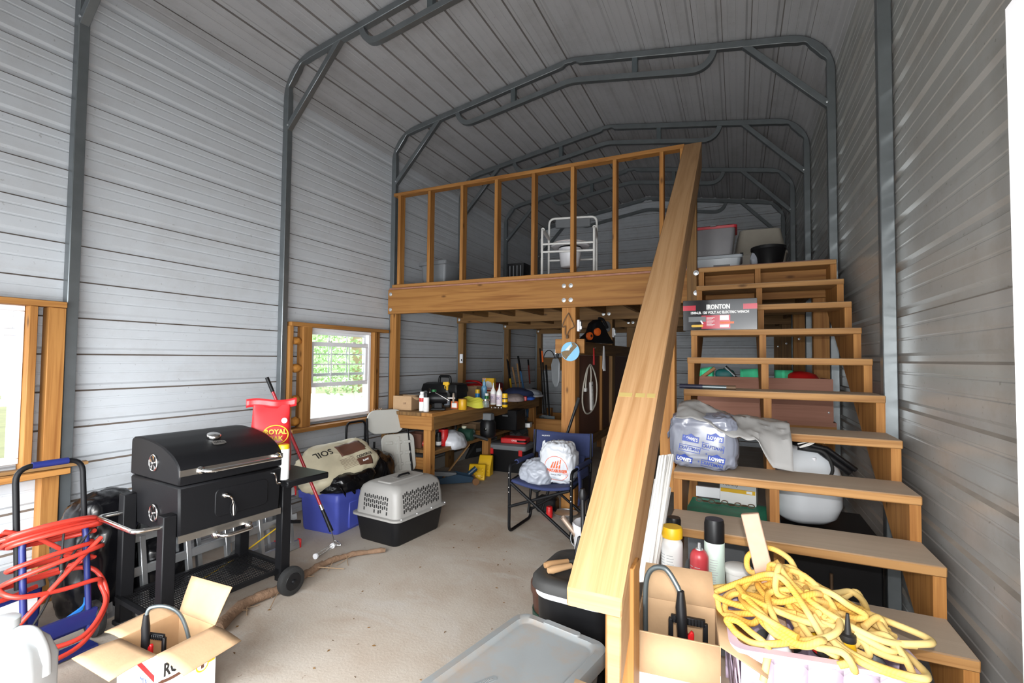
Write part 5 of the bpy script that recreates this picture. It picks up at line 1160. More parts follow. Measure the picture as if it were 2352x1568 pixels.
# ------------------------------------------------------------------ partition and things around the centre column
pt = thing('hardboard_divider', 'brown hardboard divider with lumber frame between the loft columns', 'divider', (-1.40, 4.6, 0))
def pbox(x, y0, y1, z0, z1, t, name, mat): mb = MB(); mb.box((x+1.40, (y0+y1)/2-4.6, (z0+z1)/2), (t, y1-y0, z1-z0)); return mk(name, mb, M[mat], pt, bev=.002)
pbox(-1.462, 4.63, 5.95, .62, 1.50, .008, 'hardboard_panel', 'hardboard'); pbox(-1.462, 6.12, 7.45, .62, 1.50, .008, 'hardboard_panel', 'hardboard')
pbox(-1.418, 4.52, 7.2, 1.50, 1.635, .038, 'ledger_board', 'pine_dark'); pbox(-1.445, 5.50, 5.54, .62, 1.50, .03, 'stud', 'pine'); pbox(-1.445, 4.63, 7.4, .55, .64, .038, 'bottom_rail', 'pine_dark')
mb = MB(); mb.box((-1.5+1.40, 4.535-4.6, 1.585), (.30, .038, .14)); mk('cross_block', mb, M['pine'], pt, bev=.003)
pw = thing('drywall_sheet', 'thin white sheet standing on edge against the left of the centre column', 'sheet', (-1.585, 4.62, 0)); mb = MB(); mb.box((0, .25, .72), (.012, .5, 1.44)); mk('sheet', mb, M['white'], pw)
YC = 4.53
def cf(u, v, y=YC-.022): return at(u, v, y=y)
t = thing('saw_blade', 'toothed round saw blade painted with blue sky, hung on the centre column', 'saw blade', cf(1310, 807, 4.472)); r = .096
poly = []
for k in range(44):
    a = 2*PI*k/44; poly += [(r*math.cos(a), r*math.sin(a)), (r*.94*math.cos(a+.09), r*.94*math.sin(a+.09))]
mb = MB(); mb.prism(poly, .004, frame_mat((0, 0, 0), (1, 0, 0), (0, 0, 1))); mk('blade', mb, pm('painted sky blue', (.20, .52, .78), .4, var=.1), t)
def seg(pp, m, nm): mb = MB(); mb.prism([(x*r, y*r) for x, y in pp], .0008, frame_mat((0, -.0048, 0), (1, 0, 0), (0, 0, 1))); mk(nm, mb, m, t)
seg([(-.95, -.05), (-.6, .08), (-.1, .1), (.0, .35), (.25, .55), (.1, .95), (.45, .85), (.75, .55), (.4, .2), (-.25, -.55), (-.45, -.82), (-.8, -.5)], pm('painted brown land', (.20, .12, .04), .5, var=.6, scale=60), 'painted_land')
seg([(-.55, .15), (-.1, .12), (.0, .4), (.1, .75), (-.1, .6)], pm('painted cloud', (.75, .74, .68), .5), 'painted_cloud')
t = thing('rusty_trap', 'rusty wire spring trap hung on the upper centre column', 'trap', cf(1306, 742, 4.468)); M['rust'] = pm('rusty wire', (.16, .10, .06), .6, .5, var=.4); mb = MB()
mb.tube(bez([(.0, 0, .10), (-.03, -.01, .05), (-.06, -.01, -.02), (-.05, -.01, -.04), (-.03, -.01, -.03), (-.03, -.012, -.10), (-.01, -.01, -.13)], 5), .005, 6); mb.tube(bez([(0, 0, .10), (.03, -.01, .04), (.06, -.01, -.03), (.04, -.01, -.05), (.02, -.01, -.06), (.0, -.01, -.09), (-.01, -.01, -.13)], 5), .005, 6); mk('spring_wire', mb, M['rust'], t)
mb = MB(); mb.lathe([(.012, 0), (.014, .004), (.014, .03), (.01, .034)], (-.01, -.012, -.15), 10); mk('weight', mb, M['rust'], t)
for (u, v, y, lab) in ((1331, 748, 4.55, 'white clip light at the top right edge of the centre column'), (1410, 764, 5.9, 'white clip light on the second column above the ledger')):
    t = thing('clip_light', lab, 'light', at(u, v, y=y)+Vector((.0, -.02, 0))); mb = MB(); mb.box((0, 0, 0), (.026, .05, .115)); mk('housing', mb, M['white'], t, bev=.004); mb = MB(); mb.box((.02, 0, 0), (.014, .04, .08)); mb.box((.03, -.01, -.02), (.01, .015, .03)); mk('switch', mb, M['bolt'], t, bev=.002)
p = at(1370, 772, x=-1.415); t = thing('leaf_blower', 'black and orange leaf blower lying on the ledger board', 'blower', (-1.43, 5.2, 1.637), 62)
mb = MB(); mb.prism([(-.23, 0), (.26, 0), (.16, .10), (.10, .19), (.02, .27), (-.06, .22), (-.10, .12), (-.2, .05)], .12, T(0, .06, 0) @ frame_mat((0, 0, 0), (1, 0, 0), (0, 0, 1))); mk('housing', mb, M['black'], t, bev=.018, seg=2)
for x, z in ((-.17, .07), (-.05, .12)): mb = MB(); mb.lathe([(.04, 0), (.045, .01), (.042, .03), (.02, .036), (0, .036)], M=T(x, -.062, z) @ Rx(90), n=16); k = mk('orange_cap', mb, M['orange'], t)
mb = MB(); mb.lathe([(.016, 0), (.016, .006), (0, .008)], M=T(-.17, -.10, .07) @ Rx(90), n=10); mk('screw', mb, M['chrome'], t)
mb = MB(); mb.lathe([(.03, -.04), (.06, -.03), (.06, .03), (.04, .04)], (.16, 0, .19), 18, M=Rx(90)); mk('fan_cover', mb, M['gry'], t); mb = MB(); mb.tube(bez([(.0, -.05, .27), (.06, -.06, .26), (.13, -.06, .17)], 4), .016, 8); mk('handle', mb, M['black'], t)
# power strip and cord
t = thing('power_strip', 'long white power strip hanging by its cord on the brown partition', 'power strip', (-1.45, 5.12, 1.06)); mb = MB(); mb.box((0, 0, 0), (.03, .075, .31), Rx(6)); mk('strip_body', mb, M['wpaint'], t, bev=.008, seg=2)
mb = MB(); mb.box((.0165, -.015, .115), (.002, .025, .014)); mk('rocker_switch', mb, M['ink'], t)
for k in range(5): mb = MB(); mb.box((.0165, .004+.005*k, .06-.045*k), (.002, .022, .022), Rx(0)); mk('socket', mb, M['label_w'], t)
mb = MB(); mb.tube(bez([(.0, -.02, .15), (.005, -.03, .22), (.01, -.06, .29), (.01, -.11, .33), (.01, -.22, .27), (.01, -.34, .10), (.01, -.36, -.05), (.01, -.25, -.16), (.01, -.05, -.17), (.015, .13, -.08), (.015, .17, .10), (.01, .10, .24), (.01, -.04, .33), (.01, -.11, .335), (.01, -.19, .28), (.01, -.24, .17), (.01, -.25, .10)], 8), .008, 8); mk('cord', mb, pm('cream cord', (.72, .68, .58), .5), t)
mb = MB(); mb.box((.01, -.26, .08), (.03, .05, .04)); mk('plug', mb, M['wpaint'], t, bev=.005)
t = thing('red_twine', 'short red twine loop that hangs from the ledger board', 'twine', (-1.395, 5.02, 1.50)); mb = MB()
for dx in (-.02, .02): mb.tube(bez([(0, dx*.4, .08), (.0, dx, -.03), (0, dx*1.2, -.10)], 4), .004, 5)
mk('twine', mb, M['red'], t); mb = MB(); mb.lathe([(.006, 0), (.006, .02)], M=T(0, 0, .08) @ Ry(90), n=8); mk('nail', mb, M['chrome'], t)
t = thing('string_hank', 'white hank of string hanging from the ledger board', 'string', (-1.39, 5.42, 1.47)); mb = MB()
for k in range(9): mb.tube(bez([(0, .0, .14), (.0, -.02+.006*k, .05), (.004*math.sin(k), -.04+.010*k, -.12-.012*(k % 3))], 4), .007, 5)
mk('strand', mb, M['white'], t)
t = thing('shovel', 'black shovel hanging left of the centre column behind the saw blade', 'shovel', at(1278, 850, y=4.9)); mb = MB(); mb.prism([(-.05, .13), (.05, .13), (.09, .08), (.085, -.10), (.05, -.17), (.0, -.19), (-.07, -.12), (-.09, .06)], .02, frame_mat((0, 0, 0), (.75, -.65, 0), (0, 0, 1))); mk('blade', mb, M['gry'], t, bev=.008); mb = MB(); mb.tube([(0, .01, .12), (.02, .03, .30)], .016, 8); mk('handle', mb, M['black'], t); mb = MB(); mb.box((.0, .02, .20), (.04, .03, .05)); mk('socket_ferrule', mb, M['bolt'], t)
a, b = at(1330, 913, y=4.40), at(1298, 1010, y=4.36); b2 = b+(b-a)*2.2; b2 = a+(b-a)*((a.z-.015)/(a.z-b.z)); t = thing('broom_handle', 'black pole leaning on the front of the centre column', 'pole', b2); mb = MB(); mb.tube([a-b2, Vector((0, 0, 0))], .014, 8); mk('pole', mb, M['black'], t); mb = MB(); mb.tube([(a-b2)*1.0, (a-b2)*.9], .017, 8); mk('grip', mb, M['rubber'], t)
t = thing('bicycle_wheel', 'grey spoked wheel standing behind the second column', 'wheel', (-1.33, 6.45, .66)); mb = MB(); mb.tube([(0, .30*math.cos(x), .30*math.sin(x)) for x in [2*PI*i/40 for i in range(40)]], .02, 8, True); mk('tyre', mb, M['gry'], t); mb = MB()
for k in range(14): x = 2*PI*k/14; mb.tube([(0, 0, 0), (0, .28*math.cos(x), .28*math.sin(x))], .002, 4)
mk('spokes', mb, M['bolt'], t); t.location.z = .32; t.scale = (1, 1, 1)
# bucket of rags beyond the chair
t = thing('rag_bucket', 'bucket heaped with rags beyond the blue chair', 'bucket', (-2.02, 5.95, 0)); mb = MB(); mb.lathe([(.12, 0), (.15, .36), (.155, .37), (.145, .37), (.14, .34)], n=20); mk('bucket_body', mb, M['gry'], t); mk('rags', drop(crumple((0, 0, 0), (.13, .13, .09), 71, .35, 9, nu=30, nv=18), .31), pm('faded rag', (.45, .38, .33), .9, var=.6, scale=22), t, ang=30)
# ------------------------------------------------------------------ navy folding chair with bags
ch = thing('director_chair', 'navy canvas folding chair with black tube frame facing the camera', 'chair', (-1.46, 3.93, 0), -2)
TB = M['blackm']; hw, fd, bd_ = .275, -.26, .22
for s_ in (-1, 1):
    mb = MB(); mb.tube(fillet([(s_*hw, bd_-.08, .565), (s_*hw, fd, .565), (s_*hw, fd, .012), (s_*hw, bd_-.06, .012), (s_*hw, bd_-.04, .10)], .05, 5), .0125, 10); mk('side_frame', mb, TB, ch)
    mb = MB(); mb.tube([(s_*hw, bd_-.10, .06), (s_*hw, bd_, .47), (s_*(hw-.005), bd_+.04, .80)], .012, 10); mk('back_post', mb, TB, ch)
    mb = MB(); mb.tube([(s_*hw, fd+.13, .568), (s_*hw, bd_-.03, .568)], .021, 10); mk('arm_pad', mb, M['navy'], ch)
    mb = MB(); mb.tube([(s_*hw, fd-.014, .22), (-s_*(hw-.02), fd-.012 if s_ > 0 else fd+.014, .415 if s_ < 0 else .415)] if s_ < 0 else [(s_*(hw+.01), fd-.016, .05), (-s_*(hw-.02), fd-.016, .42)], .0125, 10); mk('cross_tube', mb, TB, ch)
    mb = MB(); mb.tube([(s_*hw, bd_-.05, .08), (-s_*(hw-.02), bd_-.02, .42)], .0115, 10); mk('cross_tube', mb, TB, ch)
    mb = MB(); mb.tube([(s_*hw, fd+.03, .43), (s_*hw, bd_, .47)], .008, 6); mk('side_strut', mb, TB, ch)
    for z in (.50, .46, .38, .34): mb = MB(); mb.lathe([(.006, 0), (.004, .004), (0, .005)], M=T(s_*hw, fd-.012, z) @ Rx(90), n=8); mk('rivet', mb, M['chrome'], ch)
mb = MB(); mb.grid(lambda u, v: ((u-.5)*2*(hw+.012), bd_+.03-.075*math.sin(PI*u)*.0+.02*(1-v)*0-.005*v+.055*math.sin(PI*u), .80-.02*math.sin(PI*u)-(.20+.045*math.sin(PI*u))*v), 20, 8); mk('back_sling', mb, M['navy'], ch, solid=.008, ang=80)
mb = MB(); mb.grid(lambda u, v: ((u-.5)*(2*hw-.10-.06*v), bd_+.07*math.sin(PI*u)-.05*v, .60-.18*v), 12, 6); mk('back_panel', mb, M['navy'], ch, solid=.006, ang=80)
mb = MB(); mb.grid(lambda u, v: ((u-.5)*2*(hw-.02), fd-.005+v*.44, .435-.035*math.sin(PI*u)-.01*v), 16, 10); mk('seat_sling', mb, M['navy'], ch, solid=.02, ang=80)
mb = MB(); mb.grid(lambda u, v: (hw+.02+.01*math.sin(v*3), fd+.10+u*.26, .55-.27*v), 6, 6); pk_ = mk('side_pocket', mb, M['navy'], ch, solid=.012, ang=80)
mb = MB(); mb.box((hw+.035, fd+.23, .40), (.012, .16, .16)); mk('mesh_pocket', mb, M['black'], pk_, bev=.004)
text('MACSPORTS', .017, frame_mat((-.17, bd_+.046, .745), (1, .2, 0), (0, 0, 1)), M['wprint'], ch, xs=.8)
t = thing('carrier_bag', 'white carrier bag with orange burger print sitting on the navy chair', 'bag', (-1.385, 3.90, .405), -2)
mb = crumple((0, 0, .14), (.140, .10, .165), 82, .09, 8, pw=.5, nu=100, nv=64, fine=.13); drop(mb)
for v in mb.v:
    if v.z > .27: v.x *= .9
mk('bag_film', mb, M['whitebag'], t, ang=75); mb = MB(); mb.grid(lambda u, v: (-.11+(u-.5)*.09*(1-.3*v), -.02+.02*math.sin(u*9), .24+.10*v+.015*math.sin(u*7)), 8, 6); mk('bag_handle', mb, M['whitebag'], t, solid=.003, ang=50)
M['oprint'] = pm('orange red print', (.70, .10, .02), .5, var=0); yb = -.128
def bagf(x, z): return frame_mat((x, yb, z), (1, 0, 0), (0, .05, 1))
text('WHATABURGER', .034, bagf(.012, .125), M['oprint'], t, xs=.78, bold=.0016); text('SINCE 1950', .016, bagf(.012, .092), M['ink'], t, xs=1.1)
for zz in (.145, .107): mb = MB(); mb.box((0, 0, 0), (.20, .004, .001), bagf(.012, zz)); mk('print_line', mb, M['oprint'], t)
for s_ in (0, 1):
    mb = MB(); mb.tube([bagf(.012, .10) @ Vector((.10*math.cos(a)*(1 if s_ else 1), (.10 if s_ == 0 else -.055)*math.sin(a)+(.045 if s_ == 0 else .0), 0)) for a in [PI*i/16 for i in range(17)]], .002, 5); mk('print_ring', mb, M['oprint'], t)
for k in range(4): mb = MB(); mb.prism([(-.05+.024*k, 0), (-.034+.024*k, 0), (-.018+.022*k, .05+.008*k), (-.026+.022*k, .05+.008*k)], .001, bagf(.015, .147)); mk('print_stripe', mb, M['oprint'], t)
for q in t.children:
    if q.name.startswith(('print', 'letter')): drape(q, t.children[0], off=.003)
t = thing('carrier_bag', 'crumpled grey carrier bag slumped beside the white bag on the chair', 'bag', (-1.575, 3.86, .405)); mk('bag_film', drop(crumple((0, 0, 0), (.125, .12, .10), 87, .26, 7, flat=-.075, nu=100, nv=60, fine=.2)), M['greybag'], t, ang=75)
# under and beside the chair
t = thing('dust_pan', 'black caddy with a wheel on the floor under the navy chair', 'caddy', (-1.66, 4.36, 0)); mb = MB(); mb.box((0, 0, .07), (.2, .14, .14)); mk('caddy_body', mb, M['black'], t, bev=.02); mb = MB(); mb.lathe([(.05, -.02), (.06, 0), (.05, .02)], M=T(-.12, 0, .22) @ Rx(90), n=18); mk('wheel', mb, M['rubber'], t); mb = MB(); mb.box((-.12, .03, .17), (.02, .02, .14)); mk('bracket', mb, M['blackm'], t)
t = canister('bottle', 'small red bottle on the floor near the foot of the centre column', 'bottle', (-1.58, 4.20, 0), .03, .08, M['red'], M['red'], .02); t2 = thing('foil_tray', 'dull metal tray on the floor at the foot of the centre column', 'tray', (-1.46, 4.30, 0)); mb = MB(); mb.lathe([(.07, 0), (.11, .03), (.115, .032), (.08, .01), (0, .01)], n=24); mk('tray', mb, M['alu'], t2); mb = MB(); mb.tube([(.115*math.cos(x), .115*math.sin(x), .033) for x in [2*PI*i/24 for i in range(24)]], .004, 5, True); mk('rim', mb, M['alu'], t2)
# ------------------------------------------------------------------ foreground left of the stairs
t = thing('black_bin', 'large black plastic bin with white band and flat lid beside the handrail', 'bin', (-.63, 2.135, 0), -3)
mb = MB(); mb.loft([rrect(.33, .34, .08, 0, 6), rrect(.36, .37, .09, .44, 6)]); mk('bin_body', mb, M['black'], t, ang=50); mb = MB(); mb.loft([rrect(.37, .38, .09, .435, 6), rrect(.374, .384, .09, .437, 6), rrect(.376, .386, .09, .463, 6), rrect(.37, .38, .09, .465, 6)]); mk('white_band', mb, M['white'], t, ang=50)
mb = MB(); mb.loft([rrect(.39, .40, .10, .462, 6), rrect(.405, .415, .10, .468, 6), rrect(.40, .41, .10, .50, 6), rrect(.37, .38, .10, .515, 6), rrect(.30, .31, .09, .517, 6), rrect(.28, .29, .08, .510, 6)]); mk('lid', mb, pm('dusty black lid', (.03, .029, .028), .6, dirt=(.12, .1, .08), damt=.5), t, ang=50)
LZ = .513
for i, (p, ang_, lab) in enumerate((((-.715, 2.06), 52, 'front one of two wooden handled trowels on the black bin lid'), ((-.745, 2.10), 48, 'rear one of two wooden handled trowels on the black bin lid'))):
    t = thing('hand_trowel', lab, 'trowel', (*p, LZ+.018), ang_); mb = MB(); mb.tube([(-.07, 0, 0), (-.05, 0, 0), (0, 0, 0), (.05, 0, .0)], [.012, .017, .0145, .012], 10); mk('handle', mb, pm('worn wood handle', (.40, .24, .12), .6) if i == 0 else M['pine_pale'], t); mb = MB(); mb.tube([(.05, 0, 0), (.09, 0, -.008)], .005, 6); mb.prism([(.08, -.03), (.16, -.025), (.20, 0), (.16, .025), (.08, .03)], .002, T(0, 0, -.012)); mk('blade', mb, M['galv_d'], t)
t = thing('hand_spade', 'black hand spade standing in front of the white bucket', 'spade', (-.675, 2.26, LZ)); mb = MB(); mb.tube([(0, 0, .03), (-.03, .08, .26)], .012, 8); mb.lathe([(.018, 0), (.022, .02), (.012, .05)], M=T(-.03, .08, .25), n=10); mk('handle', mb, M['black'], t); mb = MB(); mb.prism([(-.045, 0), (.045, 0), (.03, .09), (-.03, .09)], .02, frame_mat((0, 0, .002), (1, 0, 0), (0, .2, 1))); mk('blade', mb, M['black'], t, bev=.005)
t = thing('bucket', 'brown bucket tucked behind the black bin on the floor', 'bucket', (-.875, 2.47, 0)); t.scale = (1, 1, .74); mb = MB(); mb.lathe([(.12, 0), (.14, .30), (.148, .31), (.148, .36), (.135, .37), (.13, .35), (.11, .05), (0, .04)], n=28); mk('bucket_body', mb, pm('brown bucket', (.09, .035, .022), .45), t, ang=50); mb = MB(); mb.lathe([(.130, .04), (.1345, .05), (.139, .18), (.132, .181)], n=28); mk('label_band', mb, M['dgreen'], t)
p = at(1345, 1210, z=.36); t = thing('bucket', 'white bucket with a pipe standing behind the black bin', 'bucket', (p.x+.02, p.y+.10, 0)); mb = MB(); mb.lathe([(.11, 0), (.13, .30), (.138, .31), (.138, .35), (.13, .36), (.12, .345), (.10, .05), (0, .04)], n=28); mk('bucket_body', mb, M['white'], t, ang=50); mb = MB(); mb.tube(bez([(-.138, 0, .32), (-.12, -.09, .24), (0, -.15, .22), (.12, -.09, .24), (.138, 0, .32)], 5), .003, 5); mk('wire_handle', mb, M['bolt'], t)
bl = t.location; e = at(1292, 1187, y=bl.y-.12)-bl; t = thing('pipe', 'short rusty steel pipe sticking out of the white bucket', 'pipe', bl); mb = MB()
d_ = (e-Vector((.04, .04, .06))); mb.tube([Vector((.04, .04, .06)), e], .016, 14, cap=False); mk('pipe_wall', mb, pm('rusty pipe', (.36, .27, .21), .45, .5, dirt=(.2, .09, .04)), t, solid=.003)
# grey tote in the foreground
t = thing('storage_tote', 'grey stained tote lid in the near foreground beside the newel', 'tote', (-.695, 1.545, 0), -12)
M['totegrey'] = pm('stained grey plastic', (.25, .265, .27), .38, var=.1, scale=6, dirt=(.33, .20, .10), damt=.55, dscale=5)
mb = MB(); mb.loft([rrect(.32, .50, .04, 0), rrect(.37, .57, .05, .355)]); mk('tote_body', mb, M['totegrey'], t, ang=50)
mb = MB(); mb.loft([rrect(.40, .615, .06, .345, 6), rrect(.415, .63, .065, .35, 6), rrect(.415, .63, .065, .385, 6), rrect(.405, .62, .06, .397, 6), rrect(.345, .555, .05, .400, 6), rrect(.325, .535, .045, .388, 6), rrect(.31, .52, .04, .386, 6)]); ld_ = mk('tote_lid', mb, M['totegrey'], t, ang=50)
for y in (.30, -.30): mb = MB(); mb.loft([rrect(.17, .035, .012, .396, 3, (0, y*.978)), rrect(.16, .028, .012, .4035, 3, (0, y*.978))]); mk('lid_clip', mb, M['totegrey'], ld_)
mb = MB(); mb.prism([(p_.x, p_.y) for p_ in rrect(.10, .024, .011)], .0015, frame_mat((-.05, -.12, .386), (.35, .9, 0), (-.9, .35, 0))); bd2 = mk('badge', mb, pm('embossed grey', (.2, .215, .22)), ld_); text('Sterilite', .022, frame_mat((-.05, -.12, .3878), (.35, .9, 0), (-.9, .35, 0)), M['totegrey'], bd2)
t = open_box('cardboard_carton', 'plain cardboard carton wedged between grey tote and newel post', (-.405, 1.255, 0), .12, .18, .44, -6, flaps=[[(-.06, .09, .44), (.06, .09, .44), (.06, .16, .50), (-.06, .16, .50)]])
# white trim boards leaning at the left of the stairs
for i, (u0, v0, u1, v1, w, dy) in enumerate(((1482, 1330, 1524, 1046, .040, 0), (1494, 1322, 1541, 1044, .030, .035), (1476, 1335, 1512, 1100, .035, -.02), (1500, 1325, 1536, 1120, .022, .05))):
    a = at(u0, v0, y=1.80+dy); b = at(u1, v1, y=2.22+dy); t = thing('trim_board', ('left tall white trim board leaning between handrail and treads', 'right tall white trim board leaning between handrail and treads', 'wide short white trim board in front at the handrail', 'narrow short white trim board nearest the tread ends')[i], 'trim board', a, 0, 'white trim boards beside the stairs')
    mb = MB(); mb.beam((0, 0, 0), b-a, w, .014, up=(-.3, -1, .4)); mk('board', mb, M['wpaint'], t, bev=.003)
    if i < 2: mb = MB(); mb.beam(Vector((0, 0, 0))+Vector((.0, -.008, .003)), (b-a)+Vector((0, -.008, .003)), w*.4, .012, up=(-.3, -1, .4)); mk('moulding', mb, M['wpaint'], t, bev=.003)
# ------------------------------------------------------------------ things standing on the stairs
def tz(k): return ST_Z-RISE*k+.0005
def ty(k): return ST_Y-RUN*k
a = at(1570, 750, y=ty(3)+.045); b = at(1741, 750, y=ty(3)+.03); w = b.x-a.x
t = thing('winch_carton', 'black and red printed electric winch carton standing on a stair tread', 'box', ((a.x+b.x)/2, ty(3)+.125, tz(3)), -2)
h = .205; M['cblack'] = pm('glossy black print', (.018, .017, .02), .16, var=.3, scale=5, coat=.5); M['cred'] = pm('glossy red print', (.60, .03, .06), .2, coat=.4, var=.3, scale=8); mb = MB(); mb.box((0, 0, h/2), (w, .17, h)); mk('carton_body', mb, M['cblack'], t, bev=.0015); yf = -.0855
def cp(x0, x1, z0, z1, m, nm, e=0): mb = MB(); mb.box(((x0+x1)/2, yf-e*.0006, (z0+z1)/2), (x1-x0, .0006, z1-z0)); return mk(nm, mb, m, t)
cp(-w/2, -w*.32, .135, .17, M['cred'], 'red_stripe'); cp(w*.32, w/2, .135, .17, M['cred'], 'red_stripe'); cp(-w*.24, w*.15, .01, .10, M['cred'], 'red_panel'); cp(-w*.17, w*.15, .135, .175, M['gry'], 'name_plate', 1); cp(w*.01, w*.13, .065, .098, M['wprint'], 'text_panel', 1); cp(w*.01, w*.13, .018, .036, M['wprint'], 'text_panel', 1); cp(w*.01, w*.2, .042, .056, M['orange'], 'orange_text', 1)
tf = lambda x, z: frame_mat((x, yf-.0016, z), (1, 0, 0), (0, 0, 1))
text('IRONTON', .042, tf(-.005, .155), M['wprint'], t, xs=.75, bold=.002); text('1500-LB. 120 VOLT AC ELECTRIC WINCH', .0225, tf(.0, .118), M['wprint'], t, xs=.88, bold=.0012)
for k in range(8): cp(-w*.17, -w*(.06+.02*(k % 3)), .084-.008*k, .087-.008*k, M['wprint'], 'fine_print', 2)
wp = thing  # printed picture of the winch
mb = MB(); mb.box((-w*.30, yf-.001, .075), (.11, .0008, .035), Matrix.Identity(4)); mk('printed_winch', mb, M['gry'], t); mb = MB(); mb.prism([(p_.x, p_.y) for p_ in rrect(.075, .016, .007)], .001, frame_mat((-w*.30, yf-.0012, .03), (1, 0, 0), (0, 0, 1))); mk('printed_hook', mb, M['yellow'], t); mb = MB(); mb.beam((-w*.25, yf-.0015, .065), (-w*.22, yf-.0015, .042), .008, .001, up=(0, 1, 0)); mk('printed_hook', mb, M['bolt'], t)
a = at(1561, 884, y=ty(5)+.06); b = at(1690, 884, y=ty(5)+.05); t = thing('bottle_jack_handle', 'short blue and grey steel tube lying on a middle stair tread', 'tube', (a.x, ty(5)+.06, tz(5)+.0125)); L_ = b.x-a.x; mb = MB(); mb.tube([(0, 0, 0), (L_*.42, 0, 0)], .0125, 12); mk('grip', mb, pm('dark blue sleeve', (.02, .022, .05)), t); mb = MB(); mb.tube([(L_*.42, 0, 0), (L_*.85, 0, 0)], .012, 12); mk('tube', mb, M['galv_d'], t); mb = MB(); mb.tube([(L_*.84, 0, 0), (L_, 0, 0)], .0125, 12); mk('worn_end', mb, M['rust'], t)
# shop bag on the tread with clear sheeting on top
M['shopbag'] = pm('silvery grey shop bag', (.18, .19, .235), .24, var=.12, scale=8); M['sheeting'] = pm('cloudy plastic sheeting', (.44, .43, .42), .2, var=.08, trans=.2, ior=1.15, alpha=.86)
xa_, xb_ = at(1546, 1070, y=2.52).x, at(1688, 1070, y=2.52).x; t = thing('shop_bag', 'silvery shop bag with blue store logos standing on a stair tread', 'bag', ((xa_+xb_)/2, 2.60, tz(7)), 0); bw = xb_-xa_
mb = crumple((0, 0, .11), (bw/2*1.04, .095, .125), 91, .06, 10, pw=.36, nu=100, nv=64, fine=.11); drop(mb); mk('bag_film', mb, M['shopbag'], t, ang=75); mb = MB(); mb.grid(lambda u, v: (-bw/2-.035+.04*v, -.02+.03*u, .16+.06*v-.03*u), 5, 5); mk('bag_handle', mb, pm('grey blue film', (.2, .22, .3), .4), t, solid=.003)
M['lblueprint'] = pm('store blue print', (.02, .05, .28), .5, var=0); by = -.112
def bf(x, z, s=0): return frame_mat((x, by, z), (1, 0, -.14+s), (0, .08, 1))
for x, z in ((-.085, .055), (.06, .065), (-.055, .155), (.055, .165)):
    mb = MB(); mb.prism([(-.038, -.017), (.038, -.017), (.038, .012), (.02, .012), (0, .024), (-.02, .012), (-.038, .012)], .0008, bf(x, z)); lg = mk('store_logo', mb, M['lblueprint'], t); text("LOWE'S", .022, bf(x, z-.003) @ T(0, 0, .0016), M['wprint'], lg, xs=.85, bold=.0008)
for x, z in ((-.06, .105), (.045, .118), (.04, .036)):
    text('CRAFTSMAN', .021, bf(x, z) @ T(0, 0, .0012), M['lblueprint'], t, xs=.8, bold=.0006)
    mb = MB()
    for c, d_ in (((0, .015, 0), (.098, .0025, .0008)), ((0, -.015, 0), (.098, .0025, .0008)), ((-.048, 0, 0), (.0025, .03, .0008)), ((.048, 0, 0), (.0025, .03, .0008))): mb.box(c, d_, bf(x, z))
    mk('logo_frame', mb, M['lblueprint'], t)
for x, z in ((-.02, .045), (.015, .085), (-.0, .14)): text('+', .024, bf(x, z) @ T(0, 0, .0012), M['lblueprint'], t)
for q in t.children:
    if q.name.startswith(('store', 'letter', 'logo')): drape(q, t.children[0], off=.002)
t = thing('plastic_sheeting', 'cloudy clear plastic sheeting draped over the shop bag and the tread', 'sheet', (.02, 2.62, tz(6)))
def sheetpt(u, v):
    x = -.30+.50*u; y = .16-.30*v; z = .075+.055*math.exp(-((u-.12)/.2)**2)-.05*max(0, u-.3)-.10*max(0, v-.45)*(1+.5*u)
    if v > .75 and u > .72: z -= (v-.75)*.42*min(1, (u-.72)/.12); y -= .01
    z += .012*noise.noise(Vector((u*5, v*4, 1)))+.010*(1-2*abs(noise.noise(Vector((u*7+2, v*6, 3)))))
    return (x, y, max(z, .006) if y > -.03 else z)
mb = MB(); mb.grid(sheetpt, 44, 22); mk('sheet_film', mb, M['sheeting'], t, solid=.004, ang=30)
# ------------------------------------------------------------------ behind and under the stairs
t = thing('plywood_bin', 'shallow reddish plywood bin on a lumber stand behind the stairs', 'bin', (.135, 4.30, 0)); zt_, zb_ = 1.335, 1.03
mb = MB(); mb.box((.0, -.28, (zt_+zb_)/2), (.93, .018, zt_-zb_)); mk('front_panel', mb, M['ply'], t); mb = MB(); mb.box((0, -.07, zb_-.015), (.97, .44, .03)); mk('bottom_panel', mb, M['ply'], t); mb = MB(); mb.box((0, -.27, zb_-.075), (.97, .038, .089)); mk('rail', mb, M['pine'], t)
for x in (-.46, .46): mb = MB(); mb.box((x, -.06, (zt_+zb_)/2), (.018, .44, zt_-zb_-.01)); mk('side_panel', mb, M['ply'], t)
for x in (-.46, .44): mb = MB(); mb.box((x, -.255, zb_/2-.06), (.07, .06, zb_-.12)); mk('stand_leg', mb, M['pine'], t)
mb = MB(); mb.lathe([(.008, 0), (.006, .006), (0, .008)], M=T(.44, -.29, 1.10) @ Rx(90), n=8); mk('screw', mb, M['bolt'], t)
M['glowgreen'] = pm('fluorescent green plastic', (.12, 1.0, .52), .4, var=.05)
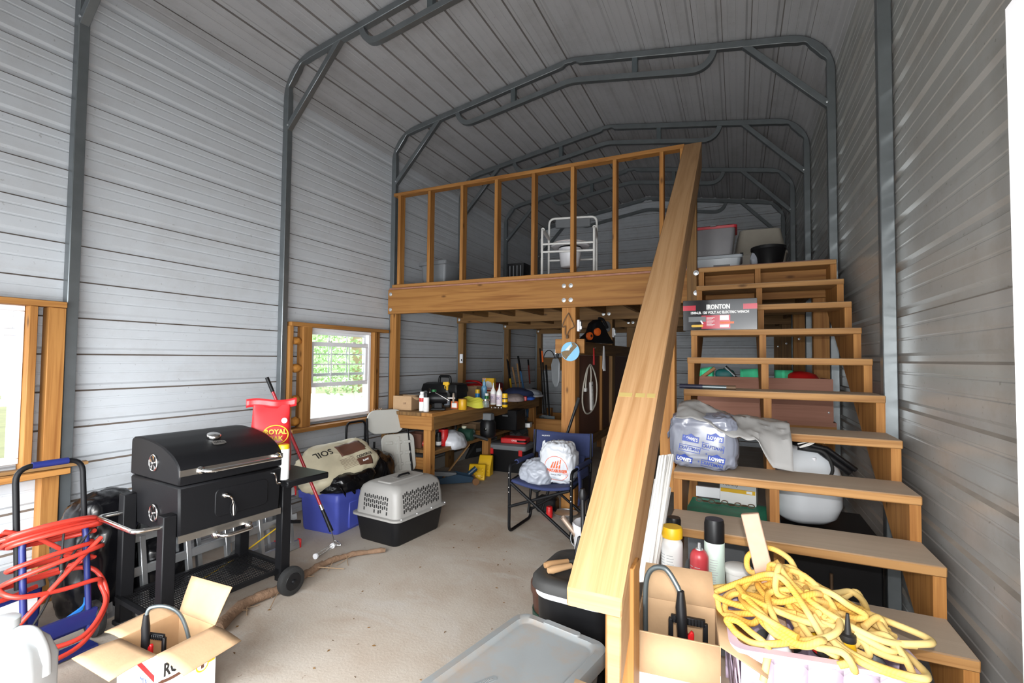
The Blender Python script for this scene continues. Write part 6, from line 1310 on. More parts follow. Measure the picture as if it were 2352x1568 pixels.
for i, (u0, u1, lab) in enumerate(((1602, 1640, 'left piece of bright green plastic sheet lying in the plywood bin'), (1700, 1752, 'middle folded piece of bright green plastic in the plywood bin'), (1780, 1823, 'right piece of bright green plastic sheet in the plywood bin'))):
    a = at(u0, 862, y=4.12); b = at(u1, 862, y=4.12); t = thing('green_sheet', lab, 'sheet', ((a.x+b.x)/2, 4.12, zt_-.03), 0, 'green plastic pieces in the plywood bin'); w = b.x-a.x; mb = MB(); mb.grid(lambda u, v: ((u-.5)*w, -.02+.05*v+.03*math.sin(u*6+i), .085*v-.0+.02*u*(1-i*.5)), 8, 3); mk('sheet', mb, M['glowgreen'], t, solid=.004, ang=30)
a = at(1620, 862, y=4.06); t = thing('hammer', 'hammer with wooden handle poking out of the plywood bin', 'hammer', a); mb = MB(); mb.tube([(-.07, 0, -.05), (.07, 0, .06)], .014, 8); mk('handle', mb, M['pine_pale'], t); mb = MB(); mb.tube([(-.11, .0, -.05), (-.03, 0, -.06)], .016, 8); mk('head', mb, M['galv_d'], t)
a = at(1665, 860, y=4.08); t = thing('cordless_drill', 'teal and black cordless drill among the green plastic in the bin', 'drill', a); mb = MB(); mb.blob((0, 0, 0), (.07, .04, .045), 16, 10, 0, pw=.7); mk('housing', mb, pm('teal plastic', (.01, .16, .16)), t); mb = MB(); mb.tube([(.02, 0, .0), (.10, 0, -.05)], .024, 8); mk('grip', mb, M['black'], t); mb = MB(); mb.tube([(-.0, -.02, .06), (.07, -.02, -.01)], .016, 8); mk('chuck', mb, M['galv_d'], t)
t = thing('hard_hat', 'red hard hat lying right of the green plastic in the bin', 'hat', (at(1840, 875, y=4.15).x, 4.18, zt_-.06)); mb = MB(); mb.lathe([(.14, 0), (.13, .04), (.10, .085), (.05, .105), (0, .11)], n=20); mk('shell', mb, M['red'], t); mb = MB(); mb.lathe([(.13, 0), (.165, .004), (.165, .010), (.13, .012)], n=20); mk('brim', mb, M['red'], t)
# white sprayer tank
p = at(1855, 1170, z=.53); t = thing('sprayer_tank', 'white plastic sprayer tank with black pump hose behind the treads', 'tank', (.315, 3.02, .62), 20); t.scale = (.88, .88, .88)
mb = MB(); mb.loft([rrect(.24, .22, .09, 0, 6), rrect(.32, .28, .11, .03, 6), rrect(.38, .32, .13, .10, 6), rrect(.38, .32, .13, .26, 6), rrect(.33, .28, .12, .36, 6), rrect(.22, .20, .09, .42, 6), rrect(.13, .13, .06, .44, 6)]); mk('tank_body', mb, pm('translucent white polythene', (.72, .76, .80), .35, var=.04), t, ang=60)
mb = MB(); mb.lathe([(.06, .44), (.065, .445), (.065, .475), (.0, .48)], n=18); mk('lid', mb, M['black'], t); mb = MB(); mb.lathe([(.012, 0), (.012, .02), (0, .022)], (0, -.12, .37), 10); mk('vent_cap', mb, M['white'], t)
mb = MB(); mb.tube([(-.08, -.10, .45), (.02, -.14, .44), (.17, -.17, .32)], .022, 10); mb.tube([(-.05, -.13, .47), (.05, -.16, .45), (.19, -.19, .34)], .014, 10); mk('wand', mb, M['black'], t); mb = MB(); mb.tube(bez([(-.06, -.12, .44), (.03, -.17, .43), (.07, -.18, .33), (.02, -.17, .24)], 6), .009, 8); mk('hose', mb, M['rubber'], t)
mb = MB(); mb.tube(bez([(-.10, -.14, .47), (-.02, -.17, .50), (.02, -.17, .52), (-.04, -.17, .475), (-.10, -.16, .455), (-.02, -.17, .49), (.03, -.18, .485)], 6), .004, 6); mk('zip_tie', mb, M['wpaint'], t)
t = thing('black_crate', 'big black box on the floor carrying the white sprayer tank', 'crate', (.40, 3.06, 0), 0); mb = MB(); mb.box((0, 0, .29), (.42, .52, .58)); mk('crate_body', mb, M['black'], t, bev=.01); mb = MB(); mb.box((0, 0, .593), (.44, .54, .012)); mk('crate_lid', mb, M['black'], t, bev=.004); mb = MB(); mb.lathe([(.008, 0), (.008, .08)], (.0, -.28, .36), 8); mk('hasp', mb, M['rust'], t)
# green topped tool chest
t = thing('tool_chest', 'chest with scuffed green top on the floor behind the lower treads', 'chest', (-.02, 2.98, 0), -3); M['scuffgreen'] = pm('scuffed green paint', (.01, .28, .16), .5, var=.3, scale=10, dirt=(.09, .095, .085), damt=.9, dscale=6)
mb = MB(); mb.box((0, 0, .31), (.44, .42, .62)); mk('chest_body', mb, M['gry'], t, bev=.006); mb = MB(); mb.box((-.03, -.05, .628), (.42, .36, .016)); mk('chest_top', mb, M['scuffgreen'], t, bev=.003)
t = thing('white_carton', 'white carton with yellow strip on the green topped chest', 'box', (.0, 3.12, .637), -6); mb = MB(); mb.box((0, 0, .07), (.19, .12, .14)); mk('carton_body', mb, M['label_w'], t, bev=.002); mb = MB(); mb.box((0, -.061, .075), (.18, .001, .022)); mk('yellow_strip', mb, M['yellow'], t); mb = MB(); mb.box((.06, -.062, .075), (.03, .001, .014)); mk('barcode_label', mb, M['wprint'], t); text('Tommy', .028, frame_mat((-.04, -.0615, .11), (1, 0, 0), (0, 0, 1)), M['ink'], t)
t = thing('chain', 'loose dark chain lying on the scuffed green chest top', 'chain', (-.08, 3.02, .637)); 
for k in range(9): mb = MB(); mb.tube([(.034*k-.13+.016*math.cos(x), .01*math.sin(k*2)+(.010*math.sin(x) if k % 2 else 0), .006+(0 if k % 2 else .010*math.sin(x)+.006)) for x in [2*PI*i/10 for i in range(10)]], .003, 5, True); mk('link', mb, M['rust'], t)
t = thing('white_sheet', 'white panel lying behind the chain on the chest', 'sheet', (-.16, 3.15, .637)); mb = MB(); mb.box((0, 0, .03), (.15, .02, .06)); mk('panel', mb, M['white'], t)
t = thing('camera_case', 'black case with red panel behind the shop bag under the treads', 'case', (.13, 3.2, .517), 0); mb = MB(); mb.box((.0, .05, .22), (.24, .16, .40)); mk('case_body', mb, M['black'], t, bev=.02); mb = MB(); mb.box((-.05, -.032, .25), (.05, .003, .16)); mk('red_panel', mb, M['red'], t); mb = MB(); mb.tube(bez([(-.06, .05, .42), (-.03, .05, .47), (.03, .05, .47), (.06, .05, .42)], 4), .009, 6); mk('handle', mb, M['black'], t)
t.location = (.10, 3.30, .0); mb = MB(); mb.box((0, .05, .02), (.2, .14, .04)); mk('foot', mb, M['black'], t)
t = thing('radio', 'small dark device with wire handle beside the green chest', 'radio', (.245, 2.9, 0)); mb = MB(); mb.box((0, 0, .26), (.07, .10, .52)); mk('body', mb, M['black'], t, bev=.006); mb = MB(); mb.tube(fillet([(-.03, -.04, .51), (-.03, -.04, .58), (.03, -.04, .58), (.03, -.04, .51)], .02, 4), .004, 6); mk('wire_handle', mb, M['chrome'], t); mb = MB(); mb.lathe([(.012, 0), (.012, .01), (0, .012)], M=T(.01, -.05, .46) @ Rx(90), n=10); mk('knob', mb, M['chrome'], t)
t = thing('grey_bin', 'large grey ribbed bin under the lower stair treads', 'bin', (-.06, 2.50, 0), 0); mb = MB(); mb.loft([rrect(.30, .28, .05, 0), rrect(.34, .32, .05, .40), rrect(.37, .35, .05, .405), rrect(.37, .35, .05, .44)]); mk('bin_body', mb, pm('pale grey tub', (.30, .32, .33), .5), t, ang=50); mb = MB(); mb.box((0, -.17, .25), (.2, .012, .1)); mk('panel', mb, M['gry'], t)
t = thing('spool', 'dark spool lying on the floor in the gap under the stairs', 'spool', (.28, 2.45, .14)); mb = MB(); mb.lathe([(.14, -.08), (.14, -.065), (.09, -.06), (.09, .06), (.14, .065), (.14, .08)], M=Rx(90) , n=20); mk('spool_body', mb, M['rubber'], t); mb = MB(); mb.lathe([(.02, -.09), (.02, .09)], M=Rx(90), n=10); mk('axle_hole', mb, M['bolt'], t)
# cans on the ninth tread
z9 = tz(9)
canister('spray_can', 'tall aerosol can with black cap and pale mint label on the lower tread', 'spray can', (-.088, 2.06, z9), .0375, .20, M['paleg'], M['black'], .085, lines=12, capr=.98, rz=-8, band=[(.0, .04, M['ink'])])
canister('spray_can', 'red and white aerosol can with bare nozzle on the lower tread', 'spray can', (-.140, 2.01, z9), .034, .175, pm('red tin print', (.50, .05, .06), .35), M['bolt'], .006, shoulder=.03, capr=.4, nozzle=[(.006, 0), (.005, .02)], lines=8, rz=-10, band=[(.02, .045, M['wprint'])])
canister('wipes_canister', 'large wipes canister with yellow flip lid on the lower tread', 'canister', (-.243, 2.035, z9), .041, .20, M['label_w'], M['yellow'], .04, lines=10, capr=.98, rz=-8, shoulder=.03)
canister('spray_can', 'black capped can standing behind the yellow lidded wipes canister', 'spray can', (-.25, 2.155, z9), .030, .19, M['ink'], M['black'], .05, band=[(.12, .16, M['wprint'])])
t = thing('white_tub', 'small white lidded tub beside the tall mint aerosol can', 'tub', (-.005, 2.10, z9)); mb = MB(); mb.lathe([(.04, 0), (.048, .085)], n=20); mk('tub_body', mb, M['wpaint'], t); mb = MB(); mb.lathe([(.051, .082), (.053, .086), (.053, .10), (.047, .104), (0, .102)], n=20); mk('lid', mb, M['wpaint'], t, ang=50)
# ------------------------------------------------------------------ carton, basket, rope in the right foreground
bx = thing('sprayer_carton', 'tall open brown carton at the foot of the stairs with sprayer inside', 'box', (-.175, 1.59, tz(11)), 5); X0, X1, Y0, Y1, Hc = -.115, .115, -.108, .108, .475
mb = MB()
for c, d_ in (((X0, 0, Hc/2), (.005, Y1-Y0, Hc)), ((X1, 0, Hc/2), (.005, Y1-Y0, Hc)), ((0, Y0, Hc/2), (X1-X0, .005, Hc)), ((0, Y1, Hc/2), (X1-X0, .005, Hc)), ((0, 0, .003), (X1-X0, Y1-Y0, .006))): mb.box(c, d_)
mk('carton_wall', mb, M['card'], bx); mb = MB(); mb.box((0, Y0-.0035, Hc/2-.02), (X1-X0+.004, .002, Hc-.12)); mk('printed_face', mb, M['whitecard'], bx)
for q in ([(X0, Y1, Hc), (X1, Y1, Hc), (X1-.01, Y1+.035, Hc+.10), (X0+.01, Y1+.035, Hc+.10)], [(X0, Y0, Hc), (X1, Y0, Hc), (X1+.0, Y0-.03, Hc-.10), (X0-.0, Y0-.03, Hc-.10)], [(X1, Y0, Hc), (X1, Y1, Hc), (X1+.12, Y1-.02, Hc-.05), (X1+.12, Y0+.0, Hc-.06)], [(X0, Y0, Hc), (X0, Y1, Hc), (X0-.03, Y1, Hc-.10), (X0-.03, Y0, Hc-.10)]):
    mb = MB(); mb.add(q, [[0, 1, 2, 3]]); mk('flap', mb, M['card'], bx, solid=.004)
t = sprayer((-.175, 1.58, .56), 5, 'black sprayer wand with red trigger in the tall brown carton', 'sprayer wands packed in cartons', 1.1, path=[(-.09, .06, -.25), (-.098, .06, .05), (-.09, .05, .20), (-.04, .03, .24), (.0, .01, .20), (.012, .0, .17)])
# lavender basket
bk = thing('laundry_basket', 'lavender plastic basket with round holes at the foot of the stairs', 'basket', (.185, 1.735, .371), 9); M['lav'] = pm('lavender plastic', (.62, .50, .64), .4, var=.04); bw_, bd3, bh = .44, .33, .28
def wall_with_holes(w, h, n, M_):
    "panel in local x (width) and y (height) with a row of round holes"
    mb = MB(); K = 16; cw = w/n; r_ = .032; zc = h*.52
    for i in range(n):
        cx = -w/2+cw*(i+.5); outer = []; inner = []
        for k in range(K):
            a = 2*PI*k/K; inner.append((cx+r_*math.cos(a), zc+r_*math.sin(a)))
            s = 1/max(abs(math.cos(a))/(cw/2), abs(math.sin(a))/(h/2)); oy = h/2+math.sin(a)*s if True else 0
            outer.append((cx+math.cos(a)*s, min(max(oy, 0), h)))
        # corners
        vs = [M_ @ Vector((x, y, 0)) for x, y in outer+inner]
        mb.add(vs, [[k, (k+1) % K, K+(k+1) % K, K+k] for k in range(K)])
        for cxn, cyn in ((cx-cw/2, 0), (cx+cw/2, 0), (cx+cw/2, h), (cx-cw/2, h)):
            kk = sorted(range(K), key=lambda k: (outer[k][0]-cxn)**2+(outer[k][1]-cyn)**2)[:2]
            mb.add([M_ @ Vector((*outer[kk[0]], 0)), M_ @ Vector((cxn, cyn, 0)), M_ @ Vector((*outer[kk[1]], 0))], [[0, 1, 2]])
    return mb
tp = .02
for M_, w, n in ((frame_mat((0, -bd3/2+tp, 0), (1, 0, 0), (0, -tp/bh, 1)), bw_-.02, 5), (frame_mat((0, bd3/2-tp, 0), (-1, 0, 0), (0, tp/bh, 1)), bw_-.02, 5), (frame_mat((bw_/2-tp, 0, 0), (0, 1, 0), (tp/bh, 0, 1)), bd3-.02, 3), (frame_mat((-bw_/2+tp, 0, 0), (0, -1, 0), (-tp/bh, 0, 1)), bd3-.02, 3)): mk('basket_wall', wall_with_holes(w, bh, n, M_), M['lav'], bk, solid=.003)
mb = MB(); mb.box((0, 0, .002), (bw_-.04, bd3-.04, .004)); mk('basket_floor', mb, M['lav'], bk)
mb = MB(); mb.loft([[v for v in rrect(bw_-.01, bd3-.01, .03, bh-.012)], rrect(bw_+.04, bd3+.04, .04, bh-.012), rrect(bw_+.044, bd3+.044, .04, bh-.004), rrect(bw_+.04, bd3+.04, .04, bh), rrect(bw_-.01, bd3-.01, .03, bh)], caps=(False, False)); mk('rim', mb, M['lav'], bk, ang=50)
# stuff in the basket
wh = thing('wooden_stake', 'square wooden stake standing up out of the lavender basket', 'stake', (.13, 1.80, .376)); a = at(1722, 1178, y=1.86)-wh.location; mb = MB(); mb.beam((0.03, -.02, .01), a, .056, .036, up=(0, 1, 0)); mk('stake', mb, pm('pale pinkish wood', (.47, .31, .22), .7, var=.15, scale=40), wh, bev=.003)
def glue(loc, rz, lab, h=.15, tilt=None):
    t = thing('glue_bottle', lab, 'bottle', loc, rz, 'yellow bottles in the lavender basket'); mb = MB(); mb.loft([rrect(.052, .036, .015, 0), rrect(.062, .042, .02, .012), rrect(.062, .042, .02, h*.5), rrect(.046, .036, .016, h*.75), rrect(.032, .030, .013, h)]); mk('bottle_body', mb, M['yellow'], t, ang=60); mb = MB(); mb.lathe([(.019, h), (.020, h+.002), (.020, h+.018), (.010, h+.021), (.008, h+.03), (.004, h+.075), (0, h+.076)], n=16); mk('nozzle_cap', mb, M['ink'], t)
    mb = MB(); mb.tube(bez([(.028, 0, h*.8), (.05, 0, h*.55), (.05, 0, h*.25), (.03, 0, h*.1)], 4), .007, 6); mk('handle', mb, M['yellow'], t); return t
p = at(1955, 1530, y=1.63); glue((p.x-.005, 1.64, .53), 15, 'yellow bottle with black nozzle standing at the right of the basket')
t = glue((.262, 1.655, .615), 0, 'yellow bottle lying under the rope in the basket'); t.rotation_euler = (R(-68), 0, R(35))
t = thing('spray_bottle', 'clear grey bottle leaning at the right inside of the basket', 'bottle', (.345, 1.70, .50)); mb = MB(); mb.lathe([(.03, 0), (.035, .006), (.035, .10), (.015, .13), (.012, .14)], n=16); mk('bottle_body', mb, M['gry'], t); mb = MB(); mb.lathe([(.014, .14), (.014, .16), (0, .162)], n=12); mk('cap', mb, M['black'], t)
t = thing('white_jug', 'white plastic jug under the rope at the basket front', 'jug', (.10, 1.63, .42)); mb = MB(); mb.loft([rrect(.11, .09, .02, 0), rrect(.115, .095, .025, .14), rrect(.07, .06, .02, .20), rrect(.04, .04, .015, .24)]); mk('jug_body', mb, M['white'], t, ang=55); mb = MB(); mb.lathe([(.02, .24), (.022, .245), (.022, .265), (0, .268)], n=14); mk('cap', mb, M['white'], t)
t = thing('screwdriver', 'red and black screwdriver half hidden under the rope', 'screwdriver', (.165, 1.67, .645)); mb = MB(); mb.tube([(0, 0, 0), (.04, -.05, .0)], .012, 8); mk('handle', mb, M['red'], t); mb = MB(); mb.tube([(.04, -.05, 0), (.05, -.065, 0)], .013, 8); mk('collar', mb, M['ink'], t)
def rope_mat():
    m, t, b, N, L = _nodes('yellow braided rope'); uv = N.new('ShaderNodeUVMap'); mp = N.new('ShaderNodeMapping'); mp.inputs['Rotation'].default_value = (0, 0, .7); mp.inputs['Scale'].default_value = (170, 130, 1); L.new(uv.outputs[0], mp.inputs[0])
    ck = N.new('ShaderNodeTexChecker'); ck.inputs['Scale'].default_value = 1; ck.inputs['Color1'].default_value = (.74, .44, .08, 1); ck.inputs['Color2'].default_value = (.64, .33, .04, 1); L.new(mp.outputs[0], ck.inputs['Vector'])
    tc = N.new('ShaderNodeTexCoord'); nz = N.new('ShaderNodeTexNoise'); nz.inputs['Scale'].default_value = 5; L.new(tc.outputs['Object'], nz.inputs['Vector']); rp = N.new('ShaderNodeMapRange'); rp.inputs[1].default_value = .42; rp.inputs[2].default_value = .62; L.new(nz.outputs[0], rp.inputs[0])
    mx = N.new('ShaderNodeMix'); mx.data_type = 'RGBA'; L.new(rp.outputs[0], mx.inputs[0]); L.new(ck.outputs[0], mx.inputs[6]); mx.inputs[7].default_value = (.78, .57, .22, 1); L.new(mx.outputs[2], b.inputs['Base Color']); b.inputs['Roughness'].default_value = .8
    bp = N.new('ShaderNodeBump'); bp.inputs['Strength'].default_value = .4; bp.inputs['Distance'].default_value = .003; L.new(ck.outputs[1], bp.inputs['Height']); L.new(bp.outputs[0], b.inputs['Normal']); return m
M['rope'] = rope_mat()
rp_ = thing('rope', 'tangled heap of yellow braided rope spilling over the lavender basket', 'rope', (.18, 1.74, .65))
def RP(u, v, y): return at(u, v, y=y)-rp_.location
mb = MB(); rr_ = random.Random(12); RAD = .0095
def loop(pts, closed=False, n=7):
    pts = [pts[0]]+[p+Vector((rr_.uniform(-.012, .012), rr_.uniform(-.008, .008), rr_.uniform(-.012, .012))) for p in pts[1:]]
    mb.tube(bez(pts+([pts[0]] if closed else []), n), RAD, 8, m=0)
# loops drawn through points of the heap (u, v of the photograph at their own depth)
loop([RP(*q) for q in ((1790, 1290, 1.86), (1728, 1318, 1.85), (1724, 1275, 1.86), (1765, 1262, 1.87), (1810, 1285, 1.85), (1850, 1330, 1.80), (1900, 1365, 1.74), (1960, 1390, 1.72), (1990, 1405, 1.72), (1975, 1425, 1.72), (1930, 1420, 1.73), (1860, 1395, 1.76), (1800, 1350, 1.80), (1760, 1320, 1.82))])
loop([RP(*q) for q in ((1780, 1300, 1.82), (1770, 1330, 1.80), (1780, 1370, 1.78), (1788, 1400, 1.76), (1770, 1350, 1.79), (1768, 1310, 1.82), (1785, 1295, 1.82), (1812, 1320, 1.80), (1825, 1350, 1.78))])
loop([RP(*q) for q in ((1650, 1385, 1.72), (1643, 1360, 1.74), (1660, 1348, 1.75), (1720, 1332, 1.78), (1780, 1325, 1.80), (1830, 1335, 1.79), (1845, 1320, 1.80), (1800, 1308, 1.82), (1755, 1315, 1.82), (1745, 1345, 1.80), (1770, 1360, 1.78))])
loop([RP(*q) for q in ((1646, 1370, 1.73), (1660, 1400, 1.70), (1690, 1425, 1.68), (1720, 1420, 1.67), (1760, 1400, 1.69), (1740, 1370, 1.73), (1690, 1360, 1.75), (1660, 1375, 1.73), (1675, 1405, 1.70), (1715, 1410, 1.68), (1780, 1395, 1.70))])
loop([RP(*q) for q in ((1680, 1440, 1.60), (1700, 1462, 1.58), (1740, 1480, 1.57), (1790, 1488, 1.57), (1850, 1482, 1.58), (1905, 1500, 1.58), (1910, 1510, 1.59), (1870, 1470, 1.60), (1840, 1430, 1.64), (1810, 1400, 1.68), (1790, 1370, 1.74), (1800, 1345, 1.78))])
loop([RP(*q) for q in ((1680, 1440, 1.60), (1672, 1430, 1.61), (1690, 1428, 1.61), (1730, 1455, 1.60), (1765, 1482, 1.57), (1764, 1520, 1.53), (1762, 1570, 1.52))])
loop([RP(*q) for q in ((1985, 1440, 1.70), (2010, 1425, 1.74), (2035, 1440, 1.75), (2045, 1475, 1.72), (2040, 1440, 1.75), (2020, 1455, 1.73), (1960, 1455, 1.70), (1900, 1440, 1.70), (1850, 1410, 1.71))])
loop([RP(*q) for q in ((1930, 1460, 1.66), (1985, 1455, 1.68), (2040, 1470, 1.68), (2080, 1510, 1.64), (2098, 1550, 1.60), (2095, 1590, 1.57), (2085, 1630, 1.55))])
loop([RP(*q) for q in ((1900, 1440, 1.68), (1960, 1455, 1.67), (1995, 1480, 1.66), (2000, 1510, 1.65), (1970, 1500, 1.65), (1940, 1480, 1.66), (1990, 1540, 1.63), (2010, 1560, 1.62))])
for k in range(20):
    c = Vector((rr_.uniform(-.11, .13), rr_.uniform(-.10, .10), rr_.uniform(.0, .05))); a0 = rr_.random()*6; n = 7
    L1, L2 = rr_.uniform(.05, .14), rr_.uniform(.02, .07); th = rr_.uniform(-1.3, 1.3); pts = []
    for i in range(n+rr_.randint(0, 4)):
        a = a0+2*PI*i/n; x = L1*math.cos(a)*(1+.5*rr_.random()); y = L2*math.sin(a)*(1+.6*rr_.random())
        px = c.x+x*math.cos(th)-y*math.sin(th); py = c.y+x*math.sin(th)+y*math.cos(th); hh = .085*math.exp(-((px+.04)/.11)**2-((py-.03)/.11)**2)
        pts.append(Vector((px, py, c.z*.8+hh+.03*rr_.uniform(-.4, 1))))
    loop(pts)
mk('rope_strand', mb, M['rope'], rp_, ang=60)
t = thing('tape_ring', 'short pale cord end sticking up behind the basket rim', 'cord', (.395, 1.93, .555)); mb = MB(); mb.tube(bez([(0, 0, 0), (.01, -.01, .04), (.002, -.012, .075), (-.012, -.01, .08)], 4), .007, 8); mk('cord', mb, M['rope'], t)
# ------------------------------------------------------------------ things stored on the loft
LFZ = BT+.0205
t = thing('storage_tote', 'grey storage tote standing behind the loft railing on the left', 'tote', (at(1012, 620, y=4.83).x, 4.83, LFZ), -4); mb = MB(); mb.loft([rrect(.32, .26, .03, 0), rrect(.36, .30, .03, .28)]); mk('tote_body', mb, M['gry'], t, ang=50); mb = MB(); mb.loft([rrect(.40, .34, .03, .28), rrect(.41, .35, .03, .285), rrect(.40, .34, .03, .325)]); mk('tote_lid', mb, M['gry'], t); mb = MB(); mb.box((-.06, -.151, .2), (.04, .003, .06)); mk('paper_label', mb, M['label_w'], t)
t = thing('black_tote', 'small black slatted tote on the loft left of the commode', 'tote', (at(1192, 610, y=5.6).x, 5.6, LFZ), 0); mb = MB(); mb.loft([rrect(.22, .2, .02, 0), rrect(.24, .22, .02, .40)]); mk('tote_body', mb, M['black'], t)
for k in range(4): mb = MB(); mb.box((-.075+.05*k, -.108, .30), (.012, .012, .14)); mk('slat', mb, M['gry'], t)
cm = thing('commode_chair', 'white steel commode chair with bucket standing on the loft', 'chair', (at(1310, 560, y=5.45).x, 5.45, LFZ), 12); cm.scale = (1.1, 1.1, 1.12); WS = M['wpaint']
for x in (-.27, .27):
    mb = MB(); mb.tube(fillet([(x, -.24, 0), (x, -.24, .62), (x, .22, .62), (x, .22, .0)], .05, 4), .013, 8); mk('leg_frame', mb, WS, cm)
    mb = MB(); mb.tube([(x, -.20, .625), (x, .14, .625)], .02, 8); mk('arm_pad', mb, M['wpaint'], cm)
mb = MB(); mb.tube(fillet([(-.27, .22, .4), (-.27, .24, .86), (.27, .24, .86), (.27, .22, .4)], .07, 5), .013, 8); mk('back_frame', mb, WS, cm); mb = MB(); mb.box((0, .25, .80), (.4, .03, .10)); mk('back_pad', mb, M['gry'], cm, bev=.01)
for z, y in ((.38, -.24), (.38, .22), (.20, .22), (.46, -.24)): mb = MB(); mb.tube([(-.27, y, z), (.27, y, z)], .011, 8); mk('cross_bar', mb, WS, cm)
mb = MB(); mb.lathe([(.12, 0), (.20, 0), (.21, .012), (.20, .025), (.12, .025), (.12, 0)], (0, 0, .47), 26); mk('toilet_seat', mb, M['white'], cm); mb = MB(); mb.lathe([(.09, 0), (.10, .01), (.125, .20), (.13, .20)], (0, -.02, .25), 22); mk('bucket', mb, M['white'], cm); mb = MB(); mb.lathe([(.19, 0), (.2, .008), (.2, .016), (.0, .02)], (0, .02, .497), 26); mk('seat_lid', mb, pm('pale rose white', (.7, .62, .6)), cm)
t = thing('flat_tote', 'flat clear lidded tote at the head of the stairs', 'tote', (at(1648, 600, y=4.92).x-.0, 4.95, LFZ), 0); M['frost'] = pm('frosted plastic', (.42, .46, .50), .35, var=.08); mb = MB(); mb.loft([rrect(.36, .30, .03, 0), rrect(.40, .34, .03, .13)]); mk('tote_body', mb, M['frost'], t); mb = MB(); mb.loft([rrect(.43, .37, .03, .13), rrect(.43, .37, .03, .155), rrect(.39, .33, .03, .165)]); mk('tote_lid', mb, M['frost'], t); mb = MB(); mb.box((.04, -.172, .06), (.14, .006, .02)); mk('grip', mb, M['gry'], t)
t = thing('storage_tote', 'smoky clear tote with red lid on top of the flat tote', 'tote', (at(1640, 560, y=4.95).x, 4.97, LFZ+.166), 0); mb = MB(); mb.loft([rrect(.32, .28, .03, 0), rrect(.37, .32, .03, .25)]); mk('tote_body', mb, pm('smoky plastic', (.17, .165, .175), .3, var=.3, scale=5), t); mb = MB(); mb.loft([rrect(.40, .35, .03, .25), rrect(.405, .355, .03, .272), rrect(.37, .32, .03, .282)]); mk('tote_lid', mb, pm('dark red lid', (.42, .02, .03), .35), t); mb = MB(); mb.box((.03, -.158, .20), (.10, .004, .06), Rx(-9)); lb_ = mk('paper_label', mb, M['label_w'], t); mb = MB(); mb.box((.01, -.1605, .222), (.045, .003, .014), Rx(-9)); mk('red_mark', mb, M['red'], lb_); mb = MB(); mb.box((.0, -.18, .275), (.05, .03, .014)); mk('clip', mb, M['gry'], t)
t = thing('pet_carrier', 'beige pet carrier standing at the back of the loft by the right wall', 'carrier', (at(1742, 560, y=5.6).x, 5.75, LFZ), 4); M['beige'] = pm('beige plastic', (.34, .31, .26), .5); mb = MB(); mb.loft([rrect(.42, .5, .04, 0), rrect(.47, .56, .04, .28)]); mk('base_shell', mb, M['beige'], t); mb = MB(); mb.loft([rrect(.49, .58, .04, .28), rrect(.49, .58, .04, .30), rrect(.46, .55, .05, .32), rrect(.38, .46, .05, .55), rrect(.34, .42, .05, .56)]); mk('top_shell', mb, M['beige'], t)
for x in (-.18, .0, .17): mb = MB(); mb.box((x, -.292, .29), (.03, .012, .03)); mk('clip', mb, M['ink'], t)
t = thing('black_tub', 'black tub with a plastic liner near the head of the stairs', 'tub', (at(1765, 590, y=4.8).x, 4.8, LFZ), 0); mb = MB(); mb.lathe([(.10, 0), (.135, .17), (.142, .175), (.142, .20), (.13, .205), (.12, .17)], n=24); mk('tub_body', mb, M['black'], t); mb = MB(); mb.blob((-.115, -.05, .09), (.035, .03, .06), 12, 8, .3, 20, 4); mk('liner', mb, M['greybag'], t, ang=30)
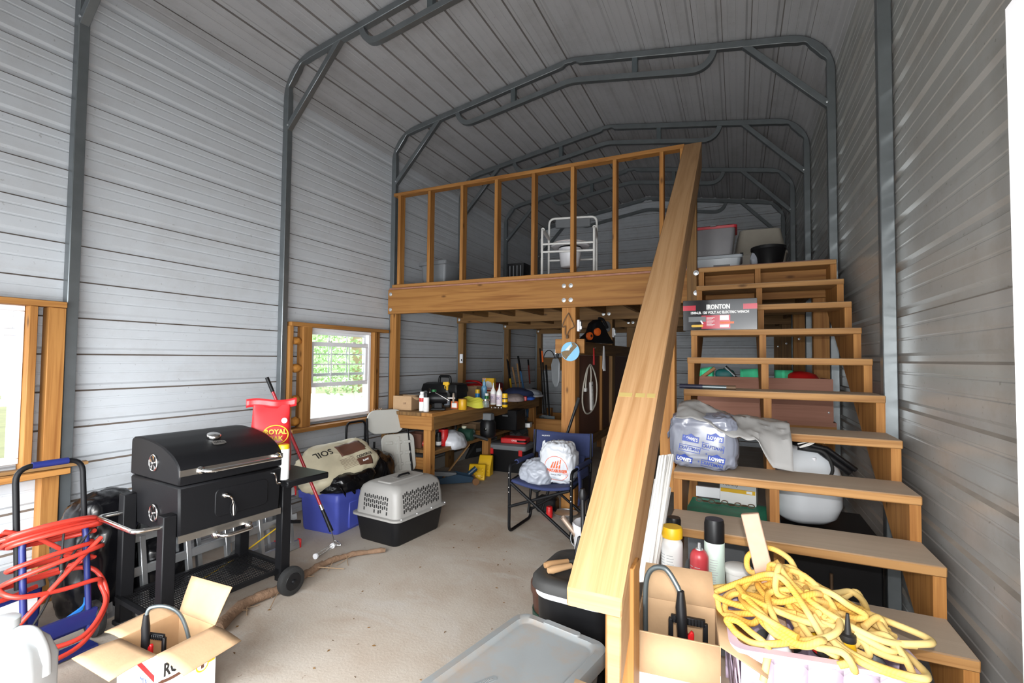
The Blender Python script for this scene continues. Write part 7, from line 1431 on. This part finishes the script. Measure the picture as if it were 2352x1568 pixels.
# ------------------------------------------------------------------ outdoors beyond the windows
M['leaf'] = pm('sunny leaves', (.50, .70, .36), .6, var=.35, scale=1.5); M['bark2'] = pm('pale trunk bark', (.42, .30, .20), .9)
def tree(loc, h, cr, lab, n=2200, seed=1, cz=.75):
    t = thing('tree', lab, 'tree', loc); r_ = random.Random(seed); mb = MB(); mb.tube(bez([(0, 0, 0), (.08, .05, h*.3), (-.05, 0, h*.7)], 5), [.22-.008*i for i in range(11)], 9); mk('trunk', mb, M['bark2'], t); mb = MB()
    for i in range(n):
        while True:
            p = Vector((r_.uniform(-1, 1), r_.uniform(-1, 1), r_.uniform(-1, 1)))
            if .45 < p.length < 1: break
        c = Vector((p.x*cr, p.y*cr, h*cz+p.z*cr*.8)); s = r_.uniform(.03, .075); a = Vector((r_.uniform(-1, 1), r_.uniform(-1, 1), r_.uniform(-1, 1))).normalized(); b = a.orthogonal().normalized()
        mb.add([c-a*s, c-b*s*.5, c+a*s, c+b*s*.5], [[0, 1, 2, 3]])
    mk('foliage', mb, M['leaf'], t, kind='stuff'); return t
tree((-9.0, 9.6, -.3), 3.6, 1.9, 'leafy tree with drooping crown seen through the far window', 7000, 3, .62)
tree((-13.5, 12.0, -.3), 4.2, 2.4, 'large green tree in the distance left of the drooping one', 7000, 5, .6)
tree((-13, 17.5, -.3), 5, 2.8, 'broad tree in the distance behind the pale fence', 7000, 8, .58)
fn_ = thing('garden_fence', 'low pale panel fence crossing the yard beyond the far window', 'fence', (-8.2, 10.2, -.3), 52)
for k in range(8): mb = MB(); mb.box((-3.5+k*1.0, 0, .45), (.96, .04, .8)); mk('panel', mb, M['wpaint'], fn_)
for k in range(9): mb = MB(); mb.box((-4.0+k*1.0, 0, .5), (.08, .08, 1.0)); mk('post', mb, M['wpaint'], fn_)
mb = MB(); r_ = random.Random(5)
for i in range(90):
    c = Vector((r_.uniform(-2.6, -.9), r_.uniform(1.0, 3.8), .002)); a = r_.random()*6; s = r_.uniform(.004, .013); d1 = Vector((math.cos(a), math.sin(a), 0))*s; d2 = Vector((-math.sin(a), math.cos(a), 0))*s*.45
    mb.add([c-d1, c-d2+Vector((0, 0, .003)), c+d1, c+d2], [[0, 1, 2, 3]])
o = mk('leaf_litter', mb, M['pine_dark'], kind='stuff'); tag(o, 'tiny dry leaf crumbs scattered over the concrete floor', 'debris')
